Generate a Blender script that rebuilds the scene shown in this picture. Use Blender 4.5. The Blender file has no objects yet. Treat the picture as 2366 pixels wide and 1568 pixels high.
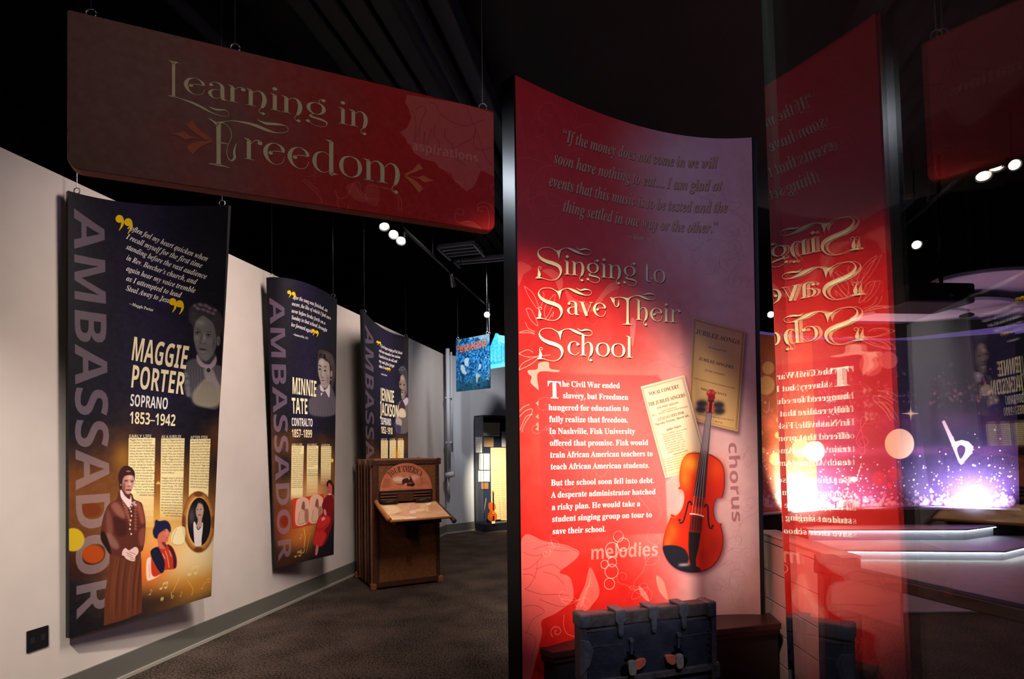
# Museum gallery: hanging banners, a curved red story wall, a steamer-trunk kiosk, a glass screen and a stage beyond.
import bpy, bmesh, math, random
import numpy as np
from mathutils import Vector, Matrix
from mathutils.geometry import tessellate_polygon

random.seed(7)
rng = np.random.default_rng(7)
SC = bpy.context.scene
COL = SC.collection
PI = math.pi

# ------------------------------------------------------------------ camera
F = 1320.0            # focal length in pixels of the 2366 px wide frame
CX, CY, SY = 1183.0, 784.0, 231.0
ROLL, PITCH = 0.012, 0.015
EYE = np.array([0.0, 0.0, 1.45])
_f = np.array([0, math.cos(PITCH), math.sin(PITCH)])
_r0 = np.array([1.0, 0, 0]); _u0 = np.cross(_r0, _f)
_r = _r0 * math.cos(ROLL) - _u0 * math.sin(ROLL)
_u = _r0 * math.sin(ROLL) + _u0 * math.cos(ROLL)
cam_data = bpy.data.cameras.new('camera')
cam = bpy.data.objects.new('camera', cam_data); COL.objects.link(cam)
cam_data.sensor_width = 36; cam_data.sensor_fit = 'HORIZONTAL'
cam_data.lens = 36 * F / 2366; cam_data.shift_y = SY / 2366
cam_data.clip_start = 0.02; cam_data.clip_end = 100
cam.matrix_world = Matrix(((_r[0], _u[0], -_f[0], EYE[0]), (_r[1], _u[1], -_f[1], EYE[1]), (_r[2], _u[2], -_f[2], EYE[2]), (0, 0, 0, 1)))
SC.camera = cam

# ------------------------------------------------------------------ world, exposure
world = bpy.data.worlds.new('world'); SC.world = world; world.use_nodes = True
world.node_tree.nodes['Background'].inputs[0].default_value = (0.5, 0.45, 0.6, 1)
world.node_tree.nodes['Background'].inputs[1].default_value = 0.004
SC.view_settings.view_transform = 'Standard'; SC.view_settings.look = 'None'
SC.view_settings.exposure = 0.0; SC.view_settings.gamma = 1.0
SC.view_settings.use_curve_mapping = False
SC.cycles.max_bounces = 8; SC.cycles.transparent_max_bounces = 12
SC.cycles.caustics_reflective = False; SC.cycles.caustics_refractive = False

def aim(o, target):
    d = Vector(target) - o.location
    o.rotation_euler = d.to_track_quat('-Z', 'Y').to_euler()
def spot(name, loc, target, power, size_deg, blend=0.5, color=(1, 0.86, 0.72), radius=0.04):
    l = bpy.data.lights.new(name, 'SPOT'); l.energy = power; l.color = color
    l.spot_size = math.radians(size_deg); l.spot_blend = blend; l.shadow_soft_size = radius
    o = bpy.data.objects.new(name, l); COL.objects.link(o); o.location = loc; aim(o, target); return o
def area(name, loc, target, power, sx, sy, color=(1, 1, 1), spread=180):
    l = bpy.data.lights.new(name, 'AREA'); l.energy = power; l.color = color
    l.shape = 'RECTANGLE'; l.size = sx; l.size_y = sy; l.spread = math.radians(spread)
    o = bpy.data.objects.new(name, l); COL.objects.link(o); o.location = loc; aim(o, target); return o
# left wall: even, warm white wash from the track over the aisle
WARM = (1, .84, .76)
area('wall_wash', (-.2, 3.4, 3.7), (-2.3, 4.6, 1.2), 44, .4, 1.6, WARM, 100)
area('wall_wash_far', (-.3, 6.6, 3.85), (-1.8, 7.0, 1.4), 20, .4, 1.4, WARM, 100)
spot('near_wall_spot', (-1.75, .3, 3.9), (-2.85, 2.5, .3), 1050, 52, .9, (1, .90, .76), .08)
# red story panel: warm spot on its middle, from the ceiling behind the viewer
spot('panel_spot', (-.2, -1.6, 3.6), (.40, 3.0, 1.46), 4600, 23, 1, (1, .88, .76), .06)
# violet spill from the stage on the right
area('stage_violet', (3.2, 1.2, 3.4), (1.0, 3.3, 2.2), 21, .8, .8, (.62, .55, 1))
spot('half_wall_fill', (.62, 1.7, 2.6), (1.56, 3.05, .72), 170, 18, 1, (1, .72, .64), .1)  # added lamp standing in for reddish light bounced onto the half wall
spot('banner_spot', (-.3, -.6, 3.6), (-.75, 2.5, 2.7), 40, 60, 1, (1, .85, .75), .1)
spot('trunk_spot', (.9, .4, 3.4), (.52, 2.35, .64), 170, 15, 1, (.72, .80, 1), .05)
spot('post_spot', (-1.29, 3.10, 3.38), (.03, 2.81, 2.7), 60, 40, 1, (.85, .93, 1), .05)
spot('kiosk_spot', (-.2, 4.6, 3.9), (-1.05, 5.85, .95), 36, 24, .8, WARM, .04)
spot('end_wall_spot', (-.2, 7.8, 3.9), (-.6, 10.0, 1.6), 230, 80, 1, (.95, .95, 1), .1)
spot('case_front', (-.1, 8.5, 2.5), (-.1, 10.1, 1.0), 1100, 40, .8, (1, .88, .66), .05)
spot('blue_sign_spot', (-.7, 6.2, 3.6), (-.5, 8.2, 2.7), 240, 30, .8, (.9, .95, 1), .05)
spot('backdrop_warm', (4.15, 7.8, .57), (4.2, 8.35, .95), 900, 130, 1, (1, .80, .62), .06)
spot('backdrop_rose', (5.2, 8.1, .57), (5.3, 8.5, .85), 36, 120, 1, (1, .42, .45), .06)
spot('backdrop_violet', (6.5, 7.8, .57), (6.6, 8.25, .85), 330, 120, 1, (.72, .64, 1), .06)
area('stage_fill', (5.6, 6.9, 1.6), (5.6, 7.6, 3.6), 5, 2, 1, (.82, .70, 1), 90)  # unseen fill lamp added to brighten the felt clouds from below
spot('banner_one_spot', (-.35, 1.9, 3.9), (-2.15, 3.95, .95), 300, 24, 1, (1, .93, .86), .05)
spot('banner_two_spot', (-.75, 3.7, 3.9), (-1.95, 5.5, 1.2), 150, 24, 1, (1, .93, .86), .05)
spot('banner_three_spot', (-.5, 5.0, 3.9), (-1.55, 7.2, 1.6), 70, 26, 1, (1, .93, .86), .05)


# ------------------------------------------------------------------ helpers: projection used while fitting the printed layouts to their boards
def proj(P):
    d = np.asarray(P, float) - EYE
    zc = d @ _f
    return np.stack([CX + F * (d @ _r) / zc, CY + SY - F * (d @ _u) / zc], -1)
def ray(px, py):
    return _f + _r * ((px - CX) / F) - _u * ((py - CY - SY) / F)
def at_z(px, py, z):
    d = ray(px, py); return EYE + d * ((z - EYE[2]) / d[2])
def at_y(px, py, Y):
    d = ray(px, py); return EYE + d * (Y / d[1])

# ------------------------------------------------------------------ object helpers
def tag(o, label=None, cat=None, group=None, kind=None):
    if label: o['label'] = label
    if cat: o['category'] = cat
    if group: o['group'] = group
    if kind: o['kind'] = kind
    return o
def thing(name, label, cat, loc=(0, 0, 0), rz=0, group=None):
    o = bpy.data.objects.new(name, None); COL.objects.link(o)
    o.empty_display_size = 0.1
    o.location = loc; o.rotation_euler = (0, 0, rz)
    return tag(o, label, cat, group)
def link(name, me, mats=None, parent=None, smooth=False):
    o = bpy.data.objects.new(name, me); COL.objects.link(o)
    if mats is not None:
        for m in (mats if isinstance(mats, (list, tuple)) else [mats]): me.materials.append(m)
    if smooth:
        for p in me.polygons: p.use_smooth = True
    if parent is not None: o.parent = parent
    return o
def wparent(o, root):
    """parent o (built in world coordinates) under a thing standing somewhere else"""
    o.parent = root
    m = Matrix.Translation(root.location) @ root.rotation_euler.to_matrix().to_4x4()
    o.matrix_parent_inverse = m.inverted()
    return o
def mesh_from(name, verts, faces):
    me = bpy.data.meshes.new(name)
    me.from_pydata([tuple(map(float, v)) for v in verts], [], faces); me.update(); return me
class MB:
    """mesh collector"""
    def __init__(s): s.v = []; s.f = []
    def add(s, V, Fc):
        b = len(s.v); s.v += [tuple(map(float, p)) for p in V]; s.f += [tuple(b + i for i in f) for f in Fc]; return s
    def box(s, x0, x1, y0, y1, z0, z1, M=None):
        V = [(x, y, z) for z in (z0, z1) for y in (y0, y1) for x in (x0, x1)]
        if M is not None: V = [tuple(M @ Vector(p)) for p in V]
        return s.add(V, [(0, 2, 3, 1), (4, 5, 7, 6), (0, 1, 5, 4), (2, 6, 7, 3), (0, 4, 6, 2), (1, 3, 7, 5)])
    def tube(s, path, r, n=10, caps=True):
        path = [Vector(p) for p in path]; rs = r if isinstance(r, (list, tuple)) else [r] * len(path)
        V = []; up = None
        for i, p in enumerate(path):
            t = (path[min(i + 1, len(path) - 1)] - path[max(i - 1, 0)]).normalized()
            if up is None: up = Vector((0, 0, 1)) if abs(t.z) < .9 else Vector((1, 0, 0))
            a = t.cross(up).normalized(); b = a.cross(t).normalized(); up = b
            for k in range(n):
                q = 2 * PI * k / n; V.append(p + (a * math.cos(q) + b * math.sin(q)) * rs[i])
        Fc = []
        for i in range(len(path) - 1):
            for k in range(n):
                Fc.append((i * n + k, i * n + (k + 1) % n, (i + 1) * n + (k + 1) % n, (i + 1) * n + k))
        if caps: Fc.append(tuple(range(n - 1, -1, -1))); Fc.append(tuple((len(path) - 1) * n + k for k in range(n)))
        return s.add(V, Fc)
    def prism(s, poly, y0, y1, M=None):
        """poly in (x,z), extruded along y"""
        n = len(poly); V = [(x, y0, z) for x, z in poly] + [(x, y1, z) for x, z in poly]
        if M is not None: V = [tuple(M @ Vector(p)) for p in V]
        return s.add(V, [tuple(range(n)), tuple(range(2 * n - 1, n - 1, -1))] + [(i, i + n, (i + 1) % n + n, (i + 1) % n) for i in range(n)])
    def slab(s, poly, z0, z1):
        n = len(poly); V = [(x, y, z0) for x, y in poly] + [(x, y, z1) for x, y in poly]
        return s.add(V, [tuple(range(n - 1, -1, -1)), tuple(range(n, 2 * n))] + [(i, (i + 1) % n, (i + 1) % n + n, i + n) for i in range(n)])
    def build(s, name, mats, parent=None, bevel=0, smooth=False, seg=2):
        me = mesh_from(name, s.v, s.f)
        bm = bmesh.new(); bm.from_mesh(me); bmesh.ops.recalc_face_normals(bm, faces=bm.faces)
        if bevel:
            bmesh.ops.bevel(bm, geom=[e for e in bm.edges if len(e.link_faces) == 2 and e.calc_face_angle(0) > .6], offset=bevel, segments=seg, affect='EDGES', profile=.6, clamp_overlap=True)
        bm.to_mesh(me); bm.free()
        return link(name, me, mats, parent, smooth)

# ------------------------------------------------------------------ materials
def new_mat(name):
    m = bpy.data.materials.new(name); m.use_nodes = True
    return m, m.node_tree.nodes, m.node_tree.links, m.node_tree.nodes['Principled BSDF']
def s2l(c):
    c = np.asarray(c, float) / 255.0
    return np.where(c <= .04045, c / 12.92, ((c + .055) / 1.055) ** 2.4)
def mat(name, rgb, rough=.6, metal=0., spec=.4, noise=0., nscale=20., bump=0., bscale=80., emit=None, estr=0.):
    m, N, L, b = new_mat(name)
    col = tuple(s2l(rgb)) + (1,)
    b.inputs['Base Color'].default_value = col; b.inputs['Roughness'].default_value = rough
    b.inputs['Metallic'].default_value = metal; b.inputs['Specular IOR Level'].default_value = spec
    tc = None
    if noise or bump:
        tc = N.new('ShaderNodeTexCoord')
    if noise:
        n = N.new('ShaderNodeTexNoise'); n.inputs['Scale'].default_value = nscale; n.inputs['Detail'].default_value = 5
        r = N.new('ShaderNodeValToRGB'); L.new(tc.outputs['Object'], n.inputs['Vector']); L.new(n.outputs[0], r.inputs[0])
        r.color_ramp.elements[0].position = .3; r.color_ramp.elements[1].position = .72
        r.color_ramp.elements[0].color = tuple(c * (1 - noise) for c in col[:3]) + (1,)
        r.color_ramp.elements[1].color = tuple(min(1, c * (1 + noise)) for c in col[:3]) + (1,)
        L.new(r.outputs[0], b.inputs['Base Color'])
    if bump:
        n2 = N.new('ShaderNodeTexNoise'); n2.inputs['Scale'].default_value = bscale; n2.inputs['Detail'].default_value = 4
        bp = N.new('ShaderNodeBump'); bp.inputs['Strength'].default_value = bump; bp.inputs['Distance'].default_value = .01
        L.new(tc.outputs['Object'], n2.inputs['Vector']); L.new(n2.outputs[0], bp.inputs['Height']); L.new(bp.outputs[0], b.inputs['Normal'])
    if emit is not None:
        b.inputs['Emission Color'].default_value = tuple(s2l(emit)) + (1,); b.inputs['Emission Strength'].default_value = estr
    return m
_inks = {}
def ink(rgb, rough=.5):
    k = (tuple(rgb), rough)
    if k not in _inks: _inks[k] = mat('printed_ink', rgb, rough, spec=.25)
    return _inks[k]

# ------------------------------------------------------------------ glyphs
GLYPH_NUMBERS = [
66,65,163,2,22,-3,7,6,1,6,3,9,17,59,146,7,-1,59,-141,10,-19,5,-5,7,-1,0,-7,-80,0,0,7,15,2,6,8,-12,32,-55,0,-11,-31,4,-8,16,-3,0,-7,-51,0,3,90,60,-24,59,-24,-59,66,66,165,3,
27,6,7,11,1,6,4,4,7,1,118,-2,17,-3,4,-10,5,-7,0,0,7,76,0,29,-3,20,-7,12,-12,5,-17,-5,-18,-14,-13,-22,-8,21,-6,16,-9,9,-13,3,-15,-5,-21,-13,-15,-21,-10,-28,-3,-83,0,12,87,96,
11,5,6,11,2,16,-1,15,-5,11,-8,6,-11,2,-7,-1,-4,-3,-2,-12,0,-52,12,96,11,9,7,5,12,2,18,-2,18,-7,11,-12,7,-23,2,1,-69,2,-5,4,-2,8,-1,66,67,174,1,41,72,-1,-21,8,-17,14,-13,18,
-8,21,-3,25,3,24,8,22,13,17,18,14,21,8,24,3,18,-2,29,-9,8,3,4,8,7,0,0,-58,-7,0,-10,21,-13,16,-16,10,-18,3,-17,-3,-12,-10,-9,-16,-6,-23,-1,-29,2,-27,6,-21,10,-15,14,-9,18,-3,
14,2,15,6,14,9,13,14,7,-7,-20,-21,-23,-12,-28,-4,66,68,185,2,23,8,7,9,1,6,3,3,6,2,122,-2,12,-3,8,-7,3,-10,1,0,7,77,0,27,-3,23,-7,18,-12,13,-17,8,-21,2,-25,-3,-31,-11,-23,-18,
-17,-25,-11,-32,-3,-77,0,16,104,14,15,14,9,24,3,33,-2,28,-6,21,-10,15,-13,9,-17,3,-8,-1,-4,-2,-3,-6,0,-125,3,-14,4,-3,8,-1,66,69,165,1,45,5,6,11,1,7,4,4,7,1,11,0,108,-1,14,
-4,7,-7,4,-10,1,0,7,143,0,0,-51,-6,0,-6,20,-10,12,-17,7,-24,2,-15,-2,-2,-3,-1,-63,19,2,10,6,6,12,4,16,6,0,0,-84,-6,0,-2,13,-3,11,-5,7,-7,4,-21,4,0,-66,3,-4,14,-3,17,1,14,3,
11,6,10,8,8,11,7,14,7,0,-10,-53,-145,0,66,70,151,1,39,6,7,11,2,6,4,4,7,1,120,-1,11,-4,7,-7,3,-11,2,0,7,142,0,0,-51,-6,0,-4,14,-5,11,-7,7,-10,6,-13,3,-28,0,-5,-3,-1,-9,0,-56,
17,2,10,7,7,11,4,17,7,0,0,-85,-7,0,-4,19,-6,12,-11,6,-17,2,0,-61,5,-10,12,-5,11,0,0,-7,-90,0,66,71,189,1,51,74,-1,-21,8,-18,14,-14,17,-8,22,-3,25,3,25,8,21,14,18,17,13,21,
8,23,3,20,-2,28,-9,7,3,5,8,7,0,0,-58,-7,0,-6,14,-8,12,-9,10,-10,8,-12,4,-11,2,-17,-3,-12,-10,-10,-16,-5,-22,-2,-29,3,-35,10,-25,15,-15,21,-5,12,1,7,4,4,7,2,31,-2,9,-3,6,-8,
4,-12,1,0,6,83,0,0,-6,-10,-1,-6,-3,-3,-6,-1,-47,-33,-11,-33,-4,66,72,195,1,46,6,7,11,1,6,4,4,7,1,122,-1,10,-4,7,-6,4,-11,1,0,7,84,0,0,-7,-14,-2,-6,-6,-2,-14,0,-48,59,0,0,48,
-1,14,-7,6,-14,2,0,7,84,0,0,-7,-11,-2,-6,-3,-4,-7,-1,-121,1,-11,4,-7,6,-4,11,-1,0,-7,-84,0,0,7,11,1,7,3,3,7,1,64,-59,0,1,-63,3,-7,7,-4,11,-1,0,-7,-84,0,66,73,97,1,22,5,7,11,
1,7,4,4,6,1,10,-1,126,-3,5,-7,3,-12,1,0,7,86,0,0,-7,-11,-1,-7,-3,-4,-5,-1,-10,0,-115,2,-13,7,-6,15,-3,0,-7,-87,0,66,74,123,1,38,29,-23,-10,3,-8,5,-7,7,-4,8,-1,9,1,8,4,6,6,
3,6,2,8,-1,6,-4,3,-6,1,-12,-5,-12,2,-6,8,-2,8,1,5,5,2,7,1,139,-2,15,-3,5,-11,5,-9,1,0,7,87,0,0,-7,-14,-3,-4,-3,-2,-4,-2,-16,0,-104,-2,-21,-7,-16,-11,-11,-15,-7,-19,-2,66,75,
190,1,44,6,7,11,1,7,4,3,7,1,122,-1,10,-4,7,-6,4,-11,1,0,7,84,0,0,-7,-14,-2,-6,-6,-2,-14,0,-54,59,61,3,8,-6,5,-16,2,0,7,73,0,0,-7,-27,-7,-26,-22,-27,-28,72,-89,8,-8,12,-2,0,
-7,-88,0,0,7,15,1,3,2,1,3,-6,12,-44,55,-6,-6,1,-55,4,-7,6,-4,11,-1,0,-7,-84,0,66,76,159,1,29,6,7,11,1,6,4,4,7,1,122,-1,11,-4,6,-6,4,-11,1,0,7,87,0,0,-7,-15,-1,-5,-3,-5,-10,
0,-118,1,-13,2,-4,3,-2,13,-2,17,1,13,4,11,6,10,9,7,12,7,16,7,0,-9,-58,-144,0,66,77,236,1,40,5,7,11,1,7,4,4,7,1,11,0,120,-4,8,-4,3,-14,2,0,7,63,0,49,-117,49,117,63,0,0,-7,-10,
-2,-7,-3,-3,-7,-1,-10,0,-118,4,-12,4,-2,13,-2,0,-7,-83,0,0,7,14,2,4,3,4,11,0,126,-62,-149,-6,0,-62,145,0,-115,2,-12,4,-7,7,-3,11,-1,0,-7,-58,0,66,78,184,1,29,40,130,1,-112,
3,-6,7,-4,11,-1,0,-7,-55,0,0,7,13,2,7,6,1,14,0,116,-14,16,-7,2,0,7,51,0,88,-107,-1,85,-4,10,-4,3,-14,2,0,7,56,0,0,-7,-11,-1,-7,-4,-3,-7,-1,-155,-7,0,66,79,196,2,32,79,-2,-16,
5,-15,8,-13,11,-10,13,-8,15,-5,17,-2,18,2,18,5,17,8,15,10,13,13,11,15,8,17,5,19,2,18,-2,16,-5,15,-8,13,-11,10,-13,8,-15,5,-17,2,-18,-2,-18,-5,-17,-8,-15,-11,-13,-13,-11,-15,
-8,-17,-5,-18,-2,18,114,8,12,9,8,16,6,23,1,29,-3,34,-9,26,-14,15,-18,5,-16,-3,-12,-10,-8,-16,-5,-22,-2,-29,3,-35,9,-25,14,-15,19,-5,66,80,156,2,27,6,7,11,1,6,4,4,7,1,122,-1,
10,-4,7,-6,4,-11,1,0,7,101,-2,18,-4,11,-7,9,-9,5,-11,2,-13,-4,-20,-11,-15,-20,-9,-27,-3,-22,0,1,-58,3,-7,7,-4,11,-1,0,-7,-84,0,11,91,88,10,6,6,11,2,18,-2,16,-5,12,-8,7,-13,
3,-11,-3,-2,-10,0,-62,66,82,176,2,30,6,7,11,1,6,4,4,7,1,122,-1,10,-4,7,-6,4,-11,1,0,7,75,0,33,-3,23,-8,14,-14,4,-20,-4,-19,-13,-14,-21,-9,51,-73,10,-3,1,-7,-53,0,-51,79,-7,
0,1,-60,3,-7,7,-4,11,-1,0,-7,-84,0,11,93,89,11,7,7,12,2,17,-3,20,-10,12,-16,4,-9,-1,-4,-3,-3,-5,0,-65,66,83,145,1,59,16,59,7,0,8,-24,11,-16,14,-10,17,-3,13,1,10,6,6,9,2,11,
-5,15,-15,12,-42,22,-13,12,-8,14,-2,16,1,14,5,12,8,10,10,7,12,5,14,2,16,-2,24,-6,8,2,2,6,7,0,0,-55,-6,0,-4,13,-7,11,-8,10,-9,7,-9,4,-11,2,-11,-2,-9,-5,-6,-8,-1,-9,1,-9,5,-8,
19,-12,38,-19,10,-7,7,-8,5,-9,4,-20,-2,-15,-6,-13,-9,-11,-12,-8,-16,-5,-17,-2,-13,1,-22,7,-9,0,-2,-1,-3,-7,-7,0,66,84,158,1,26,34,7,12,1,7,4,4,7,1,11,0,131,-20,-3,-14,-8,-9,
-13,-4,-19,-7,0,0,52,149,0,0,-52,-6,0,-5,19,-9,13,-14,9,-21,2,0,-131,1,-12,4,-7,7,-3,12,-1,0,-7,-88,0,66,85,183,1,40,63,-1,-20,12,-12,19,-4,28,-1,93,-3,7,-7,4,-10,1,0,7,84,
0,0,-7,-15,-2,-4,-3,-2,-3,-2,-14,0,-89,2,-19,7,-14,10,-8,16,-3,19,3,14,10,8,16,3,22,0,82,-1,10,-4,7,-7,3,-12,2,0,7,55,0,0,-7,-10,-2,-6,-4,-3,-7,-1,-82,-4,-34,-12,-22,-20,-13,
-29,-4,66,86,159,1,25,16,142,-8,14,-5,5,-8,2,0,7,84,0,0,-7,-17,-2,-4,-3,-1,-5,3,-12,36,-88,34,88,2,11,-1,6,-4,3,-16,2,0,7,54,0,0,-7,-7,-1,-6,-3,-10,-16,-56,-148,-7,0,66,87,
228,1,38,9,154,-3,5,-5,3,-7,1,0,7,73,0,0,-7,-11,-2,-3,-3,-1,-5,3,-14,28,-82,29,74,-9,25,-3,4,-15,3,0,7,79,0,0,-7,-13,-2,-5,-8,31,-91,24,76,3,13,-1,6,-3,3,-13,3,0,7,45,0,0,
-7,-6,-2,-5,-4,-7,-16,-48,-145,-7,0,-41,119,-47,-119,-7,0,66,97,128,2,43,80,0,-5,13,-19,-12,-20,-4,-12,2,-9,5,-6,9,-1,11,4,15,12,12,20,10,30,10,-1,28,-3,6,-6,4,-9,1,-12,-2,
-4,-6,6,-11,0,-11,-4,-5,-6,-3,-6,-1,-7,1,-5,4,-4,5,-1,7,2,8,4,8,8,6,9,5,12,3,13,1,23,-3,15,-7,8,-13,3,-18,1,-63,3,-2,6,3,4,-6,-14,-10,-14,-4,8,65,15,9,9,0,39,-17,-7,-10,-10,
-3,-15,3,-14,9,-4,66,98,134,2,25,15,154,-1,6,-4,2,-7,2,0,6,49,0,0,-66,13,11,17,4,13,-2,11,-6,9,-8,7,-12,4,-13,1,-16,-2,-18,-5,-16,-8,-13,-12,-10,-13,-7,-15,-2,-17,4,-16,11,
-19,-15,-4,0,14,79,8,7,10,4,17,1,25,-1,19,-4,14,-7,9,-10,2,-11,-4,-4,-4,-2,-6,0,-64,4,-16,12,-5,66,99,109,1,38,44,-2,-12,6,-10,9,-8,12,-5,15,-2,16,2,17,6,15,9,13,12,10,14,
6,15,2,16,-2,12,-6,8,-9,2,-11,-1,-6,-3,-5,-5,-3,-6,-1,-11,4,-4,13,0,8,-2,7,-8,3,-12,-5,-7,-14,-2,-22,2,-24,7,-18,11,-10,14,-4,13,3,12,10,5,-4,-14,-15,-16,-9,-18,-3,66,100,
138,2,29,40,-2,-11,6,-9,9,-7,12,-4,14,-2,16,2,18,4,15,8,13,9,10,12,6,12,2,16,-4,13,-11,-1,52,-3,4,-13,4,0,6,53,0,0,-150,2,-5,4,-3,7,-2,0,-6,-23,-2,-26,-6,0,19,-13,-14,-18,
-5,16,69,12,11,9,3,7,0,62,-2,6,-4,4,-6,3,-6,2,-10,-3,-6,-9,-4,-15,-1,-21,1,-21,3,-14,6,-9,10,-2,66,101,112,2,27,44,-2,-12,6,-11,9,-7,13,-5,15,-2,18,2,16,5,15,8,12,10,9,13,
6,14,2,19,-4,15,-11,9,-17,3,-25,-61,0,2,-20,5,-15,10,-8,13,-3,14,4,13,12,5,-5,-14,-17,-16,-10,-19,-4,8,75,72,-1,22,-2,9,-5,6,-7,2,-9,-4,-6,-12,-2,-23,66,102,80,1,39,6,6,9,
2,4,5,1,90,-14,0,0,13,14,0,0,16,2,17,10,13,14,8,19,3,14,-2,10,-5,7,-8,2,-9,-1,-7,-3,-5,-5,-4,-12,0,-4,3,-3,4,0,11,3,8,-1,5,-5,1,-6,-1,-4,-4,-2,-15,0,-29,21,0,0,-13,-21,0,1,
-88,3,-5,6,-3,9,-1,0,-6,-68,0,66,103,122,3,48,33,-51,-15,6,-10,8,-3,9,5,11,16,7,-13,10,-4,11,2,9,5,8,9,6,13,7,-17,9,-9,13,-4,16,2,11,5,10,7,8,11,6,12,3,14,2,14,-2,14,-4,31,
0,0,-13,-18,0,6,-12,3,-12,-2,-11,-4,-9,-7,-7,-9,-6,-11,-4,-29,-1,-8,-7,-1,-4,3,-7,12,-2,30,-1,13,-2,10,-4,7,-6,3,-8,2,-11,-5,-16,-12,-12,-19,-8,-28,-2,14,66,48,5,6,2,10,0,
29,-2,10,-5,6,-7,2,-8,-2,-5,-6,-3,-10,0,-29,3,-10,5,-6,8,-2,13,81,-41,13,6,4,10,-1,6,-4,4,-17,2,-40,0,-7,-6,-2,-8,2,-6,6,-6,10,-3,15,-1,66,104,142,1,38,7,6,6,1,4,3,3,11,-1,
134,-2,5,-4,3,-6,1,0,6,48,0,0,-71,16,15,20,5,14,-3,10,-7,6,-13,2,-17,1,-65,2,-4,3,-3,6,-1,0,-6,-60,0,0,6,10,4,3,11,-1,69,-2,6,-3,4,-6,1,-11,-3,-10,-10,1,-74,1,-4,4,-3,6,-1,
0,-6,-60,0,66,105,74,2,16,30,136,-6,4,-4,6,-1,8,1,7,4,6,6,4,8,2,7,-2,6,-4,4,-6,1,-7,-1,-8,-4,-6,-6,-4,-7,-1,15,7,6,10,4,3,11,-1,80,-2,5,-3,2,-6,1,0,7,47,0,1,-102,2,-4,3,-3,
6,-1,0,-6,-60,0,66,106,78,2,16,32,137,-6,4,-4,6,-1,7,1,7,4,7,6,4,8,1,7,-1,6,-4,4,-7,2,-7,-2,-7,-4,-6,-6,-4,-7,-2,28,-4,-49,-12,10,-4,6,-1,7,1,6,3,5,5,3,13,0,5,-3,3,-4,0,-9,
-5,-10,2,-4,6,-2,6,2,4,5,2,17,-1,121,-2,5,-5,2,-8,2,0,6,51,0,0,-124,-3,-19,-9,-14,-14,-8,-20,-3,66,107,134,1,37,7,6,10,4,3,11,-1,134,-1,5,-4,2,-6,2,0,6,47,0,0,-107,34,35,2,
6,-3,4,-11,1,0,7,51,0,0,-7,-13,-3,-13,-9,-19,-19,46,-65,5,-5,6,-2,0,-6,-61,0,0,6,8,1,2,5,-3,6,-25,37,-6,-5,1,-36,1,-4,4,-3,6,-1,0,-6,-60,0,66,108,74,1,15,7,6,10,4,3,11,-1,
134,-1,5,-4,2,-6,2,0,6,47,0,1,-156,2,-4,3,-3,6,-1,0,-6,-60,0,66,109,206,1,60,7,6,6,1,4,3,3,11,-1,80,-2,5,-4,2,-6,2,0,6,48,0,0,-17,15,15,18,5,15,-3,10,-7,6,-12,17,16,20,6,14,
-3,10,-7,6,-13,2,-17,0,-65,2,-4,3,-3,7,-1,0,-6,-59,0,0,6,5,1,4,3,3,11,-1,69,-2,6,-3,4,-6,1,-11,-3,-9,-10,0,-74,2,-4,4,-3,6,-1,0,-6,-59,0,0,6,6,1,4,3,2,11,0,69,-2,6,-4,4,-6,
1,-11,-3,-8,-10,0,-74,2,-4,3,-3,6,-1,0,-6,-59,0,66,110,142,1,38,7,6,6,1,4,3,3,11,-1,80,-2,5,-4,2,-6,2,0,6,48,0,0,-16,16,14,20,5,14,-3,10,-7,6,-13,2,-17,1,-65,2,-4,3,-3,6,-1,
0,-6,-60,0,0,6,10,4,3,11,-1,69,-2,6,-3,4,-6,1,-11,-3,-10,-10,1,-74,1,-4,4,-3,6,-1,0,-6,-60,0,66,111,125,2,24,47,-2,-13,6,-12,10,-8,12,-5,15,-2,16,2,17,5,15,8,12,12,10,13,6,
15,2,16,-2,13,-6,11,-9,9,-13,5,-15,2,-17,-2,-17,-5,-14,-9,-13,-11,-9,-13,-6,-15,-2,14,72,7,6,8,3,15,0,55,-4,16,-6,8,-8,2,-9,-2,-6,-8,-3,-16,0,-55,3,-15,6,-8,9,-3,66,112,138,
2,32,7,-46,8,2,4,6,1,129,-3,14,-3,3,-7,2,0,6,46,0,0,-18,14,16,19,5,12,-2,11,-6,9,-9,7,-12,4,-14,1,-16,-1,-18,-4,-15,-7,-13,-10,-10,-11,-6,-12,-2,-17,4,-13,12,2,-49,2,-4,3,
-3,11,-2,0,-6,-66,0,13,83,13,6,9,4,15,1,21,-1,20,-3,14,-6,9,-10,3,-10,-4,-9,-12,0,-62,7,-12,11,-3,66,113,136,2,28,65,-46,15,4,2,4,1,49,-13,-11,-17,-4,-13,2,-11,6,-9,8,-7,12,
-4,14,-1,16,1,17,6,16,8,13,12,10,13,7,15,2,17,-4,16,-10,19,14,4,0,1,-157,2,-4,3,-3,7,-1,0,-6,-67,0,14,77,15,4,4,2,6,0,65,-4,15,-12,5,-11,-3,-7,-10,-4,-16,-1,-23,1,-21,4,-14,
7,-9,11,-3,66,114,107,1,32,7,6,10,4,3,11,-1,81,-2,4,-9,3,0,7,46,0,0,-22,7,10,9,8,8,5,9,2,9,-2,7,-4,3,-6,2,-8,-1,-7,-3,-5,-5,-3,-12,0,-4,2,-9,10,-4,1,-5,-2,-5,-5,-3,-8,-1,-68,
3,-5,14,-3,0,-6,-66,0,66,115,107,1,48,45,-2,-18,5,-5,-1,-3,-5,-6,0,0,42,7,0,5,-14,7,-10,10,-7,10,-2,8,1,7,3,3,5,2,7,-4,9,-10,8,-30,16,-8,8,-5,9,-1,10,2,14,8,12,12,8,17,3,26,
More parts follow.
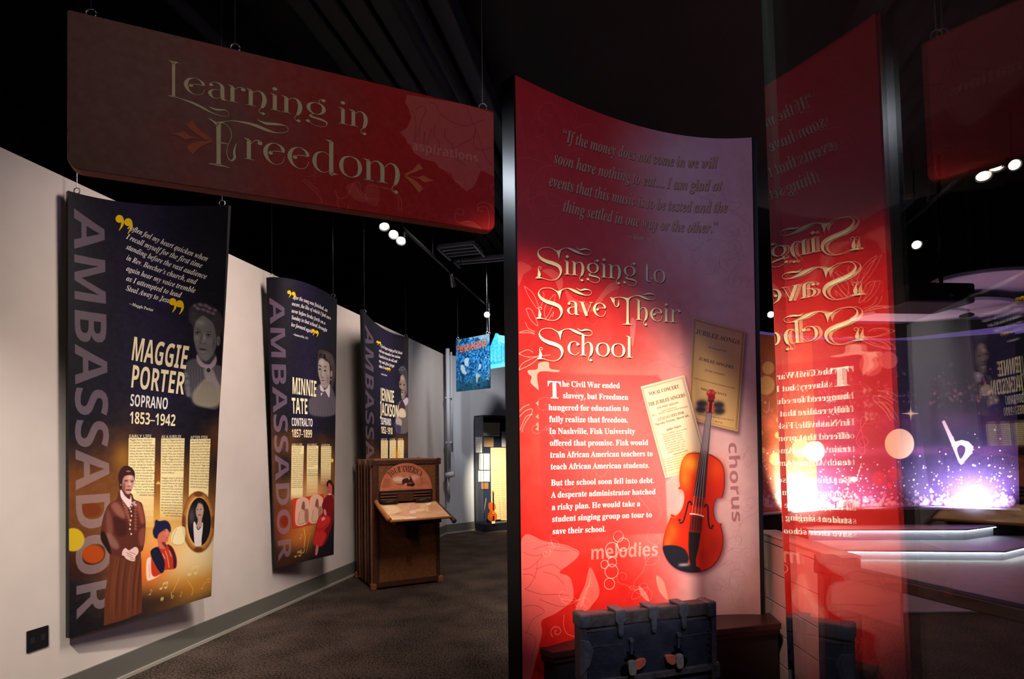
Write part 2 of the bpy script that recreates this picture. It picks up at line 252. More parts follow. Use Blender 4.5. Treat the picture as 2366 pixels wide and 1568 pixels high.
-5,4,1,3,4,5,0,0,-36,-6,0,-5,11,-7,9,-8,5,-9,2,-8,-1,-5,-3,-3,-4,0,-11,8,-8,34,-19,8,-8,4,-9,2,-12,-3,-16,-8,-12,-13,-8,-16,-3,66,116,85,1,23,33,-2,-8,6,-5,9,-2,14,0,77,-10,
0,0,8,34,36,6,10,6,0,0,-42,23,0,0,-12,-23,0,0,-80,4,-8,4,-1,8,3,7,10,6,-3,-9,-16,-13,-9,-15,-4,66,117,140,1,33,34,-1,-10,7,-5,13,-2,17,-1,64,-1,5,-4,3,-7,2,0,6,49,0,1,-94,
2,-5,4,-3,6,-1,10,3,9,9,-1,75,-2,6,-4,2,-7,2,0,6,50,0,0,-97,2,-4,11,-4,0,-6,-22,-2,-27,-7,0,19,-7,-8,-9,-6,-10,-4,-10,-1,66,118,114,1,20,8,105,-3,3,-6,1,0,7,62,0,0,-6,-11,
-2,-2,-5,21,-57,21,55,-4,6,-10,3,0,6,38,0,0,-6,-7,-2,-4,-4,-6,-13,-37,-95,-7,0,66,119,162,1,30,2,106,-6,3,0,7,56,0,0,-7,-7,-1,-2,-5,19,-56,17,41,-8,19,-9,3,0,6,58,0,0,-7,-7,
-2,-3,-7,15,-47,19,50,-3,5,-8,2,0,6,33,0,0,-6,-5,-1,-3,-3,-45,-110,-5,0,-25,77,-31,-77,-6,0,66,120,119,1,37,2,6,11,5,10,10,23,30,-30,47,-7,8,-7,3,0,7,61,0,0,-6,-8,-2,-3,-4,
16,-27,18,23,1,6,-2,2,-10,2,0,6,41,0,0,-6,-11,-5,-10,-10,-21,-26,39,-61,6,-2,0,-6,-61,0,0,6,10,3,0,7,-17,27,-18,-26,-1,-4,2,-6,10,-1,0,-6,-42,0,66,121,112,1,40,11,-51,-7,4,
-5,7,-2,9,2,6,3,5,5,4,6,1,6,-1,5,-2,3,-5,2,-13,3,-1,5,3,6,6,5,12,4,14,-43,104,-6,7,-5,0,0,7,62,0,0,-7,-9,-1,-3,-6,21,-58,19,53,0,9,-3,2,-9,1,0,7,36,0,0,-7,-5,-1,-4,-3,-6,-15,
-43,-114,-12,-20,-6,-5,-16,-3,66,122,109,1,18,5,5,57,102,-26,-1,-9,-5,-6,-8,-5,-12,-6,0,2,35,90,0,0,-8,-55,-99,25,2,11,5,8,10,6,14,6,0,-3,-40,-95,0,73,65,156,2,23,-25,6,10,
3,10,9,125,154,7,0,-5,-142,2,-13,8,-8,13,-3,0,-6,-79,0,0,6,11,3,7,5,3,8,2,30,-53,0,-24,-31,-2,-6,4,-6,13,-3,0,-6,-52,0,3,89,62,3,60,-48,-60,73,66,160,3,28,-13,6,13,2,8,7,7,
17,29,112,0,11,-3,4,-14,3,0,6,56,0,33,-2,22,-7,12,-11,4,-17,-3,-14,-9,-12,-14,-9,-20,-7,18,-9,11,-12,4,-16,-2,-13,-5,-12,-10,-11,-14,-9,-20,-5,-26,-2,-77,0,11,93,95,14,9,8,
14,2,18,-2,13,-8,8,-13,3,-7,-3,-4,-6,-15,-58,7,-1,10,78,11,14,10,8,15,3,20,-4,16,-11,9,-22,4,-18,-69,3,-6,11,-2,73,71,186,1,49,51,0,-24,15,-14,22,-5,28,1,18,5,18,8,17,10,15,
13,13,16,11,25,11,28,4,16,-1,26,-6,4,2,4,5,6,0,-10,-54,-7,0,-3,20,-8,14,-12,8,-15,3,-17,-3,-15,-11,-15,-18,-12,-24,-8,-28,-3,-25,3,-21,8,-15,14,-10,19,-3,11,2,7,4,5,7,13,49,
-1,5,-3,3,-14,2,0,6,70,0,0,-6,-9,-2,-4,-4,-6,-15,-11,-44,-31,-12,-34,-4,73,73,93,1,18,-13,6,13,2,8,7,7,17,30,118,-5,9,-13,3,0,6,79,0,0,-6,-14,-2,-7,-7,-6,-17,-31,-118,4,-9,
14,-3,0,-6,-79,0,73,74,111,1,30,-8,-23,-12,9,-5,14,2,7,3,5,6,4,13,1,8,-7,0,-11,-5,-11,2,-3,4,-1,6,1,4,4,7,18,37,137,-1,11,-3,4,-13,3,0,6,78,0,0,-6,-13,-2,-8,-8,-6,-16,-32,
-120,-7,-19,-11,-13,-15,-7,-19,-3,73,77,218,1,37,54,135,-31,-117,1,-6,3,-3,14,-3,0,-6,-54,0,0,6,13,2,8,7,6,17,28,105,2,13,-1,5,-3,4,-13,3,0,6,57,0,14,-119,77,119,57,0,0,-6,
-13,-2,-8,-8,-6,-16,-31,-118,5,-9,13,-3,0,-6,-78,0,0,6,13,2,7,7,7,17,28,107,-92,-143,-7,0,73,80,152,2,26,-13,6,13,2,8,7,7,17,29,112,0,11,-3,4,-14,3,0,6,70,0,24,-3,18,-7,10,
-12,4,-17,-3,-13,-6,-12,-10,-11,-14,-7,-19,-4,-37,-2,-16,-62,1,-6,3,-3,14,-3,0,-6,-79,0,11,92,92,13,9,8,14,3,20,-2,13,-8,9,-12,2,-8,-2,-5,-11,-15,-57,8,0,73,82,160,2,31,-13,
6,13,2,8,7,7,17,29,112,0,11,-3,4,-14,3,0,6,67,0,27,-3,19,-6,11,-12,4,-17,-4,-14,-9,-13,-15,-10,-20,-7,24,-71,5,-5,13,-3,0,-7,-50,0,-27,83,-7,0,-17,-65,1,-6,3,-3,14,-3,0,-6,
-79,0,10,92,94,13,9,9,14,3,19,-3,13,-7,8,-18,2,-3,-1,-4,-9,-15,-57,73,83,137,1,50,41,-2,-27,7,-5,-2,-5,-6,-7,0,13,57,7,0,2,-23,7,-14,12,-9,16,-3,8,1,14,8,8,14,0,15,-7,13,-45,
47,-5,14,1,21,5,11,8,10,10,7,12,5,14,1,15,-1,24,-6,6,1,5,6,7,0,-12,-52,-7,0,-1,16,-3,9,-5,8,-7,6,-7,3,-9,2,-10,-2,-8,-6,-6,-9,-2,-10,5,-14,39,-39,8,-11,5,-13,2,-13,-4,-21,
-11,-17,-19,-10,-25,-3,73,97,125,2,29,9,-1,-9,6,-5,10,-2,12,1,14,10,28,17,24,10,10,16,9,15,3,12,-4,6,-12,4,14,27,0,-25,-86,0,-11,3,-1,7,4,10,14,6,-4,-20,-24,-19,-8,-11,4,-4,
12,2,15,-9,-14,-10,-9,-10,-6,-11,-2,14,40,17,12,10,14,28,6,20,2,17,-3,9,-7,4,-6,-2,-12,-12,-15,-32,-5,-16,-2,-13,3,-11,8,-4,73,98,120,2,22,13,-1,-12,6,-5,7,38,141,-3,7,-13,
1,0,7,52,7,-22,-80,16,15,17,5,11,-2,9,-6,5,-11,2,-14,-1,-13,-4,-14,-15,-26,-10,-11,-11,-9,-19,-9,-19,-4,13,41,7,13,10,15,26,7,21,2,19,-3,11,-8,4,-10,-3,-7,-8,-14,-35,-10,-40,
2,-5,6,-1,73,99,103,1,37,19,-1,-12,8,-8,13,-3,16,3,18,7,19,11,16,16,14,17,9,17,3,11,-1,10,-5,6,-8,2,-8,-2,-7,-3,-6,-5,-3,-12,0,-8,6,0,9,4,10,-1,4,-5,2,-6,-2,-12,-13,-11,-21,
-6,-24,0,-22,4,-7,6,-5,7,-1,15,6,15,17,7,-5,-15,-19,-16,-12,-17,-4,73,100,125,2,32,10,-1,-9,6,-5,11,-2,15,5,24,12,25,18,21,16,11,16,3,10,-1,8,-4,11,39,0,8,-3,3,-11,1,0,7,52,
7,-42,-152,0,-7,6,0,13,17,6,-4,-19,-24,-9,-6,-9,-3,-12,5,-3,12,2,15,-9,-14,-10,-10,-10,-6,-11,-2,14,42,17,11,11,14,29,6,20,2,16,-2,9,-7,4,-10,-6,-11,-14,-10,-19,-10,-29,1,
-15,5,-7,5,0,73,101,100,2,31,18,-1,-12,8,-8,13,-2,17,2,13,4,14,7,13,9,12,11,11,12,8,12,5,13,2,11,-1,9,-5,5,-7,2,-10,-4,-14,-12,-13,-20,-11,-28,-8,-1,-13,1,-8,3,-6,6,-4,8,-2,
13,6,14,17,7,-5,-13,-19,-16,-12,-18,-4,10,52,64,15,15,4,9,0,13,-4,5,-3,1,-9,-3,-8,-10,-9,-17,-7,-22,73,102,72,1,44,-33,-50,-7,4,-5,6,-2,8,4,10,9,4,8,-3,4,-8,-4,-11,1,-3,8,
1,8,10,11,33,20,102,-17,0,2,10,18,0,9,27,13,20,15,11,17,4,11,-1,8,-4,5,-7,2,-7,-3,-11,-10,-3,-9,4,-3,8,4,11,-1,2,-3,0,-7,-3,-7,-9,-12,-42,21,0,-2,-10,-21,0,-20,-90,-8,-24,
-9,-18,-11,-13,-13,-7,-16,-3,73,103,111,3,46,8,-50,-15,6,-9,9,-3,10,2,9,6,7,23,11,-10,8,-3,9,1,6,11,12,10,6,-13,12,-4,7,-1,8,2,12,5,11,9,9,11,7,12,5,14,1,18,-3,17,-9,22,0,
-2,-10,-14,0,1,-9,-2,-12,-5,-11,-9,-9,-11,-7,-13,-5,-27,0,-5,-5,-1,-4,2,-4,48,-19,5,-5,5,-7,2,-10,-2,-10,-6,-9,-9,-8,-11,-6,-14,-4,-16,-1,12,50,48,6,5,9,17,4,22,-3,11,-8,4,
-7,-2,-6,-5,-9,-17,-4,-22,3,-11,8,-3,13,43,-42,10,4,5,6,2,7,-2,8,-6,5,-29,10,-15,-9,-5,-12,2,-8,6,-7,9,-4,12,-2,73,104,133,1,35,66,1,-4,14,2,16,19,61,-1,4,-4,1,-14,-7,-15,
-21,-15,-32,-10,-37,-31,0,40,149,0,8,-6,4,-9,0,0,7,52,7,-27,-102,13,19,13,13,12,8,13,2,10,-2,7,-6,2,-10,-2,-14,-19,-62,1,-4,3,-1,7,5,11,16,5,-4,-13,-20,-14,-12,-14,-5,73,105,
72,2,16,43,139,-6,4,-3,5,-1,7,1,6,3,6,6,3,6,1,6,-1,6,-3,3,-6,2,-6,-2,-7,-3,-5,-6,-4,-6,-1,17,11,-2,-6,4,-4,6,-1,7,20,80,-3,5,-10,2,0,6,49,7,-25,-94,1,-4,3,-1,8,4,10,14,5,-4,
-20,-25,-20,-8,73,106,66,2,16,44,139,-5,4,-4,5,-1,7,1,6,4,6,5,3,7,1,6,-1,5,-3,4,-6,1,-6,-1,-7,-4,-5,-5,-4,-6,-1,23,-35,-51,-8,4,-5,7,-2,8,4,10,9,4,9,-4,3,-8,-4,-11,1,-2,10,
1,4,5,7,21,28,107,-2,9,-10,2,-1,6,49,7,-26,-103,-10,-29,-12,-20,-14,-11,-20,-4,73,107,120,1,32,65,-1,-8,8,-6,17,-6,30,-9,-7,-12,-47,-31,0,40,149,0,8,-6,4,-9,0,0,7,52,7,-30,
-114,31,26,6,7,2,6,-2,5,-10,2,0,6,51,0,0,-6,-12,-4,-36,-28,9,-45,5,-11,6,-3,6,3,7,12,6,-3,-16,-24,-17,-8,73,108,65,1,18,7,-2,-6,3,-4,6,0,16,35,131,-2,6,-10,1,-1,7,49,7,-40,
-149,0,-10,3,-1,8,5,10,13,5,-4,-19,-24,-10,-6,-10,-3,73,109,195,1,49,129,2,-4,14,3,16,18,60,-1,4,-3,1,-11,-4,-12,-13,-13,-23,-20,-57,-29,0,27,92,-1,4,-4,1,-6,-1,-14,-13,-16,
-27,-13,-35,-5,-21,-30,0,24,95,-2,5,-10,2,-1,6,50,7,-13,-43,14,19,13,14,12,8,13,2,14,-4,5,-14,-3,-16,12,15,11,11,12,6,11,2,14,-4,5,-14,-2,-14,-19,-61,1,-4,3,-2,7,5,10,13,5,
-4,-20,-25,-9,-6,-10,-2,73,110,133,1,34,67,1,-5,14,3,16,19,61,-1,4,-4,1,-13,-7,-15,-19,-15,-31,-11,-40,-30,0,24,95,-2,5,-10,2,-1,6,50,7,-13,-43,14,19,13,14,12,8,13,2,11,-2,
6,-6,2,-10,-8,-34,-13,-42,1,-4,3,-1,7,5,9,13,6,-4,-20,-25,-10,-6,-10,-3,73,111,118,2,24,20,-1,-13,8,-8,13,-3,17,2,13,4,14,7,13,9,13,10,10,12,8,12,6,13,1,17,-2,13,-8,8,-13,
3,-16,-1,-14,-5,-14,-6,-13,-9,-12,-10,-11,-12,-8,-13,-6,-14,-2,14,44,7,11,11,14,31,5,22,3,19,-4,13,-9,4,-6,-1,-11,-12,-13,-30,-6,-23,-2,-19,3,-13,10,-4,73,112,123,2,32,-29,
-45,10,3,5,6,32,121,1,13,-3,2,-10,2,0,6,48,7,-8,-25,20,19,19,6,11,-2,8,-6,5,-10,2,-13,-2,-16,-4,-15,-7,-15,-9,-13,-10,-12,-12,-9,-12,-6,-12,-2,-10,2,-7,4,-10,-38,1,-5,3,-2,
12,-2,0,-7,-61,0,13,44,7,12,11,15,28,6,21,3,16,-3,11,-7,4,-12,-5,-11,-15,-15,-49,-3,-15,2,-6,7,-2,73,113,120,2,26,28,-45,12,3,6,14,14,51,-18,-20,-9,-5,-11,-2,-10,3,-9,6,-5,
11,-2,15,5,24,12,25,18,21,15,11,16,3,11,-2,9,-6,2,6,29,0,-39,-148,1,-5,3,-3,11,-2,0,-7,-61,0,14,44,17,11,11,14,28,6,20,2,18,-2,9,-7,3,-10,-5,-10,-13,-9,-16,-10,-32,-2,-11,
3,-10,8,-3,73,114,97,1,23,19,95,-2,5,-10,2,-1,6,50,7,-13,-45,11,21,10,13,14,11,5,0,10,-4,4,-12,-1,-8,-3,-5,-5,-4,-6,-1,-7,2,-8,7,-9,-6,-11,-19,-12,-29,-10,-36,-30,0,73,115,
94,1,39,6,3,-5,-2,-4,-4,-6,1,6,43,8,-2,4,-19,8,-11,13,-4,11,4,4,11,-3,9,-28,40,-3,16,2,12,7,10,10,6,13,2,29,-5,4,1,3,3,7,0,-6,-38,-7,1,-4,17,-8,10,-11,3,-10,-3,-4,-9,3,-9,
15,-21,14,-22,3,-12,-1,-10,-4,-8,-6,-7,-7,-5,-9,-3,-10,-2,73,116,69,1,23,-2,1,-4,14,2,11,21,76,-12,0,0,9,24,14,21,23,10,0,-10,-36,20,0,-3,-10,-20,0,-21,-73,0,-12,3,-2,7,5,
12,15,6,-3,-11,-16,-10,-11,-11,-6,-11,-3,73,117,133,1,34,7,-1,-7,6,-2,10,19,80,-2,5,-10,2,0,6,49,7,-26,-95,1,-4,4,-1,14,7,15,20,15,31,11,39,30,0,-25,-91,1,-3,3,-2,7,5,10,13,
6,-4,-20,-25,-10,-6,-10,-3,-7,2,-5,3,-4,6,-1,8,5,23,-13,-18,-12,-13,-13,-8,-13,-3,73,118,106,1,25,17,58,-3,27,-5,13,-10,4,0,6,37,7,4,-5,5,-40,1,-37,23,30,7,16,-10,16,-1,6,
1,6,3,4,5,3,12,0,4,-3,3,-6,2,-6,-4,-16,-11,-21,-18,-24,-39,-41,-5,-1,73,119,156,1,29,17,57,-3,28,-5,13,-10,4,0,6,37,7,6,-16,4,-50,39,66,7,0,7,-83,23,30,7,18,-2,4,-8,11,-2,
6,4,11,5,3,12,0,5,-4,3,-6,1,-7,-7,-22,-18,-29,-42,-50,-7,-1,-6,71,-42,-70,-7,-1,73,120,113,1,46,-7,-3,-5,3,-4,5,0,12,8,7,10,1,12,-4,4,1,17,26,-9,48,-3,5,-9,3,-8,0,0,6,38,5,
4,-1,6,-9,5,-24,19,26,9,7,10,2,6,-1,5,-3,3,-5,0,-11,-6,-8,-9,0,-9,4,-8,0,-18,-24,7,-36,4,-12,7,-4,7,4,9,11,5,-4,-19,-23,-8,-6,-10,-2,-9,3,-6,7,-6,11,-4,18,-12,-20,-13,-14,
-14,-5,73,121,105,1,40,-19,-51,-6,3,-4,5,-1,6,1,6,8,7,11,0,13,-7,8,0,11,10,6,10,3,9,-5,35,-10,46,-7,21,-4,3,-9,0,0,7,36,5,5,-5,18,-82,16,32,5,19,-1,5,-11,10,-2,6,2,6,3,5,5,
3,12,0,5,-3,3,-5,0,-15,-12,-34,-15,-29,-18,-30,-20,-25,-19,-19,-10,-5,-9,-1,73,122,97,1,28,39,-15,-27,15,-6,2,-15,-8,-3,1,-1,5,72,89,-41,-1,-5,-4,-5,-10,-7,0,11,38,79,0,-71,
-85,10,-5,14,-16,8,-16,6,-2,5,3,-5,13,4,9,9,3,10,-3,3,-10,-2,-8,-5,-7,-9,-6,-11,-1,72,48,143,2,22,52,0,-16,8,-12,14,-11,29,-4,38,2,27,4,23,8,18,12,13,16,9,20,2,20,-2,15,-9,
13,-13,11,-29,4,-39,-2,-26,-4,-23,-8,-18,-12,-13,-16,-9,-21,-3,16,83,32,8,11,4,19,1,27,-1,27,-4,19,-8,12,-12,4,-12,-4,-7,-12,-4,-19,-1,-27,1,-26,4,-20,7,-11,12,-4,72,49,143,
1,8,67,139,-13,-12,-21,-17,-18,23,57,46,31,0,0,-179,-37,0,72,50,143,1,33,10,26,67,69,12,17,2,8,1,8,-1,10,-5,6,-7,4,-8,2,-11,-2,-9,-3,-21,-14,-20,25,16,12,9,5,11,4,12,3,15,
1,17,-2,13,-4,12,-8,8,-10,5,-11,2,-13,-2,-14,-4,-13,-7,-12,-10,-12,-50,-48,0,-2,78,0,0,-32,-125,0,72,51,143,1,52,34,0,-24,7,0,32,24,-8,23,-3,17,1,11,6,6,8,3,11,-1,7,-3,6,-5,
4,-8,4,-12,2,-28,0,0,29,28,1,11,2,7,4,5,5,2,6,1,6,-2,9,-4,6,-8,4,-12,2,-12,-2,-10,-3,-16,-8,-17,26,11,6,13,6,16,4,18,1,25,-3,19,-8,12,-14,4,-17,-3,-17,-8,-13,-13,-9,-15,-7,
19,-4,14,-9,8,-12,3,-16,-2,-15,-6,-13,-9,-11,-14,-8,-18,-6,-23,-2,72,52,143,2,11,81,37,-77,0,0,26,79,116,34,0,0,-113,22,0,0,-29,-22,0,0,-37,-36,0,5,81,66,1,69,-1,0,-11,-19,
-32,-50,72,53,143,1,33,34,0,-12,3,-10,4,0,33,23,-8,12,-3,12,-1,15,2,11,5,6,9,3,13,-4,15,-12,9,-20,3,-15,-2,-12,-2,-15,8,7,91,96,0,0,-32,-63,0,-4,-35,23,2,15,-2,14,-4,11,-8,
9,-10,6,-14,2,-16,-5,-26,-13,-20,-23,-12,-31,-5,72,54,143,2,37,57,0,-16,6,-13,11,-10,15,-7,19,-2,25,2,30,3,15,5,14,7,12,9,11,11,10,14,7,18,4,20,2,24,-2,0,-30,-21,2,-20,-2,
-15,-5,-10,-8,-7,-12,-4,-13,-1,-16,1,0,6,8,8,7,11,5,14,1,21,-4,16,-11,10,-18,4,-23,-4,-26,-13,-20,-19,-12,-25,-5,20,83,30,8,5,6,10,1,14,-1,12,-5,9,-7,5,-11,2,-8,-1,-6,-3,-6,
-4,-4,-5,-3,-6,-1,-6,1,-8,2,-8,4,-7,5,-6,7,-4,8,-1,72,55,143,1,7,95,147,-88,0,0,32,128,0,0,-24,-68,-155,-39,0,72,56,143,3,39,45,1,-20,9,-12,15,-4,20,2,17,8,13,11,10,13,8,-11,
9,-9,9,-7,12,-2,15,2,13,6,11,10,8,11,6,14,4,15,1,14,-1,14,-4,12,-6,9,-8,6,-11,1,-13,-2,-15,-7,-12,-10,-9,-12,-8,18,-11,7,-8,7,-8,4,-10,1,-11,-2,-14,-6,-11,-9,-10,-13,-7,-15,
-5,-17,-2,14,87,120,4,6,2,9,-2,8,-4,6,-7,3,-9,1,-8,-1,-7,-3,-5,-6,-1,-8,1,-8,5,-7,16,-10,16,83,27,9,4,5,7,2,9,-1,7,-3,5,-10,9,-15,10,-11,-6,-8,-7,-5,-8,-2,-9,1,-9,6,-7,8,-5,
12,-2,72,57,143,2,37,21,-1,0,31,21,-3,20,2,14,5,11,9,7,11,3,13,2,16,-1,0,-6,-8,-8,-7,-11,-4,-15,-2,-20,4,-16,11,-11,18,-3,24,4,25,12,20,20,12,25,5,17,-3,16,-6,13,-10,10,-16,
7,-19,2,-25,-2,-30,-3,-15,-5,-14,-7,-12,-9,-11,-11,-10,-15,-7,-17,-4,-20,-2,19,77,92,6,3,6,4,4,5,3,6,1,6,-3,16,-4,7,-5,6,-7,4,-8,1,-10,-2,-8,-5,-6,-10,-1,-14,1,-12,5,-8,7,
-6,11,-2,72,65,173,2,8,63,179,46,0,64,-179,-41,0,-13,43,-65,0,-13,-43,-41,0,4,110,74,-24,78,-7,-27,-16,-51,72,66,168,3,22,23,179,55,0,31,-3,23,-7,14,-14,4,-22,-2,-14,-5,-11,
-9,-9,-11,-4,0,-1,8,-3,8,-4,7,-5,5,-8,3,-10,1,-12,-5,-22,-13,-16,-20,-11,-28,-3,-66,0,10,82,108,14,1,9,4,5,6,2,9,-2,9,-6,6,-10,3,-34,2,0,-40,11,85,31,14,2,10,5,5,8,2,10,-2,
9,-5,7,-10,4,-15,2,-24,0,0,-47,72,67,159,1,32,70,0,-21,9,-15,14,-11,18,-6,22,-2,26,2,25,7,23,12,18,17,14,20,9,25,3,14,-1,26,-6,13,-5,-13,-31,-20,8,-10,3,-10,1,-19,-5,-14,-12,
-9,-19,-2,-25,2,-26,8,-18,14,-12,20,-4,22,3,24,7,0,-32,-23,-7,-26,-3,72,68,185,2,15,23,179,56,0,26,-3,22,-7,18,-13,14,-17,9,-22,3,-26,-3,-28,-9,-22,-14,-18,-19,-13,-24,-7,
-29,-3,-50,0,12,77,31,19,3,16,7,10,11,7,17,2,21,-3,26,-10,18,-16,10,-21,4,-21,0,0,-117,72,69,140,1,12,23,179,102,0,0,-31,-65,0,0,-40,61,0,0,-31,-61,0,0,-46,65,0,0,-31,-102,
0,72,70,137,1,10,23,179,102,0,0,-31,-65,0,0,-46,60,0,0,-31,-60,0,0,-71,-37,0,72,71,181,1,39,73,0,-21,8,-16,13,-12,18,-7,23,-2,28,2,26,8,22,14,18,18,14,23,8,28,3,14,-1,27,-5,
12,-5,-13,-30,-18,7,-22,3,-16,-2,-13,-6,-11,-9,-8,-12,-5,-15,-1,-17,1,-17,3,-14,6,-12,9,-9,12,-6,15,-2,24,3,0,37,-34,0,0,31,71,0,0,-92,-29,-8,-16,-2,-18,-1,72,73,97,1,12,8,
22,22,10,0,115,-22,10,0,22,81,0,0,-22,-21,-10,0,-115,21,-10,0,-22,-81,0,72,74,83,1,16,-19,-50,0,32,18,-3,12,3,5,3,4,6,2,9,1,179,37,0,0,-167,-2,-21,-5,-17,-8,-12,-12,-8,-13,
-5,-16,-2,72,75,166,1,13,23,179,37,0,0,-82,15,21,49,61,42,0,-63,-79,63,-100,-43,0,-47,75,-16,-11,0,-64,-37,0,72,76,141,1,6,23,179,37,0,0,-148,73,0,0,-31,-110,0,72,77,236,1,
17,23,179,51,0,43,-137,45,137,51,0,0,-179,-35,0,0,104,2,36,-1,0,-46,-140,-35,0,-43,140,-1,0,2,-36,0,-104,-33,0,72,78,203,1,13,23,179,47,0,79,-134,-2,49,0,85,34,0,0,-179,-48,
0,-78,135,-1,0,2,-51,0,-84,-33,0,72,79,199,2,24,73,0,-21,9,-17,14,-11,18,-7,23,-2,26,2,26,7,22,11,18,17,14,21,8,27,3,26,-3,22,-8,16,-14,11,-18,7,-23,3,-25,-3,-26,-7,-23,-11,
-18,-16,-14,-22,-9,-26,-3,16,120,33,14,12,8,19,3,26,-3,25,-8,19,-14,12,-20,4,-21,-4,-14,-12,-8,-19,-3,-25,3,-26,8,-19,14,-12,21,-4,72,80,157,2,15,23,179,57,0,29,-4,21,-11,
12,-18,4,-23,-2,-15,-5,-14,-8,-13,-13,-9,-18,-6,-23,-2,-17,0,0,-64,-37,0,9,87,96,11,5,7,8,3,13,-4,14,-10,9,-16,3,-18,0,0,-53,72,82,165,2,17,23,179,52,0,31,-4,22,-10,13,-16,
5,-24,-1,-11,-4,-10,-5,-9,-7,-7,-16,-10,52,-78,-42,0,-42,69,-21,0,0,-69,-37,0,9,89,101,10,5,6,7,3,11,-3,11,-6,7,-11,4,-28,2,0,-49,72,83,138,1,43,35,0,-23,8,0,36,26,-11,13,
-3,14,-1,12,1,8,4,4,6,2,8,-3,9,-7,7,-38,20,-14,10,-6,7,-5,8,-3,10,-1,11,4,22,12,16,19,10,25,3,14,-1,13,-2,26,-9,-12,-30,-22,8,-20,3,-10,-2,-7,-3,-4,-6,-1,-7,2,-9,6,-6,49,-27,
8,-8,7,-9,3,-11,2,-12,-5,-22,-12,-16,-21,-11,-28,-4,72,84,145,1,8,54,147,-49,0,0,32,135,0,0,-32,-49,0,0,-147,-37,0,72,85,189,1,24,63,2,-23,14,-14,21,-5,27,0,115,38,0,0,-110,
2,-18,7,-13,11,-6,16,-3,16,3,11,7,6,13,2,18,0,109,38,0,0,-116,-2,-18,-6,-15,-11,-14,-14,-10,-18,-6,-23,-3,72,89,156,1,9,59,68,-59,111,41,0,37,-74,37,74,41,0,-59,-109,0,-70,
-38,0,72,97,151,2,31,36,0,-13,8,-9,14,-3,19,3,19,12,13,19,8,27,3,23,1,-1,15,-4,7,-7,4,-9,1,-19,-3,-19,-7,-13,25,12,5,13,4,13,2,15,1,24,-3,18,-9,11,-15,3,-21,0,-91,-26,0,-7,
19,-10,-10,-9,-6,-12,-4,-15,-2,13,78,27,9,5,6,8,2,12,0,11,-29,-2,-10,-5,-5,-7,-2,-8,1,-8,4,-5,6,-2,7,-1,72,99,128,1,31,48,2,-20,12,-13,22,-4,32,2,22,7,18,10,14,13,10,17,5,
18,2,13,-1,12,-2,18,-6,-11,-29,-17,6,-15,2,-12,-3,-9,-7,-6,-13,-2,-18,2,-18,6,-12,9,-8,12,-2,11,1,10,2,18,9,0,-32,-9,-5,-9,-3,-24,-3,72,100,158,2,24,42,2,-16,13,-11,22,-4,
31,4,31,11,22,17,14,21,4,13,-1,11,-5,9,-6,6,-8,1,0,-2,27,0,44,37,0,0,-190,-29,0,-7,18,-1,0,-7,-8,-8,-7,-11,-4,-13,-2,16,89,30,9,6,4,12,2,20,-2,17,-4,13,-9,8,-14,3,-11,-3,-8,
-8,-5,-13,-2,-17,2,-18,5,-13,8,-7,12,-3,72,101,148,2,27,62,-1,-17,6,-14,10,-11,13,-6,18,-3,21,2,22,6,18,10,14,13,10,16,6,18,2,25,-4,20,-12,12,-20,4,-26,0,-18,-88,0,3,-14,6,
-11,11,-6,14,-3,24,3,22,8,0,-29,-21,-7,-27,-3,9,102,84,-2,11,-4,9,-8,6,-12,3,-10,-2,-8,-5,-6,-9,-2,-13,72,104,164,1,25,20,190,37,0,-1,-58,-1,-13,2,0,7,9,10,6,11,4,12,1,20,
-3,15,-9,10,-15,4,-23,0,-89,-38,0,0,80,-2,16,-8,10,-12,3,-14,-3,-9,-8,-5,-15,-1,-19,0,-64,-37,0,72,105,76,2,16,30,155,-6,3,-5,5,-1,9,1,9,5,5,6,3,8,1,8,-1,7,-3,4,-5,2,-9,-2,
-9,-4,-5,-7,-3,-8,-1,4,20,137,37,0,0,-137,-37,0,72,108,76,1,4,20,190,37,0,0,-190,-37,0,72,109,246,1,43,20,137,28,0,5,-18,2,0,7,9,10,6,11,4,12,1,14,-1,11,-4,10,-6,6,-9,4,0,
7,9,10,6,11,4,12,1,20,-3,15,-9,9,-15,3,-23,0,-89,-37,0,0,80,-3,16,-7,10,-11,3,-13,-2,-8,-8,-5,-13,-1,-17,0,-69,-37,0,0,80,-3,16,-7,10,-11,3,-13,-3,-8,-8,-5,-15,-1,-19,0,-64,
-37,0,72,110,164,1,25,20,137,28,0,5,-18,2,0,8,9,10,6,12,4,12,1,20,-3,15,-9,10,-15,4,-23,0,-89,-38,0,0,80,-1,13,-4,9,-7,5,-10,2,-14,-3,-9,-8,-5,-15,-1,-19,0,-64,-37,0,72,111,
155,2,20,59,0,-16,6,-13,10,-10,14,-7,17,-2,22,5,30,13,22,21,13,28,5,18,-2,16,-6,13,-10,10,-14,6,-18,3,-20,-5,-31,-13,-22,-21,-14,-28,-5,16,90,30,9,8,5,13,2,18,-2,17,-5,13,
-9,7,-13,3,-12,-3,-9,-7,-5,-13,-2,-17,2,-18,5,-13,9,-8,13,-2,72,112,158,2,24,20,137,30,0,5,-18,2,0,6,7,9,7,10,5,14,1,20,-4,17,-14,10,-22,4,-30,-4,-31,-11,-22,-17,-14,-20,-5,
-14,2,-10,4,-8,6,-6,6,-2,0,2,-20,0,-55,-37,0,15,95,30,8,8,4,13,2,18,-3,22,-8,14,-14,4,-13,-2,-8,-7,-4,-11,-2,-20,1,-18,5,-13,8,-8,13,-2,72,114,114,1,19,20,137,28,0,5,-23,2,
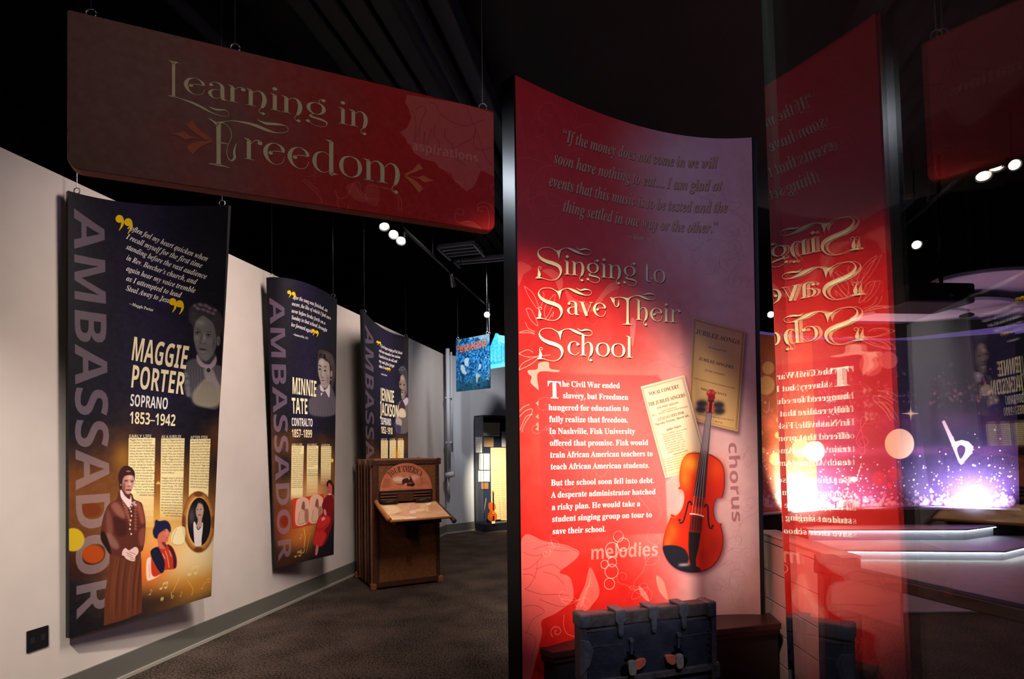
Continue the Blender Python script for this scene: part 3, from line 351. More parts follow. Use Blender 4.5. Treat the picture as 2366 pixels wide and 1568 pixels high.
0,7,9,10,9,11,5,13,2,12,-1,-2,-35,-11,1,-10,-1,-9,-2,-8,-5,-6,-6,-4,-9,-1,-11,0,-70,-37,0,72,115,124,1,38,32,-1,-20,7,0,30,23,-8,23,-3,9,1,6,2,4,4,1,5,-2,6,-8,6,-40,20,-8,
6,-5,7,-3,8,-1,11,4,17,11,12,17,7,22,2,25,-2,23,-9,-11,-26,-19,7,-18,3,-13,-3,-4,-6,2,-6,9,-6,38,-18,8,-6,5,-7,4,-8,1,-11,-4,-19,-11,-13,-18,-9,-25,-3,72,116,109,1,26,55,-2,
-11,4,-8,5,-7,8,-4,12,-1,16,0,66,-18,0,0,15,20,13,11,29,24,0,0,-29,38,0,0,-28,-38,0,0,-66,1,-7,3,-5,5,-3,7,-1,12,2,12,3,0,-28,-15,-5,-20,-2,72,117,164,1,25,47,0,-15,9,-10,
16,-3,23,0,89,37,0,0,-80,1,-13,4,-9,7,-6,10,-2,14,3,9,9,5,14,2,19,0,65,37,0,0,-137,-29,0,-5,18,-2,0,-7,-10,-11,-6,-11,-3,-13,-2,]

def _load_glyphs():
    """outlines of the serif, italic and heavy sans letters as plain numbers (1/250 em, point to point);
    the light sans letters are read from Blender's own default font"""
    G = {}; i = 0; D = GLYPH_NUMBERS
    while i < len(D):
        f, c, adv, n = chr(D[i]), chr(D[i + 1]), D[i + 2] / 250, D[i + 3]; i += 4; cs = []
        for _ in range(n):
            k = D[i]; i += 1
            cs.append(np.cumsum(np.array(D[i:i + 2 * k]).reshape(-1, 2), axis=0) / 250); i += 2 * k
        G[(f, c)] = (adv, cs)
    def splines(body):
        cu = bpy.data.curves.new('type', 'FONT'); cu.body = body; cu.size = 1
        o = bpy.data.objects.new('type', cu); COL.objects.link(o)
        bpy.ops.object.select_all(action='DESELECT'); o.select_set(True); bpy.context.view_layer.objects.active = o
        bpy.ops.object.convert(target='CURVE'); res = []
        for sp in o.data.splines:
            P = [(np.array(p.handle_left[:2]), np.array(p.co[:2]), np.array(p.handle_right[:2])) for p in sp.bezier_points]; pts = []
            for j in range(len(P)):
                a, b, c2, d = P[j][1], P[j][2], P[(j + 1) % len(P)][0], P[(j + 1) % len(P)][1]
                ch = d - a; L = np.linalg.norm(ch) + 1e-9
                dev = max(abs((b - a)[0] * ch[1] - (b - a)[1] * ch[0]), abs((c2 - a)[0] * ch[1] - (c2 - a)[1] * ch[0])) / L
                m = 1 if dev < .003 else 3
                for q in range(1, m + 1):
                    t = q / m; s = 1 - t; pts.append(s ** 3 * a + 3 * s * s * t * b + 3 * s * t * t * c2 + t ** 3 * d)
            res.append(np.array(pts))
        dd = o.data; bpy.data.objects.remove(o); bpy.data.curves.remove(dd); return res
    H = min(p[:, 0].min() for p in splines('H'))
    for c in "ABCDEFGHIJKLMNOPQRSTUVWXYZabcdefghijklmnopqrstuvwxyz0123456789,.:;!&/-'" + chr(8217) + chr(8220) + chr(8221) + chr(8212) + chr(8211):
        a = splines(c); b = splines(c + 'H')[len(a):]
        G[('R', c)] = (min(p[:, 0].min() for p in b) - H, a)
    return G
GL = _load_glyphs()
def glyph(f, c):
    return GL.get((f, c)) or GL.get(('R', c)) or (.3, [])
_tess = {}
def glyph_mesh(f, c):
    k = (f, c)
    if k not in _tess:
        adv, cs = glyph(f, c)
        # group outer contours with the holes they contain
        area = [.5 * float(np.sum(p[:, 0] * np.roll(p[:, 1], -1) - np.roll(p[:, 0], -1) * p[:, 1])) for p in cs]
        V = []; T = []
        if cs:
            big = [i for i in range(len(cs))]
            def inside(pt, poly):
                x, y = pt; r = False; n = len(poly)
                for a in range(n):
                    x1, y1 = poly[a]; x2, y2 = poly[a - 1]
                    if (y1 > y) != (y2 > y) and x < (x2 - x1) * (y - y1) / (y2 - y1) + x1: r = not r
                return r
            depth = [sum(inside(cs[i][0], cs[j]) for j in big if j != i) for i in big]
            for i in big:
                if depth[i] % 2: continue
                loops = [cs[i]] + [cs[j] for j in big if depth[j] == depth[i] + 1 and inside(cs[j][0], cs[i])]
                tri = tessellate_polygon([[Vector((x, y, 0)) for x, y in l] for l in loops])
                base = len(V)
                for l in loops: V += [tuple(p) for p in l]
                T += [tuple(base + q for q in t) for t in tri]
        _tess[k] = (adv, np.array(V).reshape(-1, 2), T)
    return _tess[k]
def layout(s, f, track=0.):
    """glyphs with their x offsets, and the total width in em"""
    x = 0; out = []
    for c in s:
        if c == ' ': x += (.24 if f != 'R' else .27) + track; continue
        adv = glyph(f, c)[0]
        out.append((c, x)); x += adv + track
    return out, max(x - track, 1e-6)

# ------------------------------------------------------------------ board surfaces
class Surf:
    """upright board: a ruled surface between a bottom path and a top path (each a list of xyz points)"""
    def __init__(s, bottom, top, n=40):
        s.B = s._res(bottom, n); s.T = s._res(top, n); s.n = n
        s.W = float(np.sum(np.linalg.norm(np.diff((s.B + s.T) / 2, axis=0), axis=1)))
        s.H = float(np.linalg.norm(((s.T - s.B)[n // 2])))
        g = np.linspace(0, 1, 25)
        s.gu, s.gv = [a.ravel() for a in np.meshgrid(g, g)]
        s.gp = proj(s._p(s.gu, s.gv))
    def _res(s, P, n):
        P = np.array(P, float)
        if len(P) == 3:      # smooth arc through three points
            t = np.linspace(0, 1, n + 1)[:, None]
            m = 2 * P[1] - .5 * (P[0] + P[2])
            return (1 - t) ** 2 * P[0] + 2 * t * (1 - t) * m + t * t * P[2]
        d = np.concatenate([[0], np.cumsum(np.linalg.norm(np.diff(P, axis=0), axis=1))]); d /= d[-1]
        t = np.linspace(0, 1, n + 1)
        return np.stack([np.interp(t, d, P[:, k]) for k in range(3)], -1)
    def _p(s, a, b):
        a = np.asarray(a, float); b = np.asarray(b, float)[..., None]
        x = np.clip(a * s.n, 0, s.n - 1e-6); i = np.floor(x).astype(int); fr = (a * s.n - i)[..., None]
        B = s.B[i] * (1 - fr) + s.B[i + 1] * fr; T = s.T[i] * (1 - fr) + s.T[i + 1] * fr
        return B * (1 - b) + T * b
    def nrm(s, a, b, e=.03):
        du = s._p(a + e, b) - s._p(a - e, b); dv = s._p(a, b + e) - s._p(a, b - e)
        n = np.cross(du, dv); return n / np.linalg.norm(n, axis=-1, keepdims=True)
    def pos(s, uv, off=0.):
        uv = np.asarray(uv, float); a = uv[..., 0] / s.W; b = uv[..., 1] / s.H
        return s._p(a, b) + s.nrm(a, b) * off
    def inv(s, pts):
        """where on the board (u right, v up, metres) a point of the picture lies"""
        pts = np.asarray(pts, float).reshape(-1, 2)
        j = np.argmin(((s.gp[None] - pts[:, None]) ** 2).sum(-1), 1)
        a = s.gu[j].copy(); b = s.gv[j].copy(); e = 1e-4
        for _ in range(9):
            p0 = proj(s._p(a, b)); pa = (proj(s._p(a + e, b)) - p0) / e; pb = (proj(s._p(a, b + e)) - p0) / e
            r = pts - p0; det = pa[:, 0] * pb[:, 1] - pa[:, 1] * pb[:, 0]
            det = np.where(np.abs(det) < 1e-9, 1e-9, det)
            a = np.clip(a + np.clip((r[:, 0] * pb[:, 1] - r[:, 1] * pb[:, 0]) / det, -.3, .3), -.5, 1.5)
            b = np.clip(b + np.clip((pa[:, 0] * r[:, 1] - pa[:, 1] * r[:, 0]) / det, -.3, .3), -.5, 1.5)
        return np.stack([a * s.W, b * s.H], -1)
    def board(s, name, mats, thick, parent=None, nv=14, mask=None):
        """solid board: printed front (material 0), dark edges and back (material 1)"""
        n = s.n; a, b = np.meshgrid(np.linspace(0, 1, n + 1), np.linspace(0, 1, nv + 1))
        Fp = s._p(a.ravel(), b.ravel()); N = s.nrm(a.ravel(), b.ravel()); Bp = Fp - N * thick
        V = np.concatenate([Fp, Bp]); k = len(Fp); Fc = []; mi = []; w = n + 1
        for j in range(nv):
            for i in range(n):
                q = j * w + i; Fc.append((q, q + 1, q + w + 1, q + w)); mi.append(0)
        V = np.concatenate([V, V]); ab0 = np.tile(np.stack([a.ravel(), b.ravel()], -1), (4, 1)); K = 2 * k; k3 = 3 * k
        for j in range(nv):
            for i in range(n):
                q = k + j * w + i; Fc.append((q, q + w, q + w + 1, q + 1)); mi.append(1)
        for i in range(n):
            Fc.append((K + i, k3 + i, k3 + i + 1, K + i + 1)); mi.append(1)
            q = nv * w + i; Fc.append((K + q, K + q + 1, k3 + q + 1, k3 + q)); mi.append(1)
        for j in range(nv):
            q = j * w; Fc.append((K + q, K + q + w, k3 + q + w, k3 + q)); mi.append(1)
            q = j * w + n; Fc.append((K + q, k3 + q, k3 + q + w, K + q + w)); mi.append(1)
        me = mesh_from(name, V, Fc); uvl = me.uv_layers.new(name='print')
        ab = ab0
        vi = np.empty(len(me.loops), int); me.loops.foreach_get('vertex_index', vi)
        uvl.data.foreach_set('uv', ab[vi].ravel())
        me.polygons.foreach_set('material_index', mi)
        me.polygons.foreach_set('use_smooth', [m == 0 for m in mi])
        me.update(); return link(name, me, mats, parent)

def ink_mesh(surf, name, polys, material, off, parent):
    """polys: list of (V2 in board metres, triangles) printed as a thin layer on the board"""
    Vs = []; T = []; b = 0
    for V, tr in polys:
        Vs.append(V); T += [tuple(b + q for q in t) for t in tr]; b += len(V)
    V = np.concatenate(Vs); P = surf.pos(V, off)
    me = mesh_from(name, P, T)
    return link(name, me, material, parent)
def text_polys(surf, s, f, p0, p1, ys, track=0., shear=0., bold=0.):
    """text between two picture points of its baseline; ys = em height in metres"""
    uv = surf.inv([p0, p1]); return text_uv(s, f, uv[0], uv[1], ys, track, shear)
def text_uv(s, f, a, b, ys, track=0., shear=0.):
    a = np.array(a, float); b = np.array(b, float)
    lay, w = layout(s, f, track); L = np.linalg.norm(b - a); d = (b - a) / L; up = np.array([-d[1], d[0]]); xs = L / w
    out = []
    for c, x in lay:
        adv, V, T = glyph_mesh(f, c)
        if len(V): out.append((a + np.outer((V[:, 0] + x) * xs + V[:, 1] * shear * ys, d) + np.outer(V[:, 1] * ys, up), T))
    return out
def em_from(surf, p_base, p_cap, ratio=.69):
    uv = surf.inv([p_base, p_cap]); return float(np.linalg.norm(uv[1] - uv[0])) / ratio

# ------------------------------------------------------------------ painted prints (flat artwork of the boards)
def catmull(P, k=6, closed=False):
    P = np.asarray(P, float); n = len(P)
    if n < 3: return P
    out = []
    rg = range(n) if closed else range(n - 1)
    for i in rg:
        if closed: a, b, c, d = P[i - 1], P[i], P[(i + 1) % n], P[(i + 2) % n]
        else: a, b, c, d = P[max(i - 1, 0)], P[i], P[i + 1], P[min(i + 2, n - 1)]
        for t in np.arange(k) / k:
            out.append(.5 * ((2 * b) + (c - a) * t + (2 * a - 5 * b + 4 * c - d) * t * t + (3 * b - a - 3 * c + d) * t ** 3))
    if not closed: out.append(P[-1])
    return np.array(out)
def vnoise(h, w, cells, seed=0, octaves=3):
    g = np.random.default_rng(seed); out = np.zeros((h, w)); amp = 1; tot = 0
    for o in range(octaves):
        cy = max(2, int(cells * 2 ** o * h / max(h, w)) + 2); cx = max(2, int(cells * 2 ** o * w / max(h, w)) + 2)
        G = g.random((cy + 1, cx + 1)); y = np.linspace(0, cy - 1e-6, h); x = np.linspace(0, cx - 1e-6, w)
        yi = y.astype(int); xi = x.astype(int); fy = y - yi; fx = x - xi; fy = (fy * fy * (3 - 2 * fy))[:, None]; fx = (fx * fx * (3 - 2 * fx))[None]
        a = G[yi][:, xi]; b = G[yi][:, xi + 1]; c = G[yi + 1][:, xi]; d = G[yi + 1][:, xi + 1]
        out += amp * (a * (1 - fy) * (1 - fx) + b * (1 - fy) * fx + c * fy * (1 - fx) + d * fy * fx); tot += amp; amp *= .5
    return out / tot
def blur2(M, r):
    r = int(round(r))
    if r < 1: return M
    for _ in range(2):
        for ax in (0, 1):
            Mp = np.pad(M, [(r + 1, r) if k == ax else (0, 0) for k in (0, 1)], mode='constant')
            c = np.cumsum(Mp, axis=ax)
            M = (c[2 * r + 1:] - c[:-2 * r - 1]) / (2 * r + 1) if ax == 0 else (c[:, 2 * r + 1:] - c[:, :-2 * r - 1]) / (2 * r + 1)
    return M
class Canvas:
    def __init__(s, W, H, res, color=(128, 128, 128), surf=None):
        s.W, s.H, s.res, s.surf = W, H, res, surf
        s.w = int(W * res); s.h = int(H * res)
        s.a = np.empty((s.h, s.w, 3), np.float32); s.a[:] = color
        s.k = None; s.bs = 1.
    def crop(s, ox, oy, sc): s.k = (ox, oy, sc); return s
    def tr(s, pts):
        """picture / crop coordinates -> canvas pixels (row from the bottom)"""
        p = np.asarray(pts, float).reshape(-1, 2)
        if s.k: p = p / s.k[2] + np.array(s.k[:2])
        return s.surf.inv(p) * s.res
    def blend(s, x0, y0, M, color, alpha):
        h, w = M.shape; X0 = max(x0, 0); Y0 = max(y0, 0); X1 = min(x0 + w, s.w); Y1 = min(y0 + h, s.h)
        if X1 <= X0 or Y1 <= Y0: return
        m = (M[Y0 - y0:Y1 - y0, X0 - x0:X1 - x0] * alpha)[..., None].astype(np.float32)
        s.a[Y0:Y1, X0:X1] = s.a[Y0:Y1, X0:X1] * (1 - m) + np.array(color, np.float32) * m
    def fill(s, loops, color, alpha=1., blur=0.):
        """loops in canvas pixels, even-odd"""
        blur *= s.bs; A = np.concatenate(loops); pad = int(blur * 3) + 2
        x0 = int(math.floor(A[:, 0].min())) - pad; y0 = int(math.floor(A[:, 1].min())) - pad
        x1 = int(math.ceil(A[:, 0].max())) + pad; y1 = int(math.ceil(A[:, 1].max())) + pad
        x0 = max(x0, -pad - 5); y0 = max(y0, -pad - 5); x1 = min(x1, s.w + pad + 5); y1 = min(y1, s.h + pad + 5)
        if x1 <= x0 or y1 <= y0: return
        w, h = x1 - x0, y1 - y0; SS = 3
        S = np.concatenate([l for l in loops]); E = np.concatenate([np.roll(l, -1, axis=0) for l in loops])
        M = np.zeros((h, w))
        D = np.zeros((h, w + 2))
        ys = y0 + (np.arange(h * SS) + .5) / SS
        order = []
        for k, (sx, sy, ex, ey) in enumerate(np.concatenate([S, E], 1)):
            if sy == ey: continue
            lo, hi = min(sy, ey), max(sy, ey)
            i0 = max(0, int(math.ceil((lo - y0) * SS - .5))); i1 = min(h * SS, int(math.ceil((hi - y0) * SS - .5)))
            if i1 > i0:
                yy = ys[i0:i1]; order.append((np.arange(i0, i1), sx + (yy - sy) * (ex - sx) / (ey - sy)))
        if not order: return
        R = np.concatenate([o[0] for o in order]); X = np.clip(np.concatenate([o[1] for o in order]) - x0, 0, w)
        o = np.lexsort((X, R)); R = R[o]; X = X[o]
        n = len(R) // 2 * 2
        st = np.searchsorted(R, R, side='left'); par = (np.arange(len(R)) - st) % 2
        sign = np.where(par == 0, 1., -1.)
        xi = np.floor(X).astype(int); fr = X - xi; row = R // SS
        np.add.at(D, (row, xi), sign * (1 - fr) / SS); np.add.at(D, (row, xi + 1), sign * fr / SS)
        M = np.clip(np.cumsum(D, axis=1)[:, :w], 0, 1)
        if blur: M = blur2(M, blur)
        s.blend(x0, y0, M, color, alpha)
    def poly(s, pts, color, alpha=1., blur=0., smooth=True):
        P = np.asarray(pts, float).reshape(-1, 2)
        if smooth and len(P) > 3: P = catmull(P, 5, True)
        s.fill([s.tr(P)], color, alpha, blur)
    def ell(s, cx, cy, rx, ry, color, alpha=1., blur=0., rot=0.):
        t = np.linspace(0, 2 * PI, 28, endpoint=False); c, q = math.cos(rot), math.sin(rot)
        x = rx * np.cos(t); y = ry * np.sin(t)
        s.poly(np.stack([cx + x * c - y * q, cy + x * q + y * c], -1), color, alpha, blur, False)
    def line(s, pts, color, width, alpha=1., smooth=True, taper=False):
        """width in canvas pixels"""
        P = np.asarray(pts, float).reshape(-1, 2)
        if smooth and len(P) > 2: P = catmull(P, 7)
        P = s.tr(P)
        if len(P) < 2: return
        d = np.gradient(P, axis=0); n = np.stack([-d[:, 1], d[:, 0]], -1); n /= np.linalg.norm(n, axis=1, keepdims=True) + 1e-9
        w = np.full(len(P), width / 2.)
        if taper: w *= np.sin(np.linspace(.25, PI - .12, len(P)))
        a = P + n * w[:, None]; b = P - n * w[:, None]
        s.fill([np.concatenate([a, b[::-1]])], color, alpha)
    def text(s, t, f, p0, p1, em, color, alpha=1., blur=0, track=0.):
        """em in metres; p0,p1 picture coords"""
        uv = s.tr([p0, p1]); a, b = uv; lay, w = layout(t, f, track); L = np.linalg.norm(b - a)
        if L < 1e-6: return
        d = (b - a) / L; up = np.array([-d[1], d[0]]); xs = L / w; E = em * s.res; loops = []
        for c, x in lay:
            for P in glyph(f, c)[1]:
                loops.append(a + np.outer((P[:, 0] + x) * xs, d) + np.outer(P[:, 1] * E, up))
        if loops: s.fill(loops, color, alpha, blur)
    def glow(s, cx, cy, rx, ry, color, alpha=1., rot=0.):
        """soft cloud of colour; radii in crop units"""
        q3 = s.tr([(cx, cy), (cx + 2, cy), (cx, cy + 2)]); c = q3[0]; rx *= np.linalg.norm(q3[1] - c) / 2; ry *= np.linalg.norm(q3[2] - c) / 2; R = int(max(rx, ry) * 2.4)
        x0, y0 = int(c[0]) - R, int(c[1]) - R; Y, X = np.mgrid[y0:y0 + 2 * R, x0:x0 + 2 * R]
        dx = X - c[0]; dy = Y - c[1]; q, w = math.cos(rot), math.sin(rot)
        M = np.exp(-(((dx * q + dy * w) / rx) ** 2 + ((-dx * w + dy * q) / ry) ** 2)); s.blend(x0, y0, M, color, alpha)
    def cloud(s, cx, cy, rx, ry, color, alpha=1.): s.glow(cx, cy, rx * 1.9, ry * 1.9, color, alpha)
    def material(s, name, rough=.55, spec=.3, bump=.05, bscale=900):
        img = bpy.data.images.new(name, s.w, s.h, alpha=False)
        px = np.ones((s.h, s.w, 4), np.float32); px[..., :3] = np.clip(s.a / 255., 0, 1)
        img.pixels.foreach_set(px.ravel()); img.pack()
        m, N, L, b = new_mat(name)
        t = N.new('ShaderNodeTexImage'); t.image = img; t.interpolation = 'Linear'; t.extension = 'EXTEND'
        uv = N.new('ShaderNodeUVMap'); uv.uv_map = 'print'; L.new(uv.outputs[0], t.inputs[0])
        L.new(t.outputs[0], b.inputs['Base Color']); b.inputs['Roughness'].default_value = rough; b.inputs['Specular IOR Level'].default_value = spec
        return m

# ================================================================== THE SETTING
M_wall = mat('painted_wall', (205, 194, 186), .75, noise=.03, nscale=6, bump=.04, bscale=300)
M_grey = mat('painted_wall_grey', (178, 178, 182), .75, noise=.03, nscale=5)
M_black = mat('black_paint', (16, 16, 19), .8, noise=.2, nscale=4)
M_base = mat('vinyl_baseboard', (96, 94, 86), .45)
M_blackmetal = mat('black_metal', (22, 22, 24), .38, metal=.5)
M_steel = mat('brushed_steel', (170, 175, 182), .3, metal=1.)
M_dark = mat('dark_edge', (14, 13, 16), .5)

def carpet():
    m, N, L, b = new_mat('loop_carpet')
    tc = N.new('ShaderNodeTexCoord'); n1 = N.new('ShaderNodeTexNoise'); n1.inputs['Scale'].default_value = 75; n1.inputs['Detail'].default_value = 3
    n2 = N.new('ShaderNodeTexNoise'); n2.inputs['Scale'].default_value = 3; mx = N.new('ShaderNodeMath'); mx.operation = 'ADD'
    r = N.new('ShaderNodeValToRGB'); L.new(tc.outputs['Object'], n1.inputs[0]); L.new(tc.outputs['Object'], n2.inputs[0])
    ml = N.new('ShaderNodeMath'); ml.operation = 'MULTIPLY'; ml.inputs[1].default_value = .3; L.new(n2.outputs[0], ml.inputs[0])
    L.new(n1.outputs[0], mx.inputs[0]); L.new(ml.outputs[0], mx.inputs[1]); L.new(mx.outputs[0], r.inputs[0])
    r.color_ramp.elements[0].position = .52; r.color_ramp.elements[1].position = .80
    r.color_ramp.elements[0].color = tuple(s2l((22, 18, 16))) + (1,); r.color_ramp.elements[1].color = tuple(s2l((84, 70, 62))) + (1,)
    L.new(r.outputs[0], b.inputs['Base Color']); b.inputs['Roughness'].default_value = .95; b.inputs['Specular IOR Level'].default_value = .1
    bp = N.new('ShaderNodeBump'); bp.inputs['Strength'].default_value = .5; bp.inputs['Distance'].default_value = .006
    L.new(n1.outputs[0], bp.inputs['Height']); L.new(bp.outputs[0], b.inputs['Normal']); return m
M_carpet = carpet()
def structure(mb, name, m, **k):
    o = mb.build(name, m, **k); o['kind'] = 'structure'; return o

structure(MB().box(-5.2, 7.7, -4.2, 12.7, -.1, 0), 'floor', M_carpet)
structure(MB().box(-5.2, 7.7, -4.2, 12.7, 5.0, 5.1), 'ceiling', M_black)
structure(MB().box(-5.2, -5.0, -4.2, 12.7, 0, 5), 'wall_side', M_black)
structure(MB().box(7.5, 7.7, -4.2, 12.7, 0, 5), 'wall_right', M_black)
structure(MB().box(-5.0, 7.5, 12.5, 12.7, 0, 5), 'wall_back', M_black)
structure(MB().box(-5.0, 7.5, -4.2, -4.0, 0, 5), 'wall_front', M_black)

WA = np.array([-2.6, 3.352]); WD = np.array([.2202, .9755]); WN = np.array([.9755, -.2202])   # left wall line, direction, normal into the room
WH = 3.07
def wp(t, off=0.): return WA + WD * t + WN * off
_end = [wp(-7.2), wp(6.25), (-1.13, 9.72), (-1.03, 9.86), (-.88, 9.95), (-.7, 10.0)]
def strip(path, th, z0, z1, name, m, extra=None):
    P = [np.array(p, float) for p in path]; mb = MB(); n = len(P); out = []
    for i in range(n):
        d = P[min(i + 1, n - 1)] - P[max(i - 1, 0)]; d /= np.linalg.norm(d); out.append(P[i] + np.array([d[1], -d[0]]) * th)
    V = [(p[0], p[1], z) for z in (z0, z1) for p in P] + [(p[0], p[1], z) for z in (z0, z1) for p in out]
    Fc = []
    for i in range(n - 1):
        Fc += [(i, i + 1, n + i + 1, n + i), (2 * n + i, 3 * n + i, 3 * n + i + 1, 2 * n + i + 1), (n + i, n + i + 1, 3 * n + i + 1, 3 * n + i), (i, 2 * n + i, 2 * n + i + 1, i + 1)]
    Fc += [(0, n, 3 * n, 2 * n), (n - 1, 3 * n - 1, 4 * n - 1, 2 * n - 1)]
    return structure(mb.add(V, Fc), name, m)
strip([wp(-7.2), wp(6.6)], -.12, 0, WH, 'wall_left', M_wall)
strip([wp(6.6), (-1.0, 9.93), (-.88, 10.02), (-.74, 10.17), (1.0, 11.415)], -.14, 0, WH, 'wall_end', M_grey)
strip([wp(-7.2, .001), wp(6.6, .001)], .012, .02, .155, 'baseboard_left', M_base)
strip([wp(-7.2, .001), wp(6.6, .001)], .026, 0, .022, 'trim_1', mat('baseboard_toe', (150, 146, 136), .3))
strip([wp(6.6, .001), (-.99, 9.915), (-.875, 10.005), (-.73, 10.155), (1.0, 11.4)], .012, 0.02, .155, 'baseboard_end', M_base)
strip([wp(6.6, .001), (-.99, 9.915), (-.875, 10.005), (-.73, 10.155), (1.0, 11.4)], .026, 0.0, .022, 'trim_2', bpy.data.materials['baseboard_toe'])
structure(MB().box(2.9, 7.3, 4.9, 7.9, .0, .012), 'trim_3', mat('pale_stage_floor', (176, 170, 158), .6, noise=.08, nscale=6))

# ------------------------------------------------------------------ board geometry
RH = 3.3
_top = [(1190.5, 173), (1222, 189), (1255, 205.5), (1292, 222), (1329.8, 238), (1367, 254), (1404.8, 268), (1442, 281), (1479.7, 291), (1517, 301), (1554.6, 309), (1592, 315), (1629.5, 318.5), (1660, 319.5), (1689.5, 319.5), (1737, 317.5)]
_rp = np.array([at_z(x, y, RH)[:2] for x, y in _top])
_s = np.concatenate([[0], np.cumsum(np.linalg.norm(np.diff(_rp, axis=0), axis=1))])
_c = [np.polyfit(_s, _rp[:, k], 4) for k in (0, 1)]
_t = np.linspace(0, _s[-1], 41); RPATH = np.stack([np.polyval(_c[0], _t), np.polyval(_c[1], _t)], -1)
print('red path', RPATH[0], RPATH[20], RPATH[-1], _s[-1])
S_red = Surf([(x, y, 0.0) for x, y in RPATH], [(x, y, RH) for x, y in RPATH])
# hanging name banner
FZ0, FZ1 = 2.414, 2.955
def zr(px, py, Y): d = ray(px, py); return (EYE + d * (Y / d[1]))
_a, _b = at_z(155, 22, FZ1), at_z(1140, 257, FZ1)
print('freedom', _a, _b, at_z(152, 385, FZ0), at_z(1148, 537, FZ0))
S_free = Surf([(_a[0], _a[1], FZ0), (_b[0], _b[1], FZ0)], [tuple(_a), tuple(_b)], 24)
def wall_pt(px, py, off):
    d = ray(px, py); k = ((WA - EYE[:2]) @ WN + off) / (d[0] * WN[0] + d[1] * WN[1]); return EYE + d * k
def amb(tl, tm, tr, bl, br, ztop=2.97, off=.052):
    """cloth print hung by its top corners: the foot lies along the wall, the head twists out into the room"""
    T = [at_z(*tl, ztop), at_z(*tm, ztop), at_z(*tr, ztop)]
    b0 = wall_pt(*bl, off); b1 = at_z(*br, b0[2])
    o = (b1[:2] - WA) @ WN; print('offset', o)
    s = Surf([b0, (b0 + b1) / 2, b1], T); print('amb', b0, b1, T[0], T[2], s.W, s.H); return s
S_a1 = amb((157, 440), (325, 471), (528, 474), (160, 1474), (488, 1377))
S_a2 = amb((615, 641), (700, 651), (779, 691), (637, 1312), (771, 1281))
S_a3 = amb((838, 714), (888, 760), (944, 778), (850, 1250), (942, 1238), off=.3)

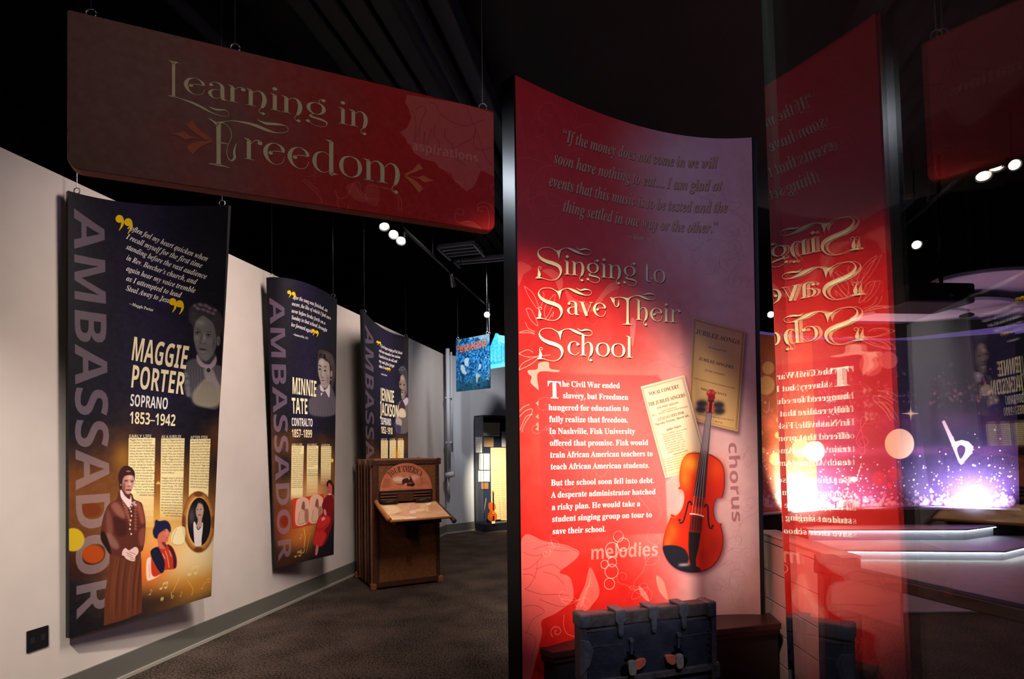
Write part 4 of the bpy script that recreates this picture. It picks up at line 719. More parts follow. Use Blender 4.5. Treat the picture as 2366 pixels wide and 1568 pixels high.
# ================================================================== DISPLAY LETTERS (high-contrast capitals and small letters with swashes)
def _sf(x=.10, top=.47):      # stem with flag and foot
    return [[(x - .10, top + .035, .01), (x - .05, top + .02, .03), (x, top - .01, .075)], [(x, top, .085), (x, .06, .085), (x, .025, .1), (x, 0, .15)], [(x - .1, .004, .014), (x + .11, .004, .014)]]
def _arch(o=0.): return [[(.13 + o, .38, .012), (.2 + o, .47, .014), (.28 + o, .49, .03), (.35 + o, .43, .065), (.385 + o, .30, .09), (.375 + o, .14, .088), (.335 + o, .0, .06)], [(.34 + o, .01, .03), (.29 + o, -.05, .013), (.275 + o, -.12, .012), (.30 + o, -.18, .012), (.35 + o, -.2, .02)], (.355 + o, -.175, .042)]
DISP = {
 'i': (.24, _sf() + [(.1, .66, .052)]),
 'n': (.50, _sf() + _arch()),
 'h': (.50, _sf(.1, .76) + _arch()),
 'm': (.80, _sf() + [[(.13, .38, .012), (.2, .47, .014), (.28, .49, .03), (.35, .43, .065), (.38, .34, .085), (.38, .05, .085), (.38, 0, .15)], [(.28, .004, .014), (.49, .004, .014)]] + _arch(.3)),
 'r': (.38, _sf() + [[(.13, .36, .012), (.19, .45, .014), (.26, .495, .02), (.33, .48, .035)], (.325, .44, .05)]),
 'a': (.43, [(.085, .40, .045), [(.06, .42, .012), (.11, .48, .015), (.19, .5, .022), (.27, .47, .05), (.315, .40, .082), (.32, .2, .085), (.325, .06, .085), (.34, .015, .06), (.42, .003, .012)], [(.31, .29, .012), (.18, .275, .014), (.09, .22, .05), (.06, .13, .078), (.11, .03, .04), (.19, 0, .014), (.3, .07, .012)]]),
 'e': (.49, [(.16, .25, .045), [(.15, .25, .012), (.21, .30, .014), (.33, .32, .02), (.42, .31, .02)], [(.425, .305, .02), (.41, .37, .07), (.36, .45, .04), (.24, .5, .013), (.12, .44, .05), (.06, .32, .085), (.06, .2, .085), (.12, .07, .05), (.23, -.005, .016), (.34, .015, .012), (.41, .09, .012), (.435, .2, .01)]]),
 'g': (.49, [(.37, .60, .045), [(.30, .49, .012), (.28, .56, .012), (.32, .62, .012), (.37, .63, .012)], [(.22, .5, .013), (.1, .44, .05), (.06, .32, .08), (.1, .2, .05), (.22, .135, .013), (.34, .2, .05), (.38, .32, .08), (.34, .44, .05), (.22, .5, .013)], [(.17, .14, .012), (.1, .08, .03), (.11, .045, .06), (.2, .02, .055), (.33, 0, .06), (.43, -.05, .04), (.44, -.13, .015), (.38, -.2, .013), (.25, -.22, .012), (.13, -.18, .012), (.06, -.12, .012)], (.05, -.115, .045)]),
 'o': (.51, [[(.25, .5, .013), (.11, .43, .05), (.06, .25, .085), (.11, .07, .05), (.25, 0, .013), (.39, .07, .05), (.44, .25, .085), (.39, .43, .05), (.25, .5, .013)]]),
 'd': (.54, [[(.37, .42, .012), (.25, .495, .013), (.11, .43, .05), (.06, .25, .085), (.11, .07, .05), (.25, 0, .013), (.38, .08, .012)], [(.28, .80, .01), (.34, .79, .03), (.40, .76, .08)], [(.40, .77, .085), (.40, .05, .085), (.42, .01, .06), (.52, .003, .012)]]),
 't': (.36, [[(.04, .49, .012), (.31, .49, .012)], [(.1, .70, .03), (.12, .60, .07), (.12, .45, .085), (.12, .12, .085), (.15, .03, .06), (.23, 0, .015), (.31, .05, .012), (.31, .12, .01)], (.28, .13, .03)]),
 'v': (.46, [[(.0, .495, .014), (.18, .495, .014)], [(.09, .49, .09), (.24, .02, .09), (.25, 0, .02)], [(.24, .0, .016), (.41, .49, .014)], [(.33, .495, .014), (.47, .495, .014)]]),
 'c': (.43, [[(.40, .12, .012), (.32, .02, .012), (.22, 0, .016), (.1, .08, .05), (.06, .25, .085), (.11, .43, .05), (.23, .5, .013), (.34, .46, .012)], (.355, .40, .05)]),
 'l': (.24, _sf(.1, .76)),
 'L': (.38, [[(-.03, 1.03, .012), (.05, 1.0, .03), (.14, .96, .11)], [(.14, .97, .11), (.27, 1.0, .02), (.34, .96, .01)], [(.14, .99, .1), (.14, .06, .1), (.14, .0, .17)], [(-.03, .0, .014), (.14, .0, .04), (.3, -.01, .02), (.6, -.05, .045), (.89, -.11, .065), (1.15, -.19, .055), (1.35, -.25, .03), (1.6, -.29, .014), (1.82, -.26, .012), (1.87, -.17, .01), (1.76, -.1, .02), (1.6, -.12, .05), (1.42, -.13, .05), (1.22, -.08, .01)]]),
 'F': (.70, [[(-.1, 1.05, .01), (-.02, 1.02, .03), (.07, .97, .06), (.13, .93, .11)], [(.14, .98, .11), (.14, .08, .1), (.14, .0, .17)], [(-.08, .0, .02), (.14, .02, .03), (.40, .0, .014)], [(.1, .96, .08), (.3, 1.05, .016), (.49, 1.10, .02), (.8, 1.11, .05), (1.03, 1.087, .07), (1.25, 1.04, .06), (1.47, 1.02, .02), (1.68, 1.07, .012), (1.75, 1.15, .01), (1.68, 1.22, .014), (1.5, 1.22, .05), (1.25, 1.19, .06), (1.12, 1.21, .03), (1.03, 1.24, .01)], [(.2, 1.0, .012), (.33, .97, .012), (.42, .86, .015), (.43, .7, .015), (.36, .52, .014), (.33, .35, .014), (.36, .22, .02), (.44, .17, .03), (.51, .26, .06), (.50, .38, .055), (.52, .5, .03), (.56, .6, .01)], [(.14, .54, .035), (.36, .54, .014)]]),
}
def ribbon(P, k=7):
    P = np.array(P, float)
    if len(P) > 2: P = catmull(P, k)
    d = np.gradient(P[:, :2], axis=0); n = np.stack([-d[:, 1], d[:, 0]], -1); n /= np.linalg.norm(n, axis=1, keepdims=True) + 1e-9
    w = np.abs(P[:, 2:3]) / 2; V = np.concatenate([P[:, :2] + n * w, P[:, :2] - n * w]); m = len(P)
    return V, [(i, i + 1, m + i + 1, m + i) for i in range(m - 1)]
def disc(x, y, r, n=14):
    t = np.linspace(0, 2 * PI, n, endpoint=False); return np.stack([x + r * np.cos(t), y + r * np.sin(t)], -1), [tuple(range(n))]
def display(surf, crop, word, p0, p1, em):
    """word with display letters; p0,p1 baseline ends and em in crop units"""
    out = []; w = sum(DISP[c][0] for c in word) - .04; p0 = np.array(p0, float); p1 = np.array(p1, float); d = (p1 - p0) / w; x = 0
    for c in word:
        for s in DISP[c][1]:
            V, T = ribbon(s) if isinstance(s, list) else disc(*s)
            X = p0 + np.outer(V[:, 0] + x, d) + np.outer(V[:, 1], (0, -em))
            out.append((surf.inv(X / crop[2] + np.array(crop[:2])), T))
        x += DISP[c][0]
    return out
def cropink(surf, crop, shapes):
    """shapes in crop units: lists of (x, y, width) strokes, or ('poly', points)"""
    out = []
    for s in shapes:
        if s[0] == 'poly':
            P = np.array(s[1], float); P = catmull(P, 4, True) if (len(s) > 2 and s[2]) else P
            V = P; T = [tuple(t) for t in tessellate_polygon([[Vector((x, y, 0)) for x, y in P]])]
        else: V, T = ribbon(s) if isinstance(s, list) else disc(*s)
        out.append((surf.inv(V / crop[2] + np.array(crop[:2])), T))
    return out
def shadowed(surf, name, polys, color, parent, dx=.005, dy=-.006, dark=(52, 14, 12), off=.0012):
    o = ink_mesh(surf, name, polys, ink(color), off, parent)
    o2 = ink_mesh(surf, 'drop_outline', [(V + np.array([dx, dy]), T) for V, T in polys], ink(dark), off * .5, None)
    o2.parent = o
    return o

# ================================================================== CURVED RED STORY WALL
def grad(cv, f):
    """fill the canvas from a function of (a, b) in 0..1 (right, up) giving rgb"""
    b, a = np.mgrid[0:cv.h, 0:cv.w]; a = a / cv.w; b = b / cv.h
    cv.a[:] = f(a, b).astype(np.float32)
def mixc(c0, c1, t):
    t = np.clip(t, 0, 1)[..., None]; return np.array(c0, float) * (1 - t) + np.array(c1, float) * t
def sstep(x, a, b): t = np.clip((x - a) / (b - a), 0, 1); return t * t * (3 - 2 * t)
def spiral(cx, cy, r, turns, a0, flip=1, n=22):
    t = np.linspace(0, 1, n); a = a0 + flip * turns * 2 * PI * t; q = r * (1 - .86 * t)
    return np.stack([cx + q * np.cos(a), cy + q * np.sin(a)], -1)
def floral(cv, seed, n, color, width, alpha, box):
    g = np.random.default_rng(seed); x0, x1, y0, y1 = box
    for _ in range(n):
        cx, cy = g.uniform(x0, x1), g.uniform(y0, y1); r = g.uniform(10, 26); a0 = g.uniform(0, 6.28); fl = g.choice([-1, 1])
        S = spiral(cx, cy, r, g.uniform(.8, 1.5), a0, fl); d = S[0] - S[1]; d /= np.linalg.norm(d)
        tail = S[0] + np.outer(np.linspace(3.2, .3, 6), d * r) + np.outer(np.sin(np.linspace(0, 3, 6)) * r * .5, (-d[1], d[0]))
        cv.line(np.concatenate([tail, S]), color, width, alpha)
        for k in range(3):
            p = tail[k]; q = a0 + k; L = g.uniform(18, 40)
            m = p + np.array([math.cos(q), math.sin(q)]) * L; s = np.array([-math.sin(q), math.cos(q)]) * L * .25
            cv.line([p, (p + m) / 2 + s, m, (p + m) / 2 - s, p], color, width, alpha)

cv = Canvas(S_red.W, S_red.H, 520, surf=S_red)
nz = vnoise(cv.h, cv.w, 5, 3); nz2 = vnoise(cv.h, cv.w, 60, 4, 2)
def f_red(a, b):
    t = sstep(a + .35 * (nz - .5) + .12 * (b - .4), .38, .86)
    c = mixc((196, 22, 16), (206, 160, 158), t)
    c = c + (nz2[..., None] - .5) * 14
    return c + np.array([14, 30, 22]) * np.clip(nz - .5, 0, 1)[..., None]
grad(cv, f_red)
cv.crop(0, 0, 1); cv.glow(1425, 1010, 150, 200, (246, 158, 140), .8); cv.glow(1600, 1150, 120, 220, (226, 150, 140), .4)  # first glow paints the spot's pale hot centre into the print colour
cv.crop(1180, 1200, 3.479)
petal = [(90, 150), (270, 172), (430, 200), (490, 222), (550, 258), (530, 310), (470, 360), (392, 425), (470, 455), (500, 540), (500, 640), (440, 700), (350, 760), (250, 812), (252, 900), (230, 1010), (190, 1180), (150, 1300), (90, 1290), (60, 700)]
cv.poly(petal, (226, 120, 112), .62)
for l in [[(100, 260), (180, 290), (255, 285), (200, 350), (150, 390), (100, 400)], [(180, 240), (300, 205), (440, 215), (540, 262)], [(200, 400), (320, 360), (400, 400), (480, 470)], [(120, 560), (250, 600), (400, 600), (500, 620)], [(100, 700), (200, 690), (270, 740), (180, 800), (130, 900)], [(110, 900), (200, 960), (170, 1100)], [(215, 330), (205, 420), (160, 520), (110, 560)], [(230, 640), (360, 690), (440, 700)], [(300, 230), (380, 250), (470, 250)], [(260, 420), (360, 450), (430, 520)], [(100, 440), (160, 440), (200, 470)]]:
    cv.line(l, (150, 40, 34), 1.6, .7)
cv.poly([(636, 385), (690, 480), (712, 590), (660, 680), (560, 770), (518, 740), (545, 640), (598, 520)], (236, 130, 112), .55)
for k in range(4): cv.line([(640 + k * 8, 440 + k * 30), (620 - k * 6, 560), (570 - k * 4, 700)], (250, 170, 150), 1.2, .5)
cv.poly([(1170, 450), (1230, 500), (1262, 640), (1210, 600), (1180, 540)], (238, 170, 140), .55); cv.poly([(1025, 530), (1090, 590), (1110, 660), (1050, 610)], (236, 160, 140), .5)
for x, y, r in [(865, 135, 40), (815, 240, 53), (905, 200, 49), (755, 360, 31), (815, 340, 36), (810, 415, 53), (793, 515, 42)]:
    t = np.linspace(0, 2 * PI, 30); cv.line(np.stack([x + r * np.cos(t), y + r * 1.08 * np.sin(t)], -1), (255, 196, 176), 1.8, .8, False)
cv.line(spiral(370, 900, 52, 1.4, 2.2), (250, 160, 140), 1.8, .7); cv.line([(430, 760), (425, 850), (460, 920), (560, 950)], (250, 160, 140), 1.8, .6)
cv.crop(1190, 600, 3.92)
for l in [[(80, 235), (160, 300), (205, 400), (200, 440), (130, 340), (80, 235)], [(98, 440), (150, 455), (208, 595), (140, 540), (98, 440)], [(95, 565), (120, 620), (180, 650)], [(30, 660), (110, 640), (180, 672), (120, 660), (30, 660)], [(30, 850), (110, 815), (165, 838)], [(30, 1000), (80, 930), (220, 870), (150, 940), (30, 1000)], [(30, 850), (130, 880), (320, 860)], [(275, 540), (270, 430), (360, 310), (340, 420), (275, 540)], [(300, 545), (330, 500), (350, 470), (340, 520)], [(230, 440), (262, 330), (250, 290)], [(40, 1370), (80, 1330), (130, 1310)], [(40, 1420), (90, 1370), (150, 1350), (150, 1390), (90, 1480), (60, 1560)], [(45, 1540), (100, 1420), (160, 1400)]]:
    cv.line(l, (255, 170, 150), 1.7, .75)
cv.poly([(120, 1000), (200, 990), (215, 935), (300, 925), (318, 985), (400, 1000), (380, 1015), (210, 1020), (215, 1170), (190, 1160), (140, 1110), (150, 1060), (120, 1030)], (250, 160, 140), .75)
cv.poly([(25, 20), (110, 40), (150, 80), (80, 130), (60, 180), (30, 240), (20, 150)], (226, 110, 100), .45)
for y in (1300, 1420, 1490, 1530): cv.poly([(185, y), (212, y - 25), (215, y + 22)], (250, 160, 140), .6)
cv.crop(1230, 560, 5.4056)
cv.poly([(120, 350), (220, 330), (320, 380), (380, 470), (370, 590), (330, 600), (290, 500), (200, 410)], (226, 128, 116), .45)
cv.poly([(780, 760), (860, 640), (960, 520), (1070, 490), (1080, 560), (940, 640), (860, 740), (800, 850)], (222, 126, 120), .45)
cv.poly([(400, 560), (520, 700), (700, 760), (760, 850), (620, 870), (470, 780)], (230, 130, 116), .35)
cv.poly([(1230, 950), (1290, 980), (1280, 1130), (1250, 1300), (1225, 1180)], (220, 150, 146), .5)
for k in range(9): cv.line([(620 + k * 70, 1560), (700 + k * 60, 1300 - k * 20), (820 + k * 50, 1120), (900 + k * 30, 900)], (150, 60, 56), 1.1, .35)
cv.crop(1190, 180, 3.016)
for l in [[(170, 300), (165, 220), (230, 170), (280, 200), (270, 260), (215, 250), (225, 215)], [(5, 560), (120, 560), (240, 610), (300, 600)], [(300, 610), (200, 620), (110, 720), (90, 830), (120, 940), (200, 1010), (270, 1010), (285, 970), (255, 950)], [(230, 620), (200, 700), (215, 800), (240, 880), (330, 890)], [(180, 640), (130, 760), (60, 800), (20, 900)], [(390, 180), (430, 260), (410, 350), (470, 330), (540, 320)], [(300, 610), (380, 520), (480, 500), (600, 600)], [(250, 640), (290, 760), (400, 800)], [(20, 200), (60, 400), (70, 520)], [(120, 400), (200, 430), (260, 500), (250, 560)]]:
    cv.line(l, (232, 92, 84), 1.6, .5)
cv.crop(0, 0, 1)
floral(cv, 5, 16, (236, 110, 98), 1.4, .32, (1215, 1700, 240, 860))
floral(cv, 9, 8, (120, 60, 64), 1.2, .28, (1560, 1740, 400, 860))
floral(cv, 12, 12, (252, 190, 176), 1.4, .35, (1215, 1560, 880, 1400))
floral(cv, 14, 8, (150, 96, 96), 1.2, .3, (1640, 1745, 1040, 1400))
# translucent red text box
cv.crop(1180, 840, 3.734)
cv.poly([(252, 72), (1270, 100), (1310, 150), (1335, 990), (1352, 1435), (1335, 1462), (312, 1530), (272, 1492), (240, 100)], (208, 36, 38), .45, 2, False)
for l in [[(480, 140), (560, 170), (560, 240), (640, 330), (560, 400)], [(300, 540), (420, 700), (520, 760)], [(900, 420), (1010, 520), (1000, 640), (1030, 800)], [(700, 900), (780, 980), (860, 900), (960, 880)], [(380, 1030), (470, 1090), (560, 1060)], [(1050, 1100), (1150, 1200), (1220, 1310)]]: cv.line(l, (250, 170, 156), 1.5, .35)
for x in range(560, 1040, 40): cv.line([(x, 1180), (x + 20, 900), (x - 10, 700)], (240, 130, 116), 1.3, .25)
cv.crop(0, 0, 1)
cv.text('melodies', 'H', (1363, 1293), (1521, 1283), .105, (255, 214, 196), .42)
cv.text('chorus', 'H', (1682, 1021), (1691, 1207), .088, (120, 52, 62), .55)
# two programme sheets
cv.crop(1440, 700, 2.45)
cv.poly([(402, 92), (700, 170), (658, 748), (372, 672)], (40, 12, 20), .55, 5, False)
cv.poly([(395, 80), (690, 157), (648, 727), (368, 655)], (206, 160, 98), 1, 0, False)
cv.poly([(395, 80), (690, 157), (686, 200), (392, 122)], (190, 120, 74), .35, 8, False)
for d in (0, 6):
    cv.line([(402 + d, 92 + d), (681 - d, 164 + d), (641 - d, 718 - d), (376 + d, 649 - d), (402 + d, 92 + d)], (112, 60, 30), 1.4 if d else 2, .9, False)
cv.poly([(104, 480), (352, 415), (448, 785), (242, 1002)], (60, 20, 60), .5, 5, False)
cv.poly([(98, 472), (345, 407), (484, 928), (237, 990)], (218, 186, 150), 1, 0, False)
for d in (0, 5): cv.line([(106 + d, 482 + d), (338 - d, 420 + d), (474 - d, 920 - d), (242 + d, 978 - d), (106 + d, 482 + d)], (120, 96, 74), 1.4, .9, False)
DK = (66, 40, 26)
def ptxt(t, f, p0, p1, h, al=.9): cv.text(t, f, p0, p1, h, DK, al)
for t, f, p0, p1, h in [('JUBILEE SONGS:', 'B', (408, 170), (664, 236), .040), ('AS SUNG BY THE', 'R', (480, 253), (580, 278), .014), ('JUBILEE SINGERS,', 'B', (426, 320), (626, 372), .026), ('OF FISK UNIVERSITY.', 'B', (460, 382), (578, 412), .012), ('UNDER THE AUSPICES OF THE AMERICAN MISSIONARY ASSOCIATION', 'R', (398, 427), (630, 486), .011), ('PRICE 25 CENTS', 'B', (437, 489), (583, 526), .018), ('NEW YORK: BIGLOW AND MAIN, 76 EAST NINTH ST.', 'R', (422, 632), (628, 668), .011), ('1872', 'R', (500, 668), (560, 682), .011),
                        ('VOCAL CONCERT', 'B', (147, 524), (316, 480), .030), ('THE JUBILEE SINGERS', 'B', (143, 585), (352, 528), .030), ('OF FISK UNIVERSITY, NASHVILLE, TENN.', 'B', (192, 600), (313, 567), .016), ('UNDER THE DIRECTION OF', 'R', (220, 613), (300, 592), .010), ('GEO. L. WHITE, Treasurer of the University,', 'R', (160, 642), (366, 587), .014), ("AT ST. PAUL'S M. E. CHURCH, NEWARK,", 'B', (195, 668), (346, 624), .024), ('Thursday Evening, March 6th,', 'I', (178, 696), (374, 640), .020), ('Jubilee Singers.', 'B', (245, 724), (331, 698), .020), ('PROGRAMME.', 'B', (283, 862), (368, 836), .012)]:
    ptxt(t, f, p0, p1, h)
for i, t in enumerate(['Miss ELLA SHEPPARD, Soprano and Pianist,', 'JENNIE JACKSON, Soprano,', 'MAGGIE PORTER, Soprano,', 'MINNIE TATE, Contralto,', 'ELIZA WALKER, Contralto,', 'Mr. THOMAS RUTLING, Tenor,', 'BENJ. M. HOLMES, Tenor,', 'I. P. DICKERSON, Bass,', 'GREENE EVANS, Bass,']):
    x = 222 + i * 3.6; y = 750 + i * 12.6; ptxt(t, 'R', (x, y), (x + 60 + 2.0 * len(t), y - 16 - .55 * len(t)), .011)
for i in range(6):
    x = 222 + i * 3; y = 890 + i * 13; ptxt('The audience will please be seated at eight o\u2019clock', 'R', (x, y), (x + 190, y - 50), .010, .75)
# violin
cv.crop(1520, 880, 3.411)
V_OUT = [(320, 563), (240, 570), (195, 615), (172, 700), (168, 780), (174, 828), (158, 846), (190, 854), (205, 882), (208, 930), (196, 985), (170, 1034), (135, 1060), (103, 1050), (100, 1075), (75, 1130), (52, 1200), (38, 1280), (42, 1340), (66, 1400), (115, 1455), (185, 1494), (260, 1510), (330, 1507), (400, 1482), (452, 1440), (490, 1380), (512, 1300), (514, 1220), (498, 1145), (504, 1124), (470, 1115), (446, 1070), (438, 1000), (452, 942), (474, 914), (503, 921), (520, 870), (527, 780), (520, 690), (490, 628), (440, 590), (400, 574)]
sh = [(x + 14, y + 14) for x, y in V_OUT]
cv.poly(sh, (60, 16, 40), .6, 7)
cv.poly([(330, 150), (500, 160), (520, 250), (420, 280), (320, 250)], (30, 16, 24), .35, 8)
cv.poly(V_OUT, (112, 20, 8), 1)
vin = [((x - 280) * .965 + 280, (y - 1040) * .98 + 1040) for x, y in V_OUT]
cv.poly(vin, (196, 32, 10), 1)
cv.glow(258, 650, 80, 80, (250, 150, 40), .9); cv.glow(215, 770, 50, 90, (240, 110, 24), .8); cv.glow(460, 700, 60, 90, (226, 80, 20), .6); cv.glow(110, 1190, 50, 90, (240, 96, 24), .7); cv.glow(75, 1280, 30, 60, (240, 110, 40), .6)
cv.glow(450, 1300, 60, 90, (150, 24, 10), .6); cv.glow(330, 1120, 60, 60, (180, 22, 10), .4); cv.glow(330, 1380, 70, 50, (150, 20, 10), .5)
cv.line([(150, 860), (200, 900), (190, 1000), (130, 1075), (100, 1060)], (236, 130, 60), 2, .6)
cv.poly([(262, 1055), (352, 1068), (340, 1192), (246, 1182)], (50, 14, 12), .75, 2, False)
cv.poly([(300, 900), (370, 915), (355, 1000), (292, 985)], (60, 16, 14), .7, 4, False)
cv.poly([(382, 246), (424, 252), (372, 920), (280, 902)], (58, 34, 40), 1, .5, False)
cv.poly([(382, 246), (424, 252), (400, 560), (330, 560)], (150, 128, 130), .75, 10, False)
for k in range(4):
    cv.line([(389 + k * 9, 250), (330 + k * 14, 640), (266 + k * 24, 1035 + k * 6)], (214, 196, 190), 1.3, .85)
    cv.line([(266 + k * 24, 1040 + k * 6), (262 + k * 18, 1185)], (150, 110, 100), 1, .6)
cv.line([(250, 1045), (305, 1050), (362, 1067)], (246, 214, 196), 4, 1)
cv.poly([(243, 1186), (336, 1196), (322, 1300), (298, 1400), (300, 1480), (262, 1478), (246, 1400), (240, 1300)], (24, 18, 24), 1, 1, False)
cv.poly([(38, 1306), (90, 1292), (160, 1300), (215, 1330), (242, 1392), (238, 1436), (322, 1468), (328, 1500), (240, 1507), (150, 1482), (88, 1430), (54, 1370)], (22, 22, 32), 1, .6)
cv.ell(205, 1447, 48, 8, (230, 214, 204), .8, 3, -.05)
for P, b in [([(268, 975), (256, 950), (238, 962), (224, 1020), (206, 1085), (188, 1118), (168, 1112)], [(264, 972, 7), (170, 1095, 10)]), ([(366, 990), (378, 974), (392, 990), (395, 1060), (400, 1128), (412, 1158), (430, 1158)], [(370, 990, 7), (430, 1142, 10)])]:
    cv.line(P, (52, 16, 16), 5.5, 1)
    for x, y, r in b: cv.ell(x, y, r, r, (46, 14, 16))
for x, y in [(345, 178), (338, 224), (478, 190), (484, 236)]: cv.ell(x, y, 42, 26, (30, 24, 34), .92, 4)
cv.poly([(397, 130), (442, 130), (434, 252), (384, 250)], (70, 14, 18), 1, 1, False)
cv.line([(400, 160), (392, 245)], (226, 70, 50), 5, .9); cv.line([(434, 165), (428, 248)], (226, 70, 50), 5, .9)
cv.ell(418, 98, 36, 32, (170, 36, 34)); cv.ell(422, 128, 28, 24, (130, 22, 24)); cv.ell(400, 86, 12, 9, (238, 120, 110), .9, 2); cv.ell(436, 88, 10, 8, (226, 100, 90), .8, 2)
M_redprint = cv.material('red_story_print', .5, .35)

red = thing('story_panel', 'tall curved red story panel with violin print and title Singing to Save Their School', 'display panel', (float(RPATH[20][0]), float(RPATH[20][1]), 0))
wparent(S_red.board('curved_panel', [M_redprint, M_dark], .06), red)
def rp(o): return wparent(o, red)
class _W: pass
def on(root, o): return wparent(o, root)
# edge post on the near side
def edge_post(path, i, name, w, d, m, z1):
    P = np.array(path); p = P[i]; t = (P[1] - P[0]) if i == 0 else (P[-1] - P[-2]); t /= np.linalg.norm(t); n = np.array([t[1], -t[0]])
    s = -1 if i == 0 else 1
    a = p + t * s * .002; q = [a, a + t * s * w, a + t * s * w - n * d, a - n * d]
    q = [c + n * .004 for c in q]
    return MB().slab([tuple(c) for c in (q if s > 0 else q[::-1])], 0, z1).build(name, m, bevel=.0015)
M_post = mat('satin_black_edge', (30, 31, 34), .33, metal=.9)
on(red, edge_post(RPATH, 0, 'edge_post', .010, .10, M_post, RH))
on(red, edge_post(RPATH, -1, 'edge_trim', .022, .08, M_dark, RH))
CR = (1230, 560, 5.4056)
TITLE = (250, 228, 170)
def S_shape(dx, dy):
    S = [[(62, 446, .1), (80, 430, 22), (84, 400, 38), (80, 360, 20), (72, 325, 6), (80, 303, 4), (98, 304, 4), (108, 318, 4), (100, 333, 4), (88, 328, 3)],
         [(38, 446, 3), (60, 438, 22), (95, 440, 16), (125, 445, 5), (200, 466, 4), (270, 466, 5), (325, 435, 10), (352, 385, 22), (352, 340, 34), (325, 295, 42), (260, 262, 46), (180, 237, 44), (110, 200, 34), (72, 150, 20), (75, 105, 7), (110, 72, 5), (165, 62, 5), (225, 68, 5), (280, 98, 10), (318, 122, 26)],
         [(326, 110, 60), (328, 140, 34), (331, 175, 14), (332, 206, 2)],
         [(300, 112, 10), (345, 98, 14), (385, 76, 6), (430, 68, 7), (480, 84, 24), (540, 112, 32), (600, 137, 20), (650, 153, 8), (700, 152, 4), (728, 132, 3), (724, 104, 4), (690, 86, 10), (640, 82, 20), (590, 92, 12), (540, 62, 2)]]
    return [[(x + dx, y + dy, w) for x, y, w in s] for s in S]
def title(q): on(red, shadowed(S_red, 'title_word', q, TITLE, None))
title(cropink(S_red, CR, S_shape(0, 0)) + display(S_red, CR, 'inging', (397, 395), (1300, 470), 335))
title(cropink(S_red, CR, S_shape(8, 504)) + display(S_red, CR, 'ave', (425, 893), (918, 925), 330))
title(cropink(S_red, CR, S_shape(17, 1008)) + display(S_red, CR, 'chool', (432, 1398), (1246, 1436), 335))
title(display(S_red, CR, 'to', (1392, 484), (1655, 506), 320))
tp = display(S_red, CR, 'heir', (1292, 962), (1838, 998), 318)
tp += cropink(S_red, CR, [[(966, 684, 2), (990, 698, 22), (1008, 722, 40), (1020, 760, 12), (1036, 795, 5), (1060, 800, 10), (1075, 775, 20), (1076, 745, 10), (1080, 715, 2)], [(1000, 702, 14), (1050, 686, 6), (1110, 686, 8), (1160, 700, 24), (1190, 716, 50)], [(1190, 700, 44), (1189, 760, 28), (1188, 950, 28), (1188, 1000, 34), (1188, 1018, 60)], [(1120, 1021, 5), (1245, 1025, 5)], [(1195, 708, 30), (1235, 680, 8), (1290, 664, 7), (1340, 668, 18), (1400, 692, 26), (1450, 710, 12), (1500, 712, 4), (1534, 694, 3), (1530, 662, 4), (1490, 642, 16), (1440, 640, 20), (1400, 648, 8), (1370, 640, 2)]])
title(tp)
for t, p0, p1 in [('\u201cIf the money does not come in we will', (1299, 325), (1657, 388)), ('soon have nothing to eat.... I am glad at', (1279.5, 376.5), (1668, 440)), ('events that this music is to be tested and the', (1268.4, 429.3), (1681, 490)), ('thing settled in one way or the other.\u201d', (1301, 488.7), (1658, 537))]:
    on(red, shadowed(S_red, 'quotation_line', text_polys(S_red, t, 'I', p0, p1, .098, shear=.12), (206, 160, 122), None, .0025, -.003))
q = text_polys(S_red, '\u2014Adam Spence', 'B', (1449.7, 550), (1526, 558.5), .040)
on(red, ink_mesh(S_red, 'credit_lettering', q, ink((206, 160, 128)), .001, None))
CB = (1180, 840, 3.734)
def cp(c, p): return (p[0] / c[2] + c[0], p[1] / c[2] + c[1])
STORY = (255, 246, 222)
on(red, shadowed(S_red, 'large_initial', text_polys(S_red, 'T', 'B', cp(CB, (318, 296)), cp(CB, (438, 301)), .130), STORY, None, .0016, -.002, (150, 40, 30)))
for t, p0, p1 in [('he Civil War ended', (442, 197), (942, 212)), ('slavery, but Freedmen', (448, 297), (1015, 312)), ('hungered for education to', (325, 400), (1018, 408)), ('fully realize that freedom.', (330, 502), (1013, 507)), ('In Nashville, Fisk University', (330, 605), (1072, 605)), ('offered that promise. Fisk would', (335, 707), (1187, 702)), ('train African American teachers to', (338, 810), (1225, 797)), ('teach African American students.', (342, 912), (1198, 898)), ('But the school soon fell into debt.', (345, 1052), (1238, 1028)), ('A desperate administrator hatched', (347, 1157), (1250, 1125)), ('a risky plan. He would take a', (352, 1262), (1118, 1228)), ('student singing group on tour to', (354, 1365), (1218, 1323)), ('save their school.', (357, 1470), (820, 1447))]:
    on(red, shadowed(S_red, 'story_line', text_polys(S_red, t, 'B', cp(CB, p0), cp(CB, p1), .0450), STORY, None, .0016, -.002, (150, 40, 30)))

